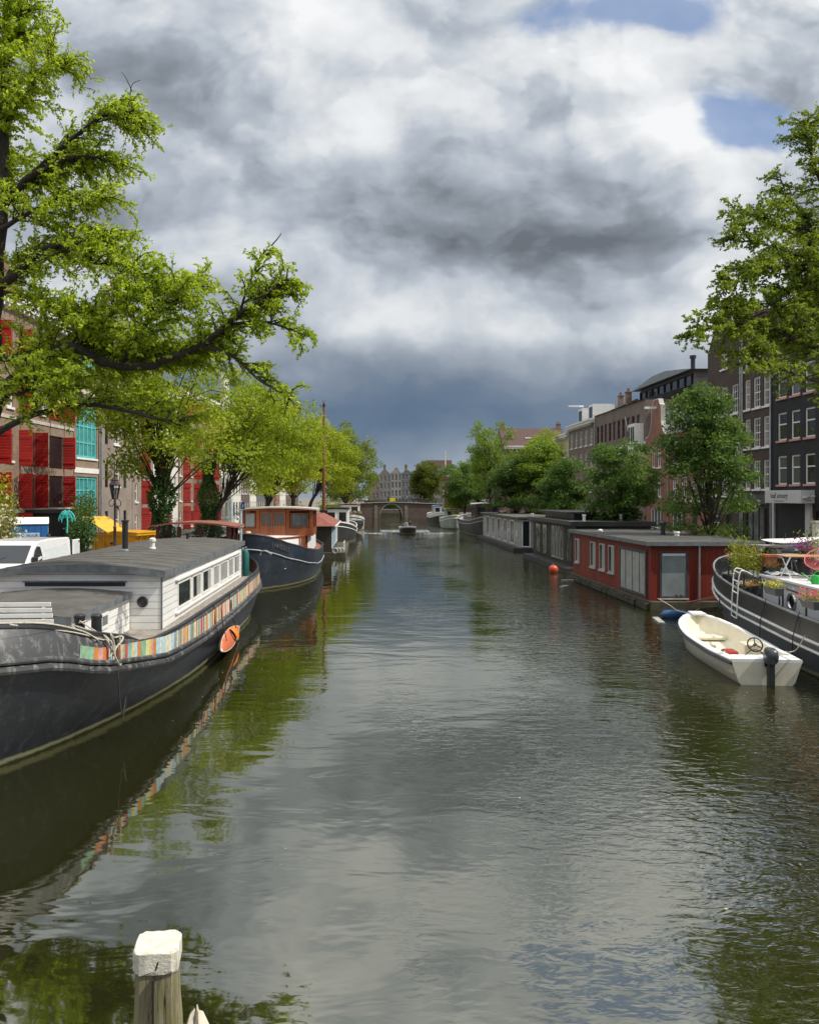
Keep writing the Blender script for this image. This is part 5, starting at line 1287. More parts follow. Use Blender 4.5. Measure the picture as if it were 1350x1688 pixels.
def leaves_mesh(name, cen, size, rng, up=.35, aspect=.5, dirs=None, tint=None):
    """one small folded leaf per centre; every leaf has its own tilt and tone"""
    n = len(cen)
    a = rng.normal(size=(n, 3)) if dirs is None else dirs + rng.normal(size=(n, 3)) * .55
    a /= np.linalg.norm(a, axis=1, keepdims=True) + 1e-9
    b = rng.normal(size=(n, 3)); b[:, 2] += 0; b = np.cross(a, b + np.array([0, 0, up])); b /= np.linalg.norm(b, axis=1, keepdims=True) + 1e-9
    s = (size * (.6 + .8 * rng.random(n)))[:, None]
    nrm = np.cross(a, b)
    v = np.empty((n, 4, 3)); v[:, 0] = cen - a * s * .5; v[:, 2] = cen + a * s * .5
    v[:, 1] = cen + b * s * aspect * .5 - a * s * .08 + nrm * s * .08; v[:, 3] = cen - b * s * aspect * .5 - a * s * .08 + nrm * s * .08
    me = bpy.data.meshes.new(name); me.vertices.add(4 * n); me.loops.add(4 * n); me.polygons.add(n)
    me.vertices.foreach_set('co', v.ravel()); me.loops.foreach_set('vertex_index', np.arange(4 * n, dtype=np.int32))
    me.polygons.foreach_set('loop_start', np.arange(0, 4 * n, 4, dtype=np.int32)); me.polygons.foreach_set('loop_total', np.full(n, 4, dtype=np.int32))
    me.update(); at_ = me.attributes.new('tint', 'FLOAT', 'POINT')
    t = rng.random(n) * .8 + .1 if tint is None else np.clip(tint + rng.normal(size=n) * .15, 0, 1)
    at_.data.foreach_set('value', np.repeat(t, 4).astype(np.float32))
    me.validate(); return me
LEAF_SPRING = leafmat('spring_leaf', (.15, .22, .016), (.23, .31, .026), (.33, .39, .045), .5)
LEAF_LIME = leafmat('lime_leaf', (.18, .25, .018), (.27, .34, .028), (.37, .41, .045), .5)
LEAF_MID = leafmat('mid_leaf', (.11, .185, .028), (.165, .255, .04), (.24, .31, .06), .46)
LEAF_DARK = leafmat('dark_leaf', (.055, .115, .028), (.09, .165, .04), (.145, .22, .06), .42)
LEAF_IVY = leafmat('ivy_leaf', (.03, .08, .02), (.06, .13, .035), (.12, .20, .07), .25)
LEAF_OLIVE = leafmat('olive_leaf', (.10, .115, .03), (.16, .165, .05), (.23, .20, .07), .4)
LEAF_BAMBOO = leafmat('bamboo_leaf', (.20, .24, .03), (.30, .33, .05), (.42, .42, .09), .4)
BLOSSOM = leafmat('cream_blossom', (.40, .42, .20), (.60, .58, .38), (.72, .70, .55), .3)
PINKF = leafmat('pink_petal', (.50, .08, .14), (.62, .16, .24), (.72, .30, .34), .35); YELF = leafmat('yellow_petal', (.55, .40, .03), (.66, .52, .06), (.70, .60, .25), .35)
PURPF = leafmat('purple_petal', (.16, .012, .22), (.26, .03, .30), (.40, .08, .42), .35); WHITEF = leafmat('white_petal', (.60, .58, .52), (.70, .68, .62), (.76, .74, .7), .3); REDF = leafmat('red_petal', (.5, .03, .03), (.6, .06, .06), (.6, .12, .1), .3)
def blobs(rng, n, c, r): return rng.normal(size=(n, 3)) * np.array(r) * .5 + np.array(c)
def flora(name, t, clouds, seed):
    """children of a plant: clouds = (part name, material, count, centre, radii, leaf size)"""
    rng = np.random.default_rng(seed)
    for pn, m, n, c, r, s in clouds:
        me = leaves_mesh(pn, blobs(rng, n, c, r), s, rng); me.materials.append(m); link(pn, me, t)
def pot_mesh(r0, r1, h): return MB().lathe([(r0, 0), (r1, h), (r1 + .02, h), (r1 + .02, h + .04), (r1 - .03, h + .04), (r1 - .04, h - .04), (.01, h - .04)], (0, 0, 0), 18)
def deck_garden():
    # bushy bamboo in a dark trough near the bow
    t = thing('potted_bamboo', 'bushy yellow-green bamboo in a dark trough at the bow of the grey barge', 'plant', onRB(1.35, 3.6, 1.42), R(175))
    part('planter', MB().box(-.4, .35, -1.2, 1.3, 0, .55), M('dark_planter', (.035, .037, .04), .6), t, bevel=.02)
    rng = np.random.default_rng(5); cs = []; st = MB()
    for i in range(46):
        x, y = rng.uniform(-.35, .3), rng.uniform(-1.1, 1.2); h = rng.uniform(.7, 1.55); dx, dy = rng.normal(0, .2), rng.normal(0, .25)
        st.tube([(x, y, .5), (x + dx * .4, y + dy * .4, .5 + h * .6), (x + dx, y + dy, .5 + h)], .007, 4)
        for k in np.linspace(.25, 1, 26): cs.append((x + dx * k * k + rng.normal(0, .07), y + dy * k * k + rng.normal(0, .07), .5 + h * k + rng.normal(0, .05)))
    me = leaves_mesh('foliage', np.array(cs), .13, rng, aspect=.28); me.materials.append(LEAF_BAMBOO); link('foliage', me, t); part('cane', st, LEAF_BAMBOO, t)
    specs = [('pot of pink and cream flowers below the bamboo on the grey barge', (1.75, 5.2, 1.35), 'dark', [('blossom', PINKF, 140, (0, 0, .50), (.40, .5, .10), .07), ('blossom', WHITEF, 70, (.1, -.2, .54), (.3, .4, .08), .06), ('foliage', LEAF_MID, 160, (0, 0, .44), (.4, .5, .14), .08), ('blossom', YELF, 60, (-.05, .3, .56), (.25, .25, .1), .06)], .30, .36, .42),
             ('small pot of white and pink blooms at the very bow of the grey barge', (.75, 1.2, 2.0), 'dark', [('blossom', WHITEF, 120, (0, 0, .62), (.4, .5, .15), .07), ('blossom', PINKF, 120, (.1, .5, .50), (.35, .5, .12), .07), ('foliage', LEAF_DARK, 200, (0, .1, .5), (.45, .6, .2), .09)], .2, .26, .36),
             ('square terracotta pot on a stand beside the wooden table of the grey barge', (.75, 4.5, 2.42), 'terra', [('foliage', LEAF_DARK, 40, (0, 0, .5), (.22, .22, .15), .07)], .19, .24, .42),
             ('grey rail planter with yellow pansies on the grey barge railing', None, 'grey', [('blossom', YELF, 110, (0, 0, .34), (.22, .6, .12), .08), ('foliage', LEAF_MID, 140, (0, 0, .28), (.22, .65, .12), .08)], .2, .27, .28),
             ('grey rail planter with pink geraniums nearest the photo edge on the grey barge railing', None, 'grey', [('blossom', PINKF, 160, (0, 0, .40), (.26, .6, .16), .08), ('foliage', LEAF_MID, 140, (0, 0, .3), (.26, .65, .14), .08)], .2, .27, .28),
             ('purple petunias spilling from a tall dark pot behind the pink chair', (.12, 6.0, 2.27), 'dark', [('blossom', PURPF, 420, (0, 0, .98), (.52, .55, .30), .085), ('foliage', LEAF_MID, 120, (0, 0, .82), (.4, .4, .2), .08)], .22, .28, .8),
             ('leafy green shrub in a pot at the right edge behind the pink chair', (-.12, 6.7, 2.27), 'dark', [('foliage', LEAF_MID, 420, (0, 0, 1.05), (.65, .6, .75), .10)], .22, .28, .5),
             ('low pot of red flowers beside the black kettle barbecue', (1.2, 6.1, 2.27), 'dark', [('blossom', REDF, 50, (0, 0, .38), (.25, .25, .1), .06), ('foliage', LEAF_DARK, 90, (0, 0, .32), (.28, .3, .14), .08)], .16, .2, .22)]
    for i, (lb, p, mt, cl, r0, r1, h) in enumerate(specs):
        if p is None:
            q = H2.P(4, .32 if 'yellow' in lb else .405, 1, .12, .36); p = (q.x, q.y, q.z)
        t = thing('flower_pot' if i != 6 else 'potted_shrub', lb, 'plant', onRB(*p), R(175), 'pots of flowers on the grey barge')
        mm = {'dark': M('dark_planter', (.035, .037, .04)), 'terra': TERRA, 'grey': M('grey_planter', (.10, .105, .11), .6)}[mt]
        if mt == 'grey': part('planter', MB().add([(-.1, -.38, 0), (.1, -.38, 0), (.1, .38, 0), (-.1, .38, 0), (-.15, -.45, .24), (.15, -.45, .24), (.15, .45, .24), (-.15, .45, .24)], [(0, 3, 2, 1), (4, 5, 6, 7), (0, 1, 5, 4), (1, 2, 6, 5), (2, 3, 7, 6), (3, 0, 4, 7)]), mm, t, bevel=.015)
        elif mt == 'terra':
            part('pot', MB().add([(-.17, -.17, 0), (.17, -.17, 0), (.17, .17, 0), (-.17, .17, 0), (-.22, -.22, .38), (.22, -.22, .38), (.22, .22, .38), (-.22, .22, .38)], [(0, 3, 2, 1), (4, 5, 6, 7), (0, 1, 5, 4), (1, 2, 6, 5), (2, 3, 7, 6), (3, 0, 4, 7)]).box(-.25, .25, -.25, .25, .36, .46), mm, t, bevel=.012)
            part('stand', MB().box(-.25, -.21, -.25, .25, -.95, 0).box(.21, .25, -.25, .25, -.95, 0).box(-.25, .25, -.25, .25, -.04, -.002), DARKIRON, t)
        else: part('pot', pot_mesh(r0, r1, h), mm, t, smooth=40)
        flora('plant', t, cl, 20 + i)
    t = thing('garden_table', 'light wooden garden table with white crossed legs on the grey barge', 'table', onRB(.45, 7.05, 2.27), R(175))
    tp = MB()
    for k in range(6): tp.box(-.72, .95, -.48 + k * .16, -.34 + k * .16, .72, .755)
    part('tabletop', tp, M('pale_teak', (.46, .27, .14), .6, var=.15, stretch=(.6, 6, 6)), t, bevel=.006)
    for x in (-.55, .75):
        for s in (-1, 1): part('leg', MB().tube([(x, -.4 * s, 0), (x, .35 * s, .72)], .022, 6), CLEANW, t)
    t = thing('wire_chair', 'round pink wire garden chair on thin black legs beside the table', 'chair', onRB(.62, 8.15, 2.27), R(140))
    ch = MB(); cz = Vector((0, 0, .60)); rim, n = [], 30
    Mx = Matrix.Rotation(R(-38), 3, 'X')
    for k in range(n): a = 2 * math.pi * k / n; rim.append(cz + Mx @ Vector((.40 * math.cos(a), .48 * math.sin(a), .16)))
    hub = cz + Mx @ Vector((0, -.06, -.16)); inner = [cz + Mx @ Vector((.14 * math.cos(2 * math.pi * k / n), .15 * math.sin(2 * math.pi * k / n) - .05, -.14)) for k in range(n)]
    ch.tube(rim, .016, 6, closed=True)
    for k in range(n): mid = (rim[k] + inner[k]) / 2 + Mx @ Vector((0, 0, -.09)); ch.tube([rim[k], mid, inner[k]], .007, 4)
    ch.tube(inner, .01, 5, closed=True)
    for k in range(0, n, 3): ch.tube([inner[k], hub], .006, 4)
    part('seat', ch, M('coral_pink_cord', (.62, .13, .14), .5), t)
    for x, y in ((-.3, -.3), (.3, -.3), (-.28, .28), (.28, .28)): part('leg', MB().tube([(x, y, 0), (x * .5, y * .5 - .03, .43)], .011, 5), BLACK, t)
    t = thing('watering_can', 'bright green plastic watering can on the white cabin top', 'watering can', onRB(1.12, 9.1, 2.27), R(150))
    G = M('green_plastic', (.02, .36, .05), .35, var=.08)
    part('body', MB().lathe([(.13, 0), (.15, .02), (.15, .22), (.12, .27), (.09, .28)], (0, 0, 0), 18), G, t, smooth=True)
    part('spout', MB().tube([(.12, 0, .06), (.28, 0, .22), (.38, 0, .30)], [.03, .022, .018], 8).lathe([(.018, 0), (.05, .03)], (.39, 0, .30), 10), G, t, smooth=True)
    part('handle', MB().tube(smooth_path([(.07, 0, .27), (.0, 0, .40), (-.14, 0, .34), (-.19, 0, .18), (-.14, 0, .08)]), .016, 6), G, t, smooth=True)
    t = thing('kettle_barbecue', 'black round kettle barbecue on legs behind the wooden table', 'barbecue', onRB(.62, 6.05, 2.27), R(10))
    part('bowl', MB().lathe([(.03, .48), (.18, .52), (.28, .62), (.31, .74), (.32, .76), (.30, .86), (.20, .95), (.05, .99)], (0, 0, 0), 22), BLACK, t, smooth=True)
    part('rim', MB().ring((0, 0, .75), .315, .012, 28, 6, Matrix.Rotation(R(90), 3, 'X')), CHROME, t)
    for a in (0, 2.1, 4.2): part('leg', MB().tube([(.12 * math.cos(a), .12 * math.sin(a), .52), (.30 * math.cos(a), .30 * math.sin(a), 0)], .012, 5), STEEL, t)
    for k, (lb, x, y, z, rz_, ln) in enumerate((('long white surfboard lying on a rack behind the pots', -.05, 4.0, 3.15, 62, 1.25), ('shorter white surfboard resting on top of the long one', -.1, 4.3, 3.36, 75, 1.0))):
        b = []
        for i in range(17):
            u = -1 + i / 8; w = .27 * (1 - abs(u) ** 2.4) ** .8 + .003
            b.append([(w * math.cos(a), u * ln, .055 * math.sin(a) * (1 - abs(u) ** 4 + .02) + .10 * u * u) for a in np.linspace(0, 2 * math.pi, 15)[:-1]])
        o = part('surfboard', MB().grid(b, closed=True), WHITE, None, smooth=True); o.location = onRB(x, y, z); o.rotation_euler = (R(4), R(-8 + 22 * k), R(175 + rz_)); tag(o, lb, 'surfboard', 'surfboards on the grey barge')
    t = thing('board_rack', 'low dark rack carrying the surfboards on the grey barge', 'rack', onRB(-.05, 4.1, 1.45), R(175))
    r = MB()
    for y in (-.9, .9): r.tube([(-.5, y, 0), (-.5, y, 1.64), (.5, y, 1.64), (.5, y, 0)], .03, 6)
    part('frame', r, DARKIRON, t)
    o = part('folded_sheet', MB().grid([[(x * .5, y * .5, .16 * (1 - x * x * .7) * (1 - y * y * .7) * (1 + .5 * math.sin(5 * x + 3 * y))) for x in np.linspace(-1, 1, 15)] for y in np.linspace(-1, 1, 15)]), M('crumpled_white', (.6, .6, .6), .8), smooth=True)
    o.location = onRB(.95, 5.95, 2.275); tag(o, 'crumpled white sheet lying under the wooden table', 'sheet')
    tag(part('deck_coil', MB().tube([Vector(onRB(1.2 + .16 * math.cos(a), 2.3 + .2 * math.sin(a), 1.86 + .003 * a)) for a in np.linspace(0, 25, 90)], .025, 6), ROPE), 'coil of pale rope at the bow of the grey barge', 'rope')
    t = thing('outboard_cover', 'round black covered motor standing behind the bamboo on the grey barge', 'motor', onRB(.15, 3.0, 1.75), 0)
    part('cover', MB().lathe([(.16, .75), (.24, .9), (.27, 1.1), (.2, 1.32), (.06, 1.38)], (0, 0, 0), 16), RUBBER, t, smooth=True)
    part('stand', MB().box(-.12, .12, -.1, .1, 0, .8), DARKIRON, t)
deck_garden()

def motorboat():
    t = thing('motorboat', 'small cream open motorboat with steering wheel tied beside the grey barge', 'motorboat', (11.3, 28.0, 0), R(9))
    L = 6.4
    # bow away from the camera: local y=0 is the bow, so turn the boat round
    t.rotation_euler = (0, 0, R(180 - 6))
    zg = pw([(0, .98), (.15, .84), (.4, .70), (.75, .64), (1, .66)])
    def sec(s):
        w = 1.03 * (1 - max(0, 1 - s / .52) ** 2.5) ** (1 / 2.1) * (1 - .13 * max(0, (s - .5) / .5) ** 2)
        return w
    ss = [.5 - .5 * math.cos(math.pi * i / 26 * .999) if i < 13 else None for i in range(26)]
    ss = [(i / 28) ** 1.5 for i in range(29)]
    CREAM = M('gelcoat_cream', (.66, .62, .50), .28, var=.06, dirt=(.45, .40, .28), dirt_amt=.25, coat=.3); INNER = M('gelcoat_inner', (.74, .69, .54), .35, var=.05, dirt=(.5, .44, .28), dirt_amt=.3)
    outer, inner, top = [], [], []
    for s in ss:
        w = sec(s); y = s * L; z = zg(s); bow = .55 * (1 - s) ** 3
        outer.append([(k * w * f, y + bow * g, zz) for k, f, g, zz in ((1, .985, 0, z - .05), (1, .95, .3, z - .16), (1, .80, .7, .08), (1, .55, 1, -.18), (0, 0, 1.1, -.3), (-1, .55, 1, -.18), (-1, .80, .7, .08), (-1, .95, .3, z - .16), (-1, .985, 0, z - .05))])
        wi = max(.0, w - .17); iy = .30 + s * (L - .30 - .62); fl = max(.16, .5 - s * 1.1)
        inner.append([(k * wi * f, iy + .25 * (1 - s) ** 3 * g, zz) for k, f, g, zz in ((1, 1.0, 0, z - .0), (1, .93, .4, lerp(z, fl, .35)), (1, .86, .8, lerp(z, fl, .8)), (1, .72, 1, fl), (0, 0, 1, fl), (-1, .72, 1, fl), (-1, .86, .8, lerp(z, fl, .8)), (-1, .93, .4, lerp(z, fl, .35)), (-1, 1.0, 0, z - .0))])
        top.append((w, wi, y, iy, z))
    part('hull', MB().grid(outer).face(*outer[-1]), CREAM, t, smooth=45)
    part('cockpit', MB().grid(inner).face(*inner[-1]), INNER, t, smooth=45)
    g = MB()
    for k in (1, -1): g.grid([[(k * w, y, z - .05), (k * (w + .015), y, z), (k * (w - .03), y, z + .035), (k * (wi + .02), iy, z + .03), (k * wi, iy, z)] for w, wi, y, iy, z in top])
    w, wi, y, iy, z = top[-1]
    g.add([(-w, y, z - .05), (w, y, z - .05), (w, y, z + .03), (-w, y, z + .03), (-wi, iy, z + .03), (wi, iy, z + .03)], [(0, 1, 2, 3), (3, 2, 5, 4)])
    w0 = top[3]; part('gunwale', g, CLEANW, t, smooth=50)
    part('rubbing_strake', MB().tube([(p[0] * 1.0 + .012, p[2], p[4] - .10) for p in top[1:]], .035, 6).tube([(-p[0] - .012, p[2], p[4] - .10) for p in top[1:]], .035, 6), BLACK, t)
    part('foredeck', MB().grid([[(-w, y, z + .032), (0, y, z + .07), (w, y, z + .032)] for w, wi, y, iy, z in [top[0], top[1], top[2], top[4]]]).box(-.22, .22, -.06, .55, zg(0) + .03, zg(0) + .09), CLEANW, t, smooth=True)
    part('seat', MB().box(-.6, .6, .95, 1.5, .34, .46), INNER, t, bevel=.05)
    part('seat', MB().box(.42, .80, 2.0, 5.1, .2, .40).box(-.80, -.42, 3.6, 5.1, .2, .40), INNER, t, bevel=.04)
    part('engine_well', MB().box(-.82, .82, 5.25, 6.22, .22, .56), CREAM, t, bevel=.05)
    part('fuel_tank', MB().box(.30, .62, 4.7, 5.2, .42, .66), M('tank_red', (.35, .03, .02), .4), t, bevel=.04)
    part('line', MB().tube(smooth_path([(.05, .3, 1.0), (.5, -.2, 1.05), (.9, .2, 1.3), (1.35, .5, 1.55)]), .014, 5), ROPE, t)
    part('line', MB().tube(smooth_path([(-.84, 5.6, .75), (-1.1, 5.5, .8), (-1.45, 5.2, 1.15)]), .014, 5), ROPE, t)
    part('line', MB().tube([Vector((.1 + .2 * math.cos(a), 1.9 + .16 * math.sin(a), .20 + .002 * a)) for a in np.linspace(0, 22, 70)], .014, 5), ROPE, t)
    co = part('console', MB().box(-.50, -.02, 4.15, 4.7, .16, .78), INNER, t, bevel=.05)
    Mx = Matrix.Rotation(R(28), 3, 'X'); c0 = Vector((-.26, 4.82, .80))
    sw = MB().ring(c0, .2, .02, 28, 8, Mx)
    for a in (R(90), R(210), R(330)): sw.tube([c0, c0 + Mx @ Vector((.19 * math.cos(a), 0, .19 * math.sin(a)))], .014, 6)
    sw.lathe([(.045, -.03), (.045, .03)], c0, 12, Mx @ Matrix.Rotation(R(90), 3, 'X'))
    part('steering_wheel', sw, M('brown_black_plastic', (.03, .018, .014), .4), t, smooth=True)
    # outboard on the transom
    ob = thing_child('outboard_motor', t, (-.05, L + .12, .06)); ob.scale = (.85, .85, .9)
    GR = M('outboard_grey', (.045, .05, .06), .35, var=.1)
    cowl = []
    for z, wx, wy, oy in ((.60, .13, .17, 0), (.70, .18, .26, .02), (.84, .185, .29, .03), (.98, .165, .27, .02), (1.05, .12, .20, 0), (1.07, .03, .05, 0)):
        cowl.append([(wx * math.copysign(abs(math.cos(a)) ** .7, math.cos(a)), oy + wy * math.copysign(abs(math.sin(a)) ** .7, math.sin(a)), z) for a in np.linspace(0, 2 * math.pi, 21)[:-1]])
    part('cowl', MB().grid(cowl, closed=True), GR, ob, smooth=50)
    [part('decal', MB().box(a, b, -.12, .16, .80, .86), M('decal_grey', (.35, .37, .4), .4), ob) for a, b in ((.178, .192), (-.192, -.178))]
    part('leg', MB().box(-.09, .09, -.1, .14, -.1, .62).box(-.05, .05, -.1, .2, -.55, -.1), BLACK, ob, bevel=.03)
    part('tiller', MB().tube([(.02, -.15, .74), (.05, -.45, .80), (.06, -.62, .80)], [.03, .025, .028], 8).box(-.14, .14, -.28, -.08, .5, .72), BLACK, ob)
    part('cable', MB().tube(smooth_path([(.0, -.2, .78), (.25, -.5, .92), (.45, -.7, .78), (.4, -1.0, .6)]), .012, 5), DARKROPE, ob)
    for x, y in ((.86, 5.6), (-.84, 5.6), (.0, .25)): part('cleat', MB().box(x - .03, x + .03, y - .1, y + .1, .73 if y > 1 else .985, .77 if y > 1 else 1.02), CHROME, t, bevel=.008)
    return t
def thing_child(name, parent, loc):
    o = bpy.data.objects.new(name, None); C.objects.link(o); o.parent = parent; o.location = loc; o.empty_display_size = .2; return o
motorboat()
def fenders_and_buoys():
    t = thing('mooring_buoy', 'round orange mooring buoy floating by the dark houseboat', 'buoy', atz(912, 944, 0), 0)
    part('float', MB().sphere((0, 0, .22), .31, 20), M('buoy_orange', (.62, .075, .03), .4, var=.12, dirt=(.3, .06, .03), dirt_amt=.5), t, smooth=True); part('eye', MB().ring((0, 0, .55), .05, .015, 12, 6), STEEL, t)
    t = thing('fender', 'blue sausage fender floating between the red houseboat and the cream boat', 'fender', atz(1112, 1018, 0), R(4))
    pr = [(.02, -.62), (.06, -.6), (.20, -.42), (.22, 0), (.20, .42), (.06, .6), (.02, .62)]
    part('tube', MB().lathe(pr, (0, 0, .12), 18, Matrix.Rotation(R(90), 3, 'Y')), M('fender_blue', (.02, .075, .20), .4, var=.15, dirt=(.06, .09, .12), dirt_amt=.5), t, smooth=True)
    part('line', MB().tube([(.6, 0, .14), (1.1, .1, .35)], .015, 5), ROPE, t)
    for i, (px, py, w) in enumerate(((938, 956, .9), (930, 966, .6), (1085, 1022, 1.5))):
        p = atz(px, py, .05); o = part('floating_plank', MB().box(-w / 2, w / 2, -.12, .12, -.06, .05), M('bleached_plank', (.34, .33, .30), .8, var=.2), None, bevel=.01); o.location = (p.x, p.y, .02); o.rotation_euler = (0, 0, R(35 * i + 10))
        tag(o, ['pale floating plank at the far corner of the red houseboat', 'short floating board near the orange buoy', 'wet plank at the near corner of the red houseboat'][i], 'plank')
fenders_and_buoys()

# ------------------------------------------------------------------ mooring post in front
def post():
    p = atz(261, 1552, 2.35); t = thing('mooring_post', 'weathered square wooden mooring post with white painted cap in the foreground', 'mooring post', (p.x, p.y, 0), R(6)); t.scale = (.76, .76, 1)
    m, nt, bs = newmat('weathered_post_wood')
    o = nt.node('ShaderNodeTexCoord').outputs['Object']; mp = nt.node('ShaderNodeMapping'); nt.put(mp.inputs[0], o); mp.inputs['Scale'].default_value = (9, 9, .8)
    n, _ = nt.noise(mp.outputs[0], 2.2, 6, .7, dist=.3); mp2 = nt.node('ShaderNodeMapping'); nt.put(mp2.inputs[0], o); mp2.inputs['Scale'].default_value = (26, 26, 1.1)
    g, _ = nt.noise(mp2.outputs[0], 1.6, 4, .6); g2, _ = nt.noise(o, 6, 5, .7)
    c = nt.ramp(n, [(.25, (.10, .085, .045)), (.5, (.22, .19, .11)), (.75, (.34, .31, .22))])
    c = nt.mix(nt.math('MULTIPLY', nt.smooth(g2, .42, .66), .65), c, (.15, .16, .045))
    cr = nt.smooth(g, .62, .70); c = nt.mix(cr, c, (.02, .016, .012))
    nt.put(bs.inputs['Base Color'], c); bs.inputs['Roughness'].default_value = .9
    b = nt.node('ShaderNodeBump'); b.inputs['Distance'].default_value = .012; nt.put(b.inputs['Height'], nt.math('SUBTRACT', n, nt.math('MULTIPLY', cr, 1.6))); nt.l.new(b.outputs[0], bs.inputs['Normal'])
    def octo(w, c_): return [(w - c_, -w), (w, -w + c_), (w, w - c_), (w - c_, w), (-w + c_, w), (-w, w - c_), (-w, -w + c_), (-w + c_, -w)]
    rows = []; rng = random.Random(3)
    for z, w, c_ in ((-1, .20, .06), (1.2, .195, .06), (1.6, .185, .05), (1.85, .172, .045), (2.0, .163, .04), (2.225, .153, .035)): rows.append([(x + rng.uniform(-.004, .004), y + rng.uniform(-.004, .004), z) for x, y in octo(w, c_)])
    part('post', MB().grid(rows, closed=True), m, t, smooth=30)
    k = MB()
    for x, z0, z1, w in ((-.01, 1.86, 2.21, .006), (.045, 1.30, 1.86, .012), (-.07, 1.25, 1.80, .008), (.10, 1.3, 1.74, .008), (-.11, 1.4, 1.9, .006), (.005, 1.3, 1.84, .007), (.075, 1.35, 1.9, .005), (-.04, 1.2, 1.76, .011), (-.095, 1.3, 1.82, .007)): k.box(x - w, x + w, -.21, -.150 - .02 * (2.14 - z1), z0, z1)
    part('crack', k, M('crack_dark', (.012, .010, .008), .95), t, label='dark split running down the post')
    cap = [[(x * 1.0, y, z) for x, y in octo(w, c_)] for w, c_, z in ((.166, .045, 2.222), (.170, .048, 2.232), (.170, .048, 2.345), (.160, .045, 2.352))]
    cap2 = []
    for ring_ in cap:
        o_ = []
        for (xa, ya, za), (xb, yb, zb) in zip(ring_, ring_[1:] + ring_[:1]):
            for f_ in (0, .2, .4, .6, .8): o_.append((lerp(xa, xb, f_) + rng.uniform(-.003, .003), lerp(ya, yb, f_) + rng.uniform(-.003, .003), za + (rng.choice((0, 0, 0, -.004, -.010)) if za > 2.3 else rng.choice((0, 0, .004, .012)))))
        cap2.append(o_)
    cap = cap2
    cp = part('cap', MB().grid(cap, closed=True).face(*cap[-1]).face(*cap[0]), M('chalky_white_cap', (.60, .565, .47), .85, var=.16, scale=14, bump=.006, bscale=60, dirt=(.50, .45, .32), dirt_amt=.6), t, bevel=.006)
    part('scratch', MB().face((.0, -.1722, 2.25), (.012, -.1722, 2.25), (.03, -.1722, 2.30), (.02, -.1722, 2.30)), BLACK, cp)
    q = atz(318, 1690, 1.95); t2 = thing('mooring_post', 'lower pale splintered post end beside the white capped post', 'mooring post', (q.x, q.y + .1, 0), 0)
    rows = [[(r_ * math.cos(a) * (1 + .2 * math.sin(3 * a + z)), r_ * math.sin(a), z + .05 * math.sin(5 * a)) for a in np.linspace(0, 2 * math.pi, 13)[:-1]] for r_, z in ((.12, -1), (.11, 1.6), (.08, 1.85), (.045, 1.93), (.01, 1.95))]
    part('post', MB().grid(rows, closed=True), M('splintered_wood', (.55, .50, .40), .9, var=.2, bump=.01, dirt=(.3, .25, .15)), t2, smooth=60)
post()
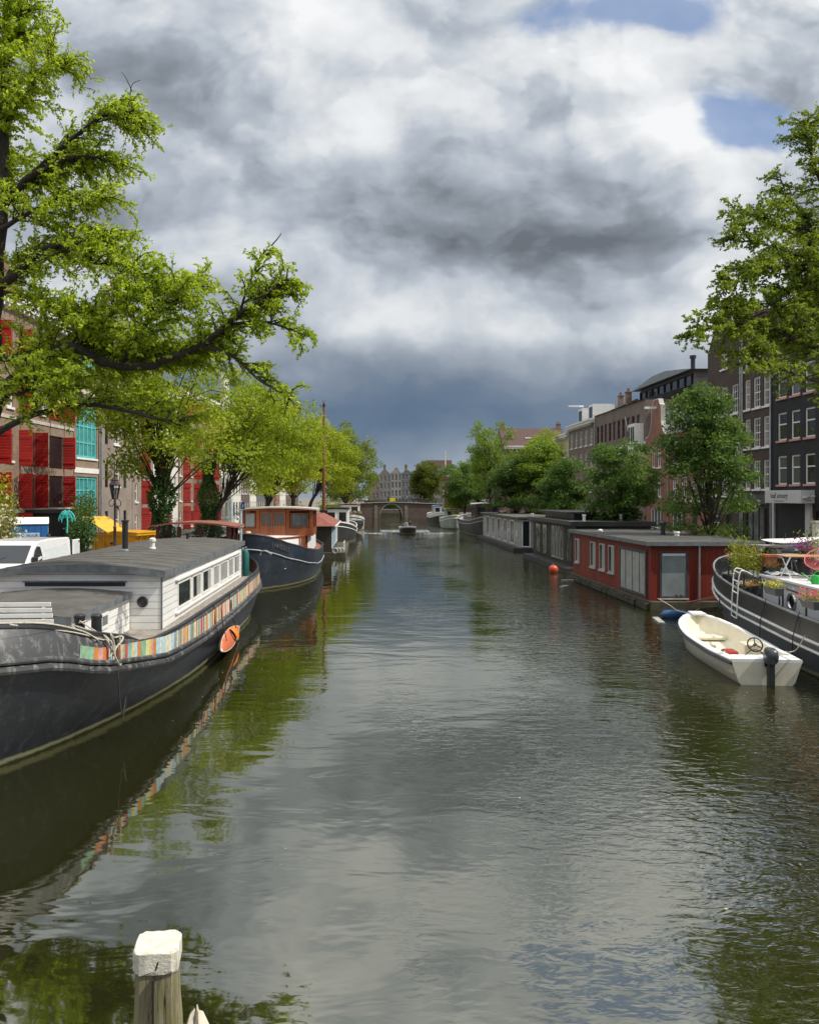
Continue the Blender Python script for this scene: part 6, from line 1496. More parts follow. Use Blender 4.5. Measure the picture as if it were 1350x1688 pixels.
# ------------------------------------------------------------------ trees
BARK = M('dark_bark', (.035, .028, .022), .95, var=.35, scale=5, bump=.04, bscale=14, stretch=(1, 1, .35))
BARK_L = M('grey_bark', (.085, .072, .058), .95, var=.35, scale=5, bump=.03, bscale=14)
def vec(a): return Vector((float(a[0]), float(a[1]), float(a[2])))
class TreeMaker:
    """limbs -> boughs -> twigs -> leaves; keeps wood in one mesh and leaf centres in one list"""
    def __init__(s, seed): s.rng = np.random.default_rng(seed); s.flat = .62; s.wood = MB(); s.cen = []; s.dir = []; s.tint = []
    def limb(s, pts, r0, r1, n=8):
        P = smooth_path(pts, 5); m = len(P)
        P = [p + Vector(s.rng.normal(0, r0 * .10, 3)) if 0 < i < m - 1 else p for i, p in enumerate(P)]
        s.wood.tube(P, [lerp(r0, r1, (i / (m - 1)) ** .8) for i in range(m)], n); return P
    def rnd_dir(s, t, ang, up):
        a = Vector(s.rng.normal(size=3)); a -= t * a.dot(t); a.normalize()
        d = t * math.cos(ang) + a * math.sin(ang); d.z = d.z * s.flat + up; return d.normalized()
    def bough(s, p, d, ln, r, lv, leaf_step, lsp, droop):
        rng = s.rng; n = 5 if lv else 4; pts = [p]; q = p.copy(); dd = d.copy()
        for i in range(n):
            dd = (dd + Vector(rng.normal(0, .16, 3)) + Vector((0, 0, -droop * (i / n)))).normalized(); q = q + dd * (ln / n); pts.append(q.copy())
        s.wood.tube(pts, [lerp(r, max(.004, r * .3), i / n) for i in range(n + 1)], 5 if lv else 3, cap=False)
        if lv:
            m = max(2, int(ln / lsp))
            for k in range(m):
                u = (k + .6) / m; i = min(n - 1, int(u * n)); b = pts[i].lerp(pts[i + 1], u * n - i); t = (pts[i + 1] - pts[i]).normalized()
                s.bough(b, s.rnd_dir(t, rng.uniform(.5, 1.1), .12), ln * rng.uniform(.30, .62) * (1.15 - .4 * u), max(.006, r * .4), lv - 1, leaf_step, lsp, droop * 1.2)
        if lv <= 1:
            m = int(ln / leaf_step) + 2; tn = rng.normal(.5, .14)
            for k in range(m):
                u = (k + rng.random()) / m; u = .12 + .9 * u; u = min(u, .999); i = min(n - 1, int(u * n)); b = pts[i].lerp(pts[i + 1], u * n - i); t = (pts[i + 1] - pts[i]).normalized()
                o = s.rnd_dir(t, rng.uniform(.6, 1.4), -.25)
                s.cen.append(b + o * rng.uniform(.02, .10)); s.dir.append(o); s.tint.append(tn)
    def dress(s, P, spacing, ln, r, start=.1, up=.25, lv=2, leaf_step=.026, lsp=.115, droop=.36, taper=.45, keep=None, back=False):
        L = sum((P[i + 1] - P[i]).length for i in range(len(P) - 1)); m = max(2, int(L * (1 - start) / spacing))
        for k in range(m):
            u = start + (1 - start) * (k + s.rng.random()) / m; u = min(.998, u); f = u * (len(P) - 1); i = int(f)
            b = P[i].lerp(P[i + 1], f - i); t = (P[i + 1] - P[i]).normalized()
            d = s.rnd_dir(t, s.rng.uniform(.6, 1.25), up)
            if back and d.y < -.25: d.y *= -1
            s.bough(b, d, ln * s.rng.uniform(.55, 1.15) * (1 - taper * u * .6), r, lv - 1, leaf_step, lsp, droop)
    def build(s, t, barkm, leafm, lsize, aspect=.5):
        part('trunk', s.wood, barkm, t, smooth=60, recalc=False)
        c = np.array([tuple(p) for p in s.cen]); d = np.array([tuple(p) for p in s.dir])
        me = leaves_mesh('crown', c, lsize, s.rng, aspect=aspect, dirs=d, tint=np.array(s.tint)); me.materials.append(leafm); return link('crown', me, t)

LEAF_ELM = leafmat('elm_spring_leaf', (.22, .31, .022), (.31, .42, .036), (.42, .51, .065), .56)
def big_left_elm():
    t = thing('elm_tree', 'huge spring green elm on the left quay with dark limbs arching over the striped barge', 'tree', (0, 0, 0))
    K = TreeMaker(11)
    def X(l): return [at(px, py, Y) for px, py, Y in l]
    K.limb([(-11.9, 24.2, 1.2), *X([(-38, 860, 24), (-30, 720, 24), (-14, 560, 24), (-8, 430, 24), (3, 330, 24.2), (4, 200, 24.4), (12, 70, 24.6), (25, -90, 25)])], .46, .10, 12)
    limbs = [
        ([(-20, 700, 24), (12, 640, 23.6), (60, 600, 23.2), (118, 574, 22.8), (170, 596, 22.4), (240, 603, 22), (300, 585, 21.6), (345, 560, 21.3), (400, 515, 21), (440, 485, 20.8), (475, 460, 20.6)], .24, .025, .12),
        ([(-15, 592, 24), (30, 588, 23.4), (75, 582, 23.2), (118, 575, 22.9)], .15, .10, .2),
        ([(330, 570, 21.4), (385, 588, 21), (430, 628, 20.7), (480, 655, 20.5)], .06, .015, .1),
        ([(380, 535, 21.2), (430, 530, 21), (470, 540, 20.8), (500, 552, 20.6)], .05, .012, .1),
        ([(395, 520, 21), (408, 475, 21), (424, 440, 21), (440, 418, 21)], .045, .01, .1),
        ([(200, 600, 22.2), (240, 540, 22), (270, 500, 21.8), (310, 465, 21.6)], .07, .02, .1),
        ([(120, 575, 22.8), (160, 540, 22.6), (205, 500, 22.4), (250, 480, 22.2)], .07, .02, .1),
        ([(-25, 730, 24), (40, 690, 23), (130, 668, 22.5), (200, 675, 22), (265, 692, 21.6), (310, 690, 21.3)], .11, .02, .2),
        ([(-10, 482, 24), (20, 458, 23.6), (60, 420, 23.3), (100, 402, 23), (140, 399, 22.8), (175, 380, 22.6)], .17, .03, .1),
        ([(10, 483, 23.8), (55, 492, 23.4), (100, 512, 23), (150, 520, 22.8)], .09, .02, .2),
        ([(100, 402, 23), (140, 430, 22.7), (185, 440, 22.4), (225, 455, 22.2)], .05, .012, .1),
        ([(3, 345, 24.2), (38, 302, 24), (62, 285, 23.8), (100, 266, 23.6), (138, 258, 23.4), (170, 262, 23.3)], .13, .02, .15),
        ([(40, 300, 24), (90, 255, 23.7), (150, 205, 23.4), (185, 186, 23.2), (214, 182, 23.1)], .10, .02, .15),
        ([(4, 215, 24.3), (40, 160, 24), (75, 120, 23.9), (100, 100, 23.8)], .07, .015, .1),
        ([(8, 120, 24.5), (25, 60, 24.5), (35, 10, 24.6)], .06, .02, .1),
        ([(0, 380, 24), (50, 350, 23.5), (110, 330, 23.2), (170, 325, 23)], .09, .015, .15),
        ([(-10, 640, 24), (30, 650, 22.6), (70, 630, 22), (110, 640, 21.5)], .08, .02, .2)]
    dz = {0: (1.85, .074), 1: (1.3, .28), 7: (1.1, .18), 5: (1.6, .088), 6: (1.6, .088)}
    for i, (l, r0, r1, st) in enumerate(limbs):
        P = K.limb(X(l), r0, r1, 9 if r0 > .1 else 6); ln, sp = dz.get(i, (1.4, .088))
        tp_ = .45
        if i in (2, 3, 4): ln, sp = .78, .13
        if i == 0: tp_ = 1.05
        K.dress(P, sp, ln, .028, start=st, up=.48 if i in (0, 7) else .26, leaf_step=.042, taper=tp_, back=i in (0, 1, 7, 8, 11, 12))
    # boughs hidden off to the left and behind, only a few
    for a, b, c in (((-30, 500, 24), (-160, 420, 24), (-260, 330, 23)), ((-10, 300, 24), (-120, 180, 25), (-180, 60, 26)), ((-30, 600, 24), (-120, 520, 26), (-200, 480, 28))):
        P = K.limb(X([a, b, c]), .14, .03); K.dress(P, .4, 1.5, .03, start=.2, leaf_step=.05)
    K.dress([at(3, 330, 24.2), at(4, 200, 24.4), at(12, 70, 24.6), at(25, -90, 25)], .11, 1.5, .03, start=.0, up=.1, leaf_step=.022)
    # bare broken end with a few twigs
    for l in ([(205, 186, 23.1), (214, 168, 23.1), (218, 140, 23.1), (232, 132, 23.1)], [(214, 184, 23.1), (219, 190, 23.1)], [(218, 150, 23.1), (208, 128, 23.1), (200, 118, 23.1)], [(455, 470, 20.7), (478, 462, 20.6), (498, 466, 20.6)], [(448, 405, 21), (462, 388, 21), (463, 384, 21)]):
        K.limb(X(l), .022, .006, 4)
    K.build(t, BARK, LEAF_ELM, .118, .5); return K
KE = big_left_elm()
def big_right_elm():
    t = thing('elm_tree', 'large airy elm reaching in from the right above the grey barge', 'tree', (0, 0, 0))
    K = TreeMaker(23)
    def X(l): return [at(px, py, Y) for px, py, Y in l]
    K.limb([(18.6, 30.2, 1.2), *X([(1425, 800, 30), (1420, 600, 30), (1408, 480, 30), (1395, 380, 30), (1385, 260, 30), (1380, 160, 30)])], .36, .08, 10)
    limbs = [([(1422, 600, 30), (1385, 575, 29.6), (1339, 571, 29.2), (1270, 541, 28.8), (1210, 535, 28.5), (1150, 545, 28.2)], .17, .02), ([(1300, 555, 29), (1270, 570, 28.8), (1251, 585, 28.6), (1215, 590, 28.4)], .06, .015),
             ([(1410, 500, 30), (1370, 460, 29.6), (1310, 440, 29.2), (1250, 445, 28.8), (1195, 475, 28.4)], .13, .015), ([(1405, 450, 30), (1360, 425, 30), (1334, 401, 30), (1334, 372, 30), (1320, 350, 30), (1297, 320, 30), (1285, 290, 30)], .12, .012),
             ([(1334, 378, 30), (1276, 370, 29.6), (1250, 354, 29.4), (1200, 352, 29.2)], .06, .01), ([(1390, 380, 30), (1355, 310, 30), (1335, 250, 30), (1322, 205, 30)], .09, .015), ([(1388, 300, 30), (1365, 230, 30), (1345, 195, 30)], .08, .015),
             ([(1424, 640, 30), (1380, 640, 29.4), (1320, 620, 28.8), (1260, 600, 28.4), (1225, 600, 28.2)], .12, .02), ([(1340, 565, 29.2), (1310, 520, 29), (1260, 500, 28.8), (1200, 510, 28.6)], .07, .015), ([(1420, 560, 30), (1380, 520, 30), (1330, 490, 29.8), (1290, 480, 29.6)], .1, .015),
             ([(1405, 450, 30), (1340, 430, 29.6), (1270, 405, 29.2), (1205, 395, 29)], .07, .015)]
    dens = [(.10, 1.35, .030), (.11, 1.0, .030), (.10, 1.35, .030), (.12, 1.2, .040), (.12, 1.1, .042), (.12, 1.2, .042), (.13, 1.25, .045), (.13, 1.1, .045), (.10, 1.25, .034), (.11, 1.3, .034), (.11, 1.2, .040)]
    for (l, r0, r1), (sp, ln, ls) in zip(limbs, dens):
        P = K.limb(X(l), r0, r1, 8); K.dress(P, sp, ln, .024, start=.12, up=.22, leaf_step=ls, lsp=.13)
    for l in ([(18.7, 30, 13.2), (20.4, 30.8, 15.6), (22.6, 31.6, 18.0), (24.0, 32.0, 19.6)], [(18.7, 30, 14.6), (20.0, 29.2, 17.0), (21.6, 28.4, 19.6)], [(18.7, 30, 11.5), (19.2, 32.2, 13.6), (20.6, 34.6, 16.4)], [(18.7, 30.2, 16.0), (18.9, 30.6, 18.6), (19.4, 31.0, 21.4)], [(18.7, 30, 12.2), (18.2, 32.0, 14.4), (17.2, 34.0, 16.2)]):
        P = K.limb(l, .11, .015, 7); K.dress(P, .13, 1.4, .024, start=.12, up=.2, leaf_step=.045, lsp=.14)
    K.build(t, BARK, leafmat('elm_leaf', (.11, .17, .022), (.18, .255, .035), (.26, .32, .05), .5), .13, .5)
big_right_elm()

def crown_tree(seed, H, trunk_h, rx, rz, ncl, per, lsize, r0=.22, lean=(0, 0), cl_r=.30, shape=.75, droop=0., fork=None):
    """a street tree: trunk, limbs to leaf clumps spread through an uneven crown; returns (wood mesh builder, leaf centres, tint)"""
    rng = np.random.default_rng(seed); wood = MB(); C0 = np.array([lean[0], lean[1], trunk_h + (H - trunk_h) * .5]); RZ = (H - trunk_h) * .5 * rz
    top = Vector((lean[0] * .8, lean[1] * .8, trunk_h + (H - trunk_h) * .55))
    tr = smooth_path([(0, 0, -.2), (lean[0] * .2, lean[1] * .2, trunk_h * .6), (lean[0] * .55, lean[1] * .55, trunk_h * 1.1), top], 4)
    wood.tube(tr, [lerp(r0, r0 * .25, i / (len(tr) - 1)) for i in range(len(tr))], 8)
    cen, tint = [], []
    lob = rng.normal(size=(7, 3)); lob /= np.linalg.norm(lob, axis=1, keepdims=True); amp = rng.uniform(-.28, .22, 7)
    for i in range(ncl):
        d = rng.normal(size=3); d /= np.linalg.norm(d); k = 1 + sum(a * max(0, d @ l) ** 3 for a, l in zip(amp, lob)); u = rng.random() ** .42
        p = C0 + d * u * k * np.array([rx, rx, RZ]); taper = 1 - .25 * (p[2] - C0[2]) / RZ * (1 - shape); p[:2] = C0[:2] + (p[:2] - C0[:2]) * taper
        a = tr[min(len(tr) - 1, int(len(tr) * (.45 + .5 * rng.random())))]
        if a.z > p[2] + .5: a = tr[int(len(tr) * .45)]
        q = vec(p); mid = a.lerp(q, .55) + Vector((0, 0, .12 * (q - a).length)) + Vector(rng.normal(0, .1, 3))
        if rng.random() < .6: wood.tube([a, mid, q], [r0 * .22, r0 * .12, .012], 4, cap=False)
        rr = cl_r * rx * rng.uniform(.6, 1.3); n = int(per * rng.uniform(.6, 1.3) * (rr / (cl_r * rx)) ** 1.5)
        e = rng.normal(size=(n, 3)); e /= np.linalg.norm(e, axis=1, keepdims=True); e *= (rng.random(n) ** .45)[:, None] * rr; e[:, 2] *= .62; e[:, 2] -= droop * (e[:, 0] ** 2 + e[:, 1] ** 2) / rr
        cen.append(p + e); tint.append(np.full(n, np.clip(rng.normal(.5, .2), 0, 1)))
    return wood, np.concatenate(cen), np.concatenate(tint), rng
_tc = {}
def tree(key, label, loc, rz, leafm, sc_=1., group=None, bark=BARK, name='street_tree', ivy=False, **kw):
    t = thing(name, label, 'tree', loc, rz, group)
    k = (key, leafm.name)
    if k not in _tc:
        w, c, tn, rng = crown_tree(**TREES[key])
        me = leaves_mesh('crown', c, TREES[key]['lsize'], rng, tint=tn); me.materials.append(leafm); _tc[k] = (w.mesh('trunk', bark, 60, False), me)
    t.scale = (sc_,) * 3 if not isinstance(sc_, tuple) else sc_
    link('trunk', _tc[k][0], t); link('crown', _tc[k][1], t)
    if ivy:
        rng = np.random.default_rng(int(loc[1])); n = 5200; z = rng.random(n) ** 1.2 * 7.2; a = rng.uniform(0, 6.283, n); r = (.55 + .85 * np.exp(-z / 1.7) + .22 * np.sin(z * 2.1)) * (.55 + .5 * rng.random(n))
        me = leaves_mesh('ivy', np.stack([r * np.cos(a), r * np.sin(a), z], 1), .17, rng, aspect=.75); me.materials.append(LEAF_IVY); link('ivy', me, t)
    return t
TREES = {
    'tall': dict(seed=3, H=14.5, trunk_h=4.7, rx=4.4, rz=1.12, ncl=105, per=150, lsize=.26, r0=.30, cl_r=.27, droop=.35),
    'lean': dict(seed=8, H=13.5, trunk_h=4.3, rx=4.2, rz=1.12, ncl=95, per=150, lsize=.26, r0=.28, lean=(3.2, -.5), cl_r=.28, droop=.3),
    'wide': dict(seed=15, H=15.5, trunk_h=2.6, rx=5.6, rz=1.05, ncl=120, per=150, lsize=.32, r0=.34, cl_r=.25, droop=.25),
    'round': dict(seed=21, H=14, trunk_h=2.2, rx=5.0, rz=1.0, ncl=130, per=170, lsize=.40, r0=.32, cl_r=.28, droop=.1),
    'slim': dict(seed=33, H=10.2, trunk_h=1.7, rx=2.15, rz=1.08, ncl=95, per=220, lsize=.19, r0=.15, cl_r=.36, shape=.35, droop=.4),
    'small': dict(seed=41, H=7.2, trunk_h=1.5, rx=2.3, rz=1.05, ncl=80, per=210, lsize=.21, r0=.13, cl_r=.36, shape=.45, droop=.35)}
GL, GRT = 'trees along the left quay', 'trees along the right quay'
def LQ(Y, dx=-1.0): return (qL(Y) + dx, Y, ZG)
tree('tall', 'ivy clad quay tree with green leaves low on its trunk behind the yellow skip', LQ(47.5), .4, LEAF_SPRING, (1.0, 1.0, .95), GL, ivy=True)
tree('lean', 'second ivy wrapped tree by the mooring poles on the left quay', LQ(58), .2, LEAF_SPRING, .95, GL, ivy=True)
tree('lean', 'tree with a bare dark trunk leaning over the blue barge', LQ(77, -.9), -.3, LEAF_LIME, 1.0, GL)
tree('tall', 'upright lime green quay tree behind the leaning one', LQ(86, -2.0), 2.2, LEAF_LIME, (.9, .9, .85), GL)
tree('tall', 'bright yellow-green quay tree beside the tall brown mast', LQ(97), 1.2, LEAF_LIME, (1.0, 1.0, .9), GL)
tree('lean', 'lime green tree reaching over the white sailing barge', LQ(112), .1, LEAF_LIME, 1.05, GL)
tree('wide', 'broad full green tree at the water end of the left quay', (-3.0, 140, ZG), .9, leafmat('soft_green_leaf', (.10, .15, .018), (.155, .21, .025), (.22, .26, .035), .42), (1.0, 1.0, 1.02), GL)
tree('wide', 'broad green tree just before the far bridge on the left', (-3.5, 160, ZG), 2.9, leafmat('soft_green_leaf', (.1, .15, .02), (.1, .2, .02), (.2, .26, .03)), .92, GL)
tree('round', 'round olive green tree standing beyond the far bridge', (15.8, 208, ZG), 0, leafmat('olive_green_leaf', (.07, .10, .014), (.105, .14, .018), (.15, .17, .028), .38), (.88, .88, .95), None)
def RQ(px, Y): return (at(px, 818, Y).x, Y, ZG)
tree('slim', 'slim dark green tree in front of the tall brown gabled house', RQ(1168, 43), 0, LEAF_DARK, (1.05, 1.05, .98), GRT)
tree('small', 'small dark round headed tree behind the roof of the red houseboat', RQ(1026, 56), .6, LEAF_DARK, (1.05, 1.05, 1.0), GRT)
tree('small', 'small dark tree above the pale grey houseboat roof', RQ(928, 73), 2.0, LEAF_DARK, (1.05, 1.05, .95), GRT)
tree('slim', 'mid green tree left of the cornice house', RQ(896, 90), 1.0, LEAF_MID, (1.5, 1.5, 1.02), GRT)
tree('tall', 'yellow-green tree in front of the red tiled roof', RQ(898, 112), 2.0, LEAF_SPRING, (.60, .60, .88), GRT)
tree('tall', 'tall deep green tree left of the red tiled roof', RQ(808, 104), .5, LEAF_MID, (.72, .72, .90), GRT)
tree('slim', 'dark green tree standing low between the two tall right trees', RQ(850, 92), 2.6, LEAF_DARK, (1.5, 1.5, .82), GRT)
tree('small', 'dark bushy tree behind the glazed wheelhouse', RQ(766, 128), .0, LEAF_DARK, (1.6, 1.6, 1.2), GRT)
tree('small', 'bright young tree on the right quay near the sailing barge', RQ(752, 132), 1.0, LEAF_OLIVE, (.8, .8, .75), GRT)
tree('slim', 'tall green tree at the far right quay near the bridge', RQ(788, 150), 1.7, LEAF_MID, (1.8, 1.8, 1.1), GRT)

def bush(label, loc, r, h, leafm, n=1500, ls=.13, seed=1, name='bush', extra=None):
    t = thing(name, label, 'shrub', loc, 0); rng = np.random.default_rng(seed); cs = []
    w = MB()
    for k in range(14):
        c = np.array([rng.uniform(-.7, .7) * r[0], rng.uniform(-.7, .7) * r[1], h * rng.uniform(.25, .85)]); m = n // 14
        e = rng.normal(size=(m, 3)); e /= np.linalg.norm(e, axis=1, keepdims=True); e *= (rng.random(m) ** .4)[:, None] * np.array([r[0] * .42, r[1] * .42, h * .28]); cs.append(c + e)
        w.tube([(c[0] * .3, c[1] * .3, 0), (c[0] * .7, c[1] * .7, c[2] * .6), tuple(c)], [.03, .02, .008], 4, cap=False)
    me = leaves_mesh('foliage', np.concatenate(cs), ls, rng); me.materials.append(leafm); link('foliage', me, t); part('stem', w, BARK, t, recalc=False)
    if extra: flora('f', t, extra, seed + 50)
    return t
bush('leafy climbing shrub with small yellow flowers beside the turquoise windows', (at(143, 818, 46).x, 46, ZG), (1.1, 1.3), 3.7, LEAF_MID, 2600, .15, 2, extra=[('blossom', YELF, 60, (0, 0, 2.6), (1.5, 1.5, 1.6), .11)])
bush('olive green hedge bush behind the white van rear door', (at(130, 818, 41).x, 41.5, ZG), (.8, .9), 2.7, LEAF_IVY, 2400, .13, 3)
bush('cream flowering bush at the left edge beside the white van', (at(-14, 818, 33.5).x, 34.2, ZG), (.75, .7), 3.0, LEAF_OLIVE, 1300, .13, 4, extra=[('blossom', BLOSSOM, 700, (0, -.2, 2.0), (.8, .8, 1.5), .14)])
bush('bright green bush above the cream flowers at the left edge', (at(-4, 818, 38).x, 38.5, ZG), (1.0, .8), 4.5, LEAF_SPRING, 2000, .14, 5)
for i, (px, Y, r, h, lb) in enumerate(((430, 84, 1.6, 2.6, 'flowering bush with cream tips under the leaning trunk'), (482, 100, 1.8, 3.2, 'grey green bush at the foot of the lime tree'), (410, 70, 1.3, 2.6, 'leafy bush between the ivy tree and the wooden wheelhouse'), (540, 118, 2.0, 3.5, 'pale green willow bush behind the mast'))):
    bush(lb, (at(px, 818, Y).x, Y, ZG), (r, r), h, (LEAF_MID, LEAF_OLIVE, LEAF_IVY, LEAF_MID)[i], 900, .2, 30 + i, extra=[('blossom', BLOSSOM, 120, (0, 0, h * .6), (r, r, h * .5), .16)] if i == 0 else None)
for i, (px, Y, r, h, lb) in enumerate(((1085, 60, 1.5, 1.6, 'low green shrub in front of the twin windowed brick house'), (1215, 52, 1.1, 1.9, 'dark potted shrub by the black shopfront'), (1348, 47, .8, 1.8, 'grey green shrub beside the pale wall at the right edge'), (690 + 55, 128, 1.4, 2.5, 'yellow green bush on the right quay behind the pale green boat'))):
    bush(lb, (at(px, 818, Y).x, Y, ZG), (r, r), h, (LEAF_IVY, LEAF_DARK, LEAF_OLIVE, LEAF_LIME)[i], 900, .16, 40 + i)
# ------------------------------------------------------------------ street furniture, vehicles, people
def van():
    t = thing('delivery_van', 'white panel van parked on the left quay with its rear door swung open', 'van', (-12.55, 27.3, ZG + .004), 0)
    W, Lv = .95, 5.3      # half width, length; nose at y=0
    prof = [(0, .45), (-.02, .75), (.10, 1.02), (.95, 1.16), (1.75, 1.80), (2.15, 1.93), (3.2, 1.97), (Lv - .1, 1.93), (Lv, 1.80), (Lv, .42), (4.75, .40), (4.72, .62), (4.5, .76), (4.1, .76), (3.88, .62), (3.85, .40), (1.35, .40), (1.32, .62), (1.1, .76), (.7, .76), (.48, .62), (.45, .40)]
    m = MB(); n = len(prof)
    def wid(y, z): return W * (1 - .10 * max(0, (z - 1.05) / .9) ** 1.3) * (1 - .10 * max(0, 1 - y / .7) ** 2)
    A = [(-wid(y, z), y, z) for y, z in prof]; B = [(wid(y, z), y, z) for y, z in prof]
    m.add(A + B, [tuple(range(n)), tuple(range(n, 2 * n))[::-1]] + [(i, (i + 1) % n, n + (i + 1) % n, n + i) for i in range(n)])
    VW = M('van_white', (.76, .77, .77), .25, var=.03, coat=.6, dirt=(.5, .5, .48), dirt_amt=.2)
    part('body', m, VW, t, bevel=.05)
    def sheet(name, pts, mat, off=(0, 0, 0)): return part(name, MB().face(*[Vector(p) + Vector(off) for p in pts]), mat, t, recalc=False)
    def bz(y): return np.interp(y, [.95, 1.75, 2.15], [1.16, 1.80, 1.93])
    n_ = Vector((0, -.62, .78)) * .012
    a, b = 1.02, 1.74
    sheet('windscreen', [(-wid(a, bz(a)) + .1, a, bz(a)), (wid(a, bz(a)) - .1, a, bz(a)), (wid(b, bz(b)) - .1, b, bz(b)), (-wid(b, bz(b)) + .1, b, bz(b))], glassmat('car_glass', through=0, col=(.03, .035, .04)), n_)
    for s in (1, -1):
        pts = [(1.32, 1.12), (2.30, 1.08), (2.34, 1.45), (2.24, 1.72), (1.95, 1.76), (1.72, 1.62)]
        sheet('side_window', [(s * (wid(y, z) + .004), y, z) for y, z in pts], glassmat('car_glass'))
        part('mirror', MB().box(s * 1.05 - .1, s * 1.05 + .1, 1.30, 1.42, 1.12, 1.42).box(min(s * .9, s * 1.0), max(s * .9, s * 1.0), 1.34, 1.40, 1.15, 1.2), BLACK, t, bevel=.03)
        sk = MB()
        for y in (2.42, 3.9): sk.box(s * (W + .0) - .006, s * W + .006, y, y + .012, .5, 1.1)
        part('door_seam', sk, M('seam_dark', (.1, .1, .1), .6), t)
        part('indented_panel', MB().face(*[(s * (wid(y, z) + .003), y, z) for y, z in ((2.6, .95), (4.9, .95), (4.9, 1.62), (2.6, 1.62))]), M('van_panel', (.62, .65, .66), .35, var=.04), t, recalc=False)
        for y in (.9, 4.3):
            w = part('wheel', MB().lathe([(.02, -.11), (.29, -.11), (.33, -.08), (.33, .08), (.29, .11), (.02, .11)], (s * (W - .13), y, .33), 20, Matrix.Rotation(R(90), 3, 'Y')), RUBBER, t, smooth=40)
            part('rim', MB().lathe([(.02, -.115), (.19, -.116), (.19, .116), (.02, .115)], (s * (W - .13), y, .33), 16, Matrix.Rotation(R(90), 3, 'Y')), STEEL, w)
        part('headlight', MB().box(s * .62 - .2, s * .62 + .2, .0, .14, .82, .98), M('lamp_glass', (.6, .62, .65), .15), t, bevel=.03)
    part('bumper', MB().box(-.92, .92, -.07, .1, .36, .62), BLACK, t, bevel=.04); part('wiper', MB().tube([(-.5, .98, 1.19), (.1, 1.25, 1.42)], .01, 4), BLACK, t)
    d = part('rear_door', MB().box(.93, .99, Lv + .02, Lv + .78, .5, 1.82), VW, t, bevel=.04)
    part('door_window', MB().box(.991, .995, Lv + .16, Lv + .66, 1.25, 1.68), M('van_panel', (.62, .65, .66)), d); part('hinge', MB().box(.985, 1.02, Lv + .6, Lv + .7, 1.70, 1.76), BLACK, d)
    return t
van()
def toilet_cabin():
    Y = 42.3; p = at(51, 818, Y); t = thing('portable_toilet', 'blue portable toilet cabin with white arched roof and sign', 'portable toilet', (p.x - .1, Y, ZG + .004), R(20))
    BL = boards('toilet_blue', (.025, .13, .36), .3, 'h', groove=.03, var=.05, rough=.4, dark=.6, spec=.4)
    w, dd, h = .92, .6, 2.12
    part('wall', MB().box(-w, w, -dd, dd, .12, h), BL, t, bevel=.02); part('base', MB().box(-w - .04, w + .04, -dd - .04, dd + .04, 0, .12), BLACK, t)
    part('roof', MB().prism([(-dd - .06, h), (dd + .06, h), (dd - .05, h + .18), (.15, h + .34), (-.15, h + .34), (-dd + .05, h + .18)], -w - .06, w + .06, 'x'), WHITE, t, bevel=.02)
    s = part('sign', MB().box(-.72, .55, -dd - .02, -dd - .006, 1.28, 1.68), M('sign_pale_blue', (.42, .55, .68), .5), t)
    text('WC', .24, s, (-.38, -dd - .022, 1.55), (R(90), 0, 0), M('sign_navy', (.01, .02, .08), .5)); text('HUUR', .2, s, (.2, -dd - .022, 1.53), (R(90), 0, 0), M('sign_navy', (.01, .02, .08))); text('sanitair service', .10, s, (-.08, -dd - .022, 1.36), (R(90), 0, 0), M('sign_navy', (.01, .02, .08)))
    d = part('door', MB().box(w, w + .03, -dd + .1, dd - .1, .15, h - .1), M('toilet_blue_light', (.06, .26, .55), .4), t, bevel=.01)
    part('emblem', MB().prism([(-.1, 1.5), (.1, 1.5), (.1, 1.4), (0, 1.28), (-.1, 1.4)], w + .031, w + .036, 'x').box(w + .031, w + .036, -.15, .15, 1.68, 1.9), CLEANW, d)
toilet_cabin()
def shed():
    p = at(33, 818, 47.5); t = thing('site_shed', 'low dark flat roofed site shed behind the blue toilet', 'shed', (p.x + .0, 47.6, ZG + .004), R(12))
    part('wall', MB().box(0, 3.25, 0, 3, 0, 2.55), boards('shed_boards', (.028, .026, .026), .2, 'h', var=.2), t); part('roof', MB().box(-.1, 3.35, -.15, 3.1, 2.55, 2.75), M('shed_roof', (.05, .045, .04), .8), t)
    d = part('door', MB().box(2.2, 3.0, -.03, -.003, .1, 2.1), BLACK_D, t); part('handle', MB().box(2.3, 2.36, -.07, -.031, 1.0, 1.15), STEEL, d)
shed()
def palm_sign():
    p = at(111, 818, 40.5); t = thing('palm_sign', 'turquoise palm tree shaped cutout sign in front of the dark shed', 'sign', (p.x, 40.5, ZG + .4), 0); t.scale = (.72, .72, .95)
    TP = M('palm_turquoise', (.06, .62, .55), .4)
    m = MB()
    for a0, l, dz in ((0, .55, .1), (.5, .5, .2), (1.0, .45, .25), (1.57, .4, .25), (2.14, .45, .25), (2.64, .5, .2), (3.14, .55, .1), (-.45, .40, -.05), (3.6, .40, -.05)):
        x, z = math.cos(a0) * l, math.sin(a0) * l * .6
        pts = smooth_path([(0, 0, 2.30), (x * .5, 0, 2.30 + z * .6 + .12), (x * .9, 0, 2.30 + z * .7), (x * 1.05, 0, 2.30 + z * .5 - .22)], 4)
        m.tube(pts, [lerp(.055, .02, i / (len(pts) - 1)) for i in range(len(pts))], 6)
        for i in range(2, len(pts) - 1, 2): m.tube([pts[i], pts[i] + Vector((0, 0, -.17))], .02, 4)
    part('frond', m, TP, t); part('trunk', MB().tube(smooth_path([(0, 0, 2.3), (.04, 0, 1.9), (.0, 0, 1.4)]), .05, 6), TP, t); part('post', MB().box(-.04, .04, .05, .12, 0, 2.3), DARKIRON, t)
palm_sign()
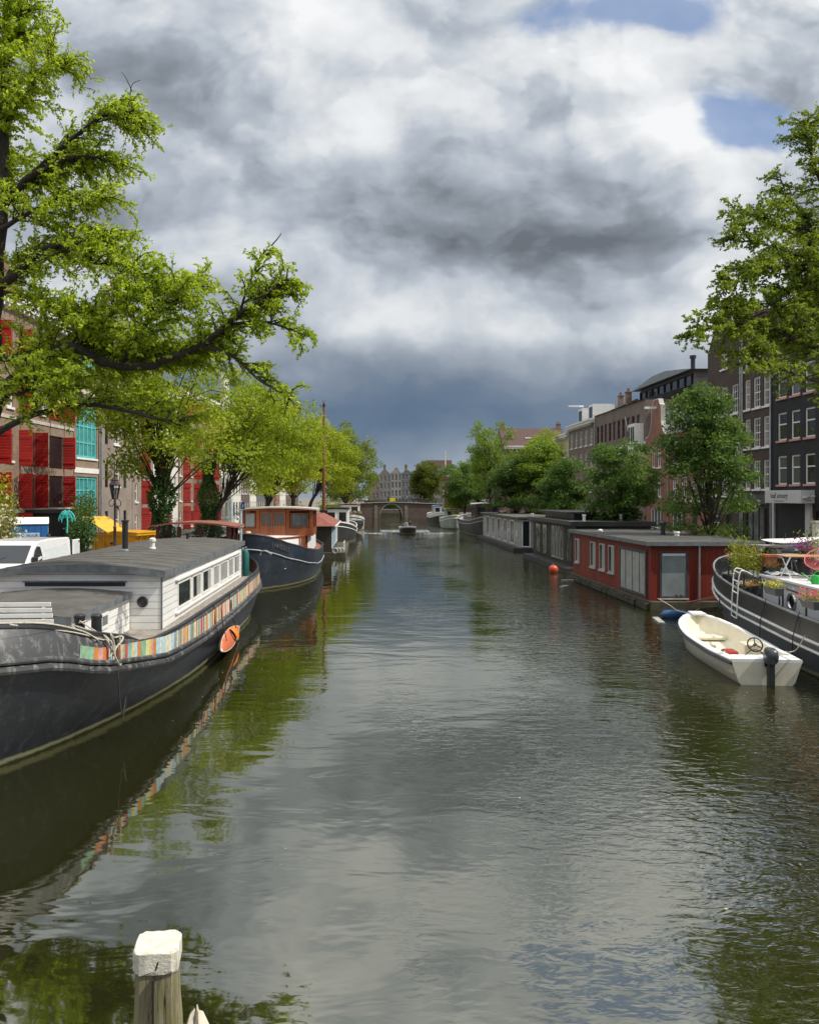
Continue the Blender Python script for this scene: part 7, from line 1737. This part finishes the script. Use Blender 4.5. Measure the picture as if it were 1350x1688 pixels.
def skip():
    p = at(212, 818, 47); t = thing('waste_skip', 'yellow waste skip with one lid flap propped open on the left quay', 'skip', (at(200, 818, 43.6).x, 43.6, ZG + .004), R(-22))
    YEL = M('skip_yellow', (.62, .30, .012), .45, var=.12, dirt=(.33, .14, .02), dirt_amt=.45)
    b = MB(); lo = [(-1.15, -.8), (1.0, -.8), (1.0, .8), (-1.15, .8)]; hi = [(-1.2, -.95), (1.75, -.95), (1.75, .95), (-1.2, .95)]
    b.add([(x, y, .12) for x, y in lo] + [(x, y, 1.55) for x, y in hi], [(0, 3, 2, 1), (0, 1, 5, 4), (1, 2, 6, 5), (2, 3, 7, 6), (3, 0, 4, 7)])
    part('body', b, YEL, t, bevel=.02)
    r = MB(); pts = [(x, y, 1.55) for x, y in hi]
    for a, c in zip(pts, pts[1:] + pts[:1]): r.tube([a, c], .06, 4)
    for k in range(4): x = -1.0 + k * .62; r.box(x, x + .08, -.99 + .02, -.86, .35, 1.5)
    for y in (-.55, .0, .55): r.tube([(1.03, y, .2), (1.74, y, 1.5)], .05, 4)
    part('rim', r, YEL, t); part('runner', MB().box(-1.1, 1.0, -.75, -.6, 0, .13).box(-1.1, 1.0, .6, .75, 0, .13), M('rusted_iron', (.12, .05, .035)), t)
    part('lid', MB().prism([(.25, 1.6), (1.8, 1.62), (1.8, 1.68), (.25, 1.74), (-.05, 1.68)], -.97, .97), YEL, t, bevel=.01)
    part('lid', MB().prism([(-.12, 1.60), (-.10, 1.66), (-1.75, 2.46), (-1.78, 2.40)], -.95, .95), M('skip_yellow_pale', (.70, .42, .05), .45, var=.1), t)
    for y in (-1.0, 1.0): part('lifting_lug', MB().lathe([(.06, -.06), (.06, .06)], (.2, y, 1.1), 10, Matrix.Rotation(R(90), 3, 'X')), DARKIRON, t)
skip()
def street_lamp(px, Y, label, grp, h=4.75):
    p = at(px, 818, Y); t = thing('street_lamp', label, 'street lamp', (p.x, Y, ZG), 0, grp)
    IR = M('lamp_iron', (.055, .03, .03), .5, metal=.3, var=.25)
    part('post', MB().lathe([(.17, 0), (.17, .25), (.12, .32), (.10, .9), (.13, .95), (.075, 1.05), (.065, 2.1), (.085, 2.14), (.05, 2.2), (.042, 3.15), (.08, 3.2), (.05, 3.27), (.05, 3.4)], (0, 0, 0), 12), IR, t, smooth=50)
    s = MB()
    for a in range(4):
        d = Vector((math.cos(a * math.pi / 2 + .4), math.sin(a * math.pi / 2 + .4), 0)); s.tube(smooth_path([Vector((0, 0, 3.15)) + d * .05, Vector((0, 0, 3.1)) + d * .22, Vector((0, 0, 3.3)) + d * .25, Vector((0, 0, 3.42)) + d * .12]), .018, 5)
    part('scroll', s, IR, t)
    lz = 3.42; n = 6; A = [Vector((.12 * math.cos(k * math.pi / 3), .12 * math.sin(k * math.pi / 3), lz)) for k in range(6)]; B = [Vector((.24 * math.cos(k * math.pi / 3), .24 * math.sin(k * math.pi / 3), lz + .62)) for k in range(6)]
    f = MB()
    for k in range(6): f.tube([A[k], B[k]], .016, 4); f.tube([A[k], A[(k + 1) % 6]], .016, 4); f.tube([B[k], B[(k + 1) % 6]], .02, 4)
    f.lathe([(.27, lz + .62), (.26, lz + .66), (.16, lz + .82), (.17, lz + .86), (.09, lz + .98), (.03, lz + 1.02), (.045, lz + 1.1), (.01, lz + 1.2)], (0, 0, 0), 6)
    ln = part('lantern', f, IR, t); g = MB()
    for k in range(6): g.face(A[k] * .97 + Vector((0, 0, lz * .03)), A[(k + 1) % 6] * .97 + Vector((0, 0, lz * .03)), B[(k + 1) % 6] * .98 + Vector((0, 0, lz * .02)), B[k] * .98 + Vector((0, 0, lz * .02)))
    part('glass', g, CABGLASS, ln); part('bulb', MB().sphere((0, 0, lz + .3), .07, 10, (1, 1, 1.6)), CLEANW, ln); return t
street_lamp(190, 37.2, 'ornate dark iron lantern post before the arched window house', 'ornate lanterns on the quays')
street_lamp(486, 92, 'ornate lantern post among the lime trees behind the blue barge', 'ornate lanterns on the quays'); street_lamp(905, 80, 'ornate lantern post on the right quay behind the houseboat roofs', 'ornate lanterns on the quays')
for i, (px, Y, top, lb) in enumerate(((382, 42.55, 4.85, 'pale blue-grey mooring pole left of the one with the blue sign'), (397.5, 42.55, 4.75, 'pale blue-grey mooring pole carrying the small blue sign'))):
    p = at(px, 818, Y); t = thing('mooring_pole', lb, 'pole', (p.x, Y, 0), 0, 'mooring poles between the barges')
    part('pole', MB().lathe([(.07, -1), (.07, top - .05), (.05, top)], (0, 0, 0), 12), M('pole_bluegrey', (.34, .42, .45), .5, var=.15, dirt=(.2, .22, .2)), t, smooth=50)
    if i: s = part('sign', MB().box(.03, .22, -.11, -.09, top - .42, top - .05), M('sign_blue', (.015, .05, .15), .4), t); text('J', .2, s, (.125, -.115, top - .24), (R(90), 0, 0), CLEANW)
    part('fitting', MB().box(-.12, .12, -.1, .1, top - 1.35, top - 1.2), CLEANW, t)

def bicycle():
    t = thing('bicycle', 'black bicycle leaning beside the dark shed behind the cream bush', 'bicycle', (0, 0, 0), 0, 'parked bicycles')
    for y in (-.52, .52):
        w = part('wheel', MB().ring((0, y, .34), .32, .02, 28, 6, Matrix.Rotation(R(90), 3, 'Z')), RUBBER, t, smooth=True)
        s = MB()
        for k in range(12): a = k * math.pi / 6; s.tube([(0, y, .34), (0, y + .31 * math.cos(a), .34 + .31 * math.sin(a))], .004, 3)
        part('spokes', s, STEEL, w)
    f = MB()
    for a, b in (((0, .52, .34), (0, .1, .30)), ((0, .1, .30), (0, .22, .82)), ((0, .1, .30), (0, -.36, .72)), ((0, .2, .76), (0, -.38, .80)), ((0, .52, .34), (0, .2, .74)), ((0, -.36, .92), (0, -.52, .34))): f.tube([a, b], .018, 6)
    part('frame', f, BLACK, t); part('handlebar', MB().tube(smooth_path([(-.28, -.16, .98), (-.2, -.34, 1.02), (0, -.38, 1.0), (.2, -.34, 1.02), (.28, -.16, .98)]), .014, 5).tube([(0, -.36, .9), (0, -.38, 1.0)], .015, 5), CHROME, t)
    part('saddle', MB().sphere((0, .26, .92), .13, 10, (.6, 1.1, .35)), BLACK, t, smooth=True)
    part('pedals', MB().ring((.04, .1, .30), .09, .012, 14, 4, Matrix.Rotation(R(90), 3, 'Z')).tube([(-.12, .1, .18), (.12, .1, .18)], .012, 4), STEEL, t)
    return t
BK = bicycle(); p = at(22, 818, 41.5); BK.location = (p.x, 41.0, ZG + .5); BK.rotation_euler = (0, R(6), R(70))
part('bike_rack', MB().box(-.3, .3, -.9, .9, 0, .49), DARKIRON).location = (p.x, 41.0, ZG + .004)
tag(bpy.data.objects['bike_rack'], 'low dark platform under the black bicycle beside the shed', 'rack')
bl = ['parked bicycle on the far bridge left of the yellow box', 'parked bicycle on the far bridge just right of the yellow box', 'parked bicycle on the far bridge before the black house', 'parked bicycle on the far bridge before the slim grey house', 'parked bicycle on the far bridge under the round tree', 'parked bicycle at the right end of the far bridge']
for px, lb in zip((622, 660, 668, 680, 692, 704), bl):
    p = at(px, 818, BR_Y + .7); dup(BK, (p.x, BR_Y + .7, BR_DECK(p.x - 6.1) + .012), R(90), lb)
p = at(647.5, 818, BR_Y + .5)
t = thing('yellow_box', 'bright yellow box sign on the railing at the crown of the far bridge', 'sign', (p.x, BR_Y - .02, BR_DECK(0) + .16), 0)
part('panel', MB().box(-.65, .55, -.03, .03, .1, .85), M('signal_yellow', (.75, .62, .01), .5), t, bevel=.01); part('bracket', MB().box(-.4, -.35, -.02, .09, 0, .1).box(.3, .35, -.02, .09, 0, .1), STEEL, t)

SKIN = M('skin', (.36, .19, .12), .55, var=.08); HAIR = M('dark_hair', (.02, .014, .011), .6)
_pb = {}
def person(label, loc, rz, shirt, trousers, pose='stand', group=None):
    """one continuous skinned body; clothes and hair are shells that follow it"""
    t = thing('person', label, 'person', loc, rz, group)
    key = pose
    if key not in _pb:
        if pose == 'stand':
            J = dict(pel=(0, 0, .95), che=(0, .0, 1.28), nec=(0, .0, 1.48), hea=(0, -.02, 1.60), top=(0, -.01, 1.72), hl=(.10, 0, .90), kl=(.11, -.03, .50), al=(.11, .02, .09), fl=(.12, -.15, .04), hr=(-.10, 0, .90), kr=(-.12, .04, .50), ar=(-.13, .1, .09), fr=(-.14, -.07, .04),
                     sl=(.19, 0, 1.42), el=(.26, .02, 1.14), wl=(.25, -.12, .92), sr=(-.19, 0, 1.42), er=(-.26, .02, 1.14), wr=(-.24, -.10, .92))
        else:
            J = dict(pel=(0, 0, .48), che=(0, -.02, .82), nec=(0, -.03, 1.02), hea=(0, -.06, 1.15), top=(0, -.06, 1.27), hl=(.10, -.03, .46), kl=(.13, -.45, .48), al=(.13, -.48, .10), fl=(.14, -.62, .05), hr=(-.10, -.03, .46), kr=(-.13, -.45, .48), ar=(-.13, -.48, .10), fr=(-.14, -.62, .05),
                     sl=(.19, -.02, .96), el=(.25, -.10, .70), wl=(.18, -.34, .60), sr=(-.19, -.02, .96), er=(-.25, -.10, .70), wr=(-.18, -.34, .60))
        names = list(J); E = [('pel', 'che'), ('che', 'nec'), ('nec', 'hea'), ('hea', 'top'), ('pel', 'hl'), ('hl', 'kl'), ('kl', 'al'), ('al', 'fl'), ('pel', 'hr'), ('hr', 'kr'), ('kr', 'ar'), ('ar', 'fr'), ('che', 'sl'), ('sl', 'el'), ('el', 'wl'), ('che', 'sr'), ('sr', 'er'), ('er', 'wr')]
        RAD = dict(pel=(.15, .11), che=(.16, .11), nec=(.055, .055), hea=(.078, .095), top=(.07, .085), hl=(.09, .09), kl=(.06, .06), al=(.04, .04), fl=(.04, .03), hr=(.09, .09), kr=(.06, .06), ar=(.04, .04), fr=(.04, .03), sl=(.06, .06), el=(.045, .045), wl=(.032, .03), sr=(.06, .06), er=(.045, .045), wr=(.032, .03))
        def skinned(name, keep, grow, m):
            ns = [n for n in names if n in keep]; me = bpy.data.meshes.new(name); me.from_pydata([J[n] for n in ns], [(ns.index(a), ns.index(b)) for a, b in E if a in ns and b in ns], [])
            o = bpy.data.objects.new(name, me); C.objects.link(o); o.modifiers.new('skin', 'SKIN'); o.modifiers.new('sub', 'SUBSURF').levels = 1; o.modifiers['sub'].render_levels = 2
            for i, n in enumerate(ns): v = me.skin_vertices[0].data[i]; v.radius = (RAD[n][0] + grow, RAD[n][1] + grow); v.use_root = (i == 0)
            dg = bpy.context.evaluated_depsgraph_get(); ev = o.evaluated_get(dg); out = bpy.data.meshes.new_from_object(ev); bpy.data.objects.remove(o); out.name = name
            out.materials.clear(); out.polygons.foreach_set('use_smooth', [True] * len(out.polygons)); return out
        hd = Vector(J['hea']); nose = MB().sphere(hd + Vector((0, -.105, .0)), .018, 8); eyes = MB().sphere(hd + Vector((.035, -.09, .03)), .012, 8).sphere(hd + Vector((-.035, -.09, .03)), .012, 8)
        hair = MB().sphere(hd + Vector((0, .025, .06)), .105, 14, (.92, 1.05, 1.0))
        hands = MB()
        for wn, sx in (('wl', 1), ('wr', -1)):
            w = Vector(J[wn]); d = (w - Vector(J['el' if sx > 0 else 'er'])).normalized()
            hands.tube([w, w + d * .05, w + d * .10], [.028, .036, .03], 8)
            side = d.orthogonal().normalized()
            for k in range(4): b0 = w + d * .10 + side * (k - 1.5) * .018; hands.tube([b0, b0 + d * (.04 + .008 * (k in (1, 2))), b0 + d * .07 + Vector((0, .01, -.01))], .008, 5)
            hands.tube([w + d * .03 + side * .035, w + d * .07 + side * .06], .010, 5)
        _pb[key] = (skinned('body', names, 0, None), skinned('jacket', ('pel', 'che', 'sl', 'el', 'wl', 'sr', 'er', 'wr', 'nec'), .014, None), skinned('trousers', ('pel', 'hl', 'kl', 'al', 'hr', 'kr', 'ar'), .012, None), hair.mesh('hair', HAIR, True), hands.mesh('hands', SKIN, True), nose.mesh('nose', SKIN, True), eyes.mesh('eyes', BLACK, True))
    b, j, tr, hr, hn, ns_, ey = _pb[key]
    for nm, me, m in (('body', b, SKIN), ('jacket', j, shirt), ('trousers', tr, trousers), ('hair', hr, None), ('hands', hn, None), ('nose', ns_, None), ('eyes', ey, None)):
        o = link(nm, me, t)
        if m:
            if not me.materials: me.materials.append(m)
            o.material_slots[0].link = 'OBJECT'; o.material_slots[0].material = m
    return t
CL = lambda n, c: M('cloth_' + n, c, .9, var=.12, scale=8)
NAVY, WOOL, DENIM, BEIGE, OXB, COAL = CL('navy', (.03, .035, .06)), CL('wool', (.30, .28, .26)), CL('denim', (.06, .09, .16)), CL('beige', (.40, .34, .26)), CL('oxblood', (.20, .03, .03)), CL('coal', (.025, .025, .028))
p = at(81, 818, 38.6); person('person in a beige jacket standing beside the blue toilet cabin', (p.x, 38.6, ZG + .01), R(35), BEIGE, DENIM)
for i, (px, sh) in enumerate(((640, COAL), (671, WOOL), (696, OXB))):
    p = at(px, 818, BR_Y + 3); person(['person in dark coat walking across the far bridge', 'person in grey coat on the far bridge right of the yellow box', 'person in red jacket on the far bridge under the round tree'][i], (p.x, BR_Y + 3, BR_DECK(p.x - 6.1) + .012), R(90 * (1 - 2 * (i % 2))), sh, COAL, group='people crossing the far bridge')
for i, (px, Y, sh) in enumerate(((822, 92, OXB), (832, 94, NAVY), (1150, 50, DENIM))):
    p = at(px, 818, Y); person(['person in red jacket on the right quay behind the grey houseboat', 'person in navy jacket beside the one in red on the right quay', 'person in blue jacket under the slim tree on the right quay'][i], (p.x, Y, ZG + .01), R(40 + 100 * i), sh, COAL)

def sloop():
    p = atz(674, 881, 0); t, h = ship('small dark open boat with pale rim motoring up the middle of the canal', (p.x, p.y, 0), 6.6, 1.1, pw([(0, 1.05), (.3, .85), (1, .75)]), HULL_DARK, name='motor_launch', cat='boat', trim=CLEANW, rail=.12)
    part('bench', MB().box(-.75, .75, 2.0, 2.5, .45, .75).box(-.75, .75, 4.3, 4.9, .45, .75), M('grey_cushion', (.2, .2, .2), .9), t, bevel=.03)
    part('screen', MB().prism([(-.6, .75), (.6, .75), (.5, 1.25), (-.5, 1.25)], 3.4, 3.45), CABGLASS, t)
    person('person in grey coat seated at the front of the small motor launch', (p.x - .25, p.y + 2.4, .5), 0, WOOL, COAL, 'sit', 'people in the motor launch'); person('person in dark jacket seated at the stern of the small motor launch', (p.x + .4, p.y + 4.7, .5), 0, NAVY, COAL, 'sit', 'people in the motor launch')
    # bow waves: real low ridges of broken water
    w = MB()
    for s in (-1, 1):
        rows = []
        for i in range(26):
            u = i / 25; x = p.x + s * (1.0 + 6.2 * u); y = p.y + .8 + 4.2 * u + .25 * math.sin(9 * u + s); k = (1 - u) ** .7; hw = .10 + .45 * u
            rows.append([(x - .1 * s, y - hw, .004), (x, y - hw * .3, .02 + .13 * k), (x, y + hw * .4, .018 + .06 * k), (x + .1 * s, y + hw, .004)])
        w.grid(rows)
    for i in range(1, 4):
        rows = [[(p.x - 3.5 + 7 * k / 12, p.y + 6.5 + i * 2.2 + .3 * math.sin(k + i) - .25, .004), (p.x - 3.5 + 7 * k / 12, p.y + 6.5 + i * 2.2 + .3 * math.sin(k + i), .05), (p.x - 3.5 + 7 * k / 12, p.y + 6.5 + i * 2.2 + .3 * math.sin(k + i) + .3, .004)] for k in range(13)]; w.grid(rows)
    m, nt, bs = newmat('wake_foam'); n, _ = nt.noise(nt.node('ShaderNodeNewGeometry').outputs['Position'], 3, 5, .7)
    nt.put(bs.inputs['Base Color'], nt.mix(nt.smooth(n, .45, .65), (.10, .11, .09), (.50, .52, .50))); bs.inputs['Roughness'].default_value = .15
    setting('wake', w, m, 'stuff', smooth=True)
sloop()
def hedge():  # added greenery that stands in for the darkness inside the arch
    t = thing('hedge', 'added dark hedge along the end quay to darken the bridge arch', 'hedge', (6, YEND + 2.5, ZG)); rng = np.random.default_rng(77); n = 9000
    c = np.stack([rng.uniform(-6, 6, n), rng.uniform(-.6, .6, n), rng.random(n) * 2.3], 1); me = leaves_mesh('foliage', c, .4, rng); me.materials.append(LEAF_IVY); link('foliage', me, t)
    part('stem', MB().box(-5.9, 5.9, -.3, .3, 0, 2.0), BARK, t)
hedge()
def wall_right():
    t = thing('garden_wall', 'pale plastered low wall at the right edge beyond the flowers', 'wall', (at(1345, 818, 45).x, 44.6, ZG + .004), 0)
    part('wall', MB().box(-.35, 2.2, -.2, .2, 0, 2.1), PLASTER, t); part('coping', MB().box(-.42, 2.3, -.27, .27, 2.1, 2.2), STONE, t)
wall_right()
def parked_car(label, loc, rz, col):
    t = thing('parked_car', label, 'car', loc, rz, 'cars parked along the right quay'); W = .86
    pr = [(0, .35), (0, .70), (.15, .82), (1.05, .95), (1.75, 1.42), (3.0, 1.45), (3.75, 1.0), (4.15, .95), (4.2, .4), (3.75, .32), (3.6, .6), (3.25, .68), (2.95, .58), (2.85, .3), (1.3, .3), (1.2, .58), (.9, .68), (.6, .6), (.45, .32)]
    n = len(pr); wd = lambda z: W * (1 - .2 * max(0, (z - .9) / .55)); A = [(-wd(z), y, z) for y, z in pr]; B = [(wd(z), y, z) for y, z in pr]
    part('body', MB().add(A + B, [tuple(range(n)), tuple(range(n, 2 * n))[::-1]] + [(i, (i + 1) % n, n + (i + 1) % n, n + i) for i in range(n)]), M('car_paint_' + str(int(col[0] * 99)), col, .25, var=.03, coat=.7), t, bevel=.05)
    g = MB()
    for s in (1, -1): g.face(*[(s * (wd(z) + .006), y, z) for y, z in ((1.3, .98), (3.4, .98), (2.95, 1.36), (1.85, 1.36))])
    g.face((-.66, 1.12, 1.0), (.66, 1.12, 1.0), (.58, 1.70, 1.40), (-.58, 1.70, 1.40)); g.face((-.62, 3.72, 1.04), (.62, 3.72, 1.04), (.56, 3.1, 1.41), (-.56, 3.1, 1.41))
    part('window', g, glassmat('car_glass'), t, loc=(0, 0, .012), recalc=False)
    for s in (1, -1):
        for y in (.78, 3.28): w = part('wheel', MB().lathe([(.02, -.09), (.29, -.09), (.31, .0), (.29, .09), (.02, .09)], (s * .76, y, .31), 18, Matrix.Rotation(R(90), 3, 'Y')), RUBBER, t, smooth=40); part('rim', MB().lathe([(.02, -.095), (.18, -.096), (.18, .096), (.02, .095)], (s * .76, y, .31), 14, Matrix.Rotation(R(90), 3, 'Y')), STEEL, w)
        part('headlight', MB().box(s * .6 - .14, s * .6 + .14, -.015, .1, .62, .74), M('lamp_glass', (.6, .62, .65)), t)
parked_car('dark grey car parked by the right quay behind the pale grey houseboat', (20.0, 78, ZG + .004), 0, (.05, .055, .06)); parked_car('silver car parked by the right quay behind the small dark tree', (20.2, 62, ZG + .004), 0, (.45, .46, .47)); parked_car('red car parked on the right quay near the far boats', (20.2, 118, ZG + .004), 0, (.32, .03, .03))
parked_car('dark blue car parked on the right quay between the trees', (20.0, 98, ZG + .004), 0, (.02, .04, .10))
def floating_bits():
    rng = np.random.default_rng(9); cs = []
    for cx, cy, rx_, ry_, n in ((11.0, 19.5, 2.6, 2.2, 130), (9.2, 31, 1.6, 3.5, 60), (4, 14, 6, 6, 30), (-3.6, 24, .5, 7, 60), (10.5, 48, 1.2, 3, 40)):
        cs.append(np.stack([rng.normal(cx, rx_ * .5, n), rng.normal(cy, ry_ * .5, n), np.full(n, .012)], 1))
    me = leaves_mesh('floating_leaves', np.concatenate(cs), .05, rng, dirs=None); me.materials.append(BLOSSOM)
    for v in me.vertices: v.co.z = .008 + (v.co.z - .012) * .12
    o = link('floating_leaves', me); o['kind'] = 'stuff'
floating_bits()
# more of the quays' everyday clutter: bicycles against the kerb and a few more people, small in the picture
for Y, lb in ((50.5, 'bicycle standing by the ivy clad quay tree'), (53, 'bicycle parked beyond the ivy clad tree before the red shutters'), (61, 'bicycle parked on the left quay behind the blue barge wheelhouse'), (72, 'bicycle at the foot of the leaning quay tree')):
    dup(BK, (qL(Y) - .9, Y, ZG + .01), R(15 + Y * 7 % 40), lb)
for px, Y, lb in ((1095, 47, 'bicycle behind the red houseboat roof near the twin window house'), (1205, 44, 'bicycle parked beside the slim tree on the right quay'), (1225, 43, 'bicycle parked before the black shopfront'), (985, 58, 'bicycle left of the small round headed tree')):
    dup(BK, (qR(Y) + .9, Y, ZG + .14), R(20 + Y * 11 % 50), lb)
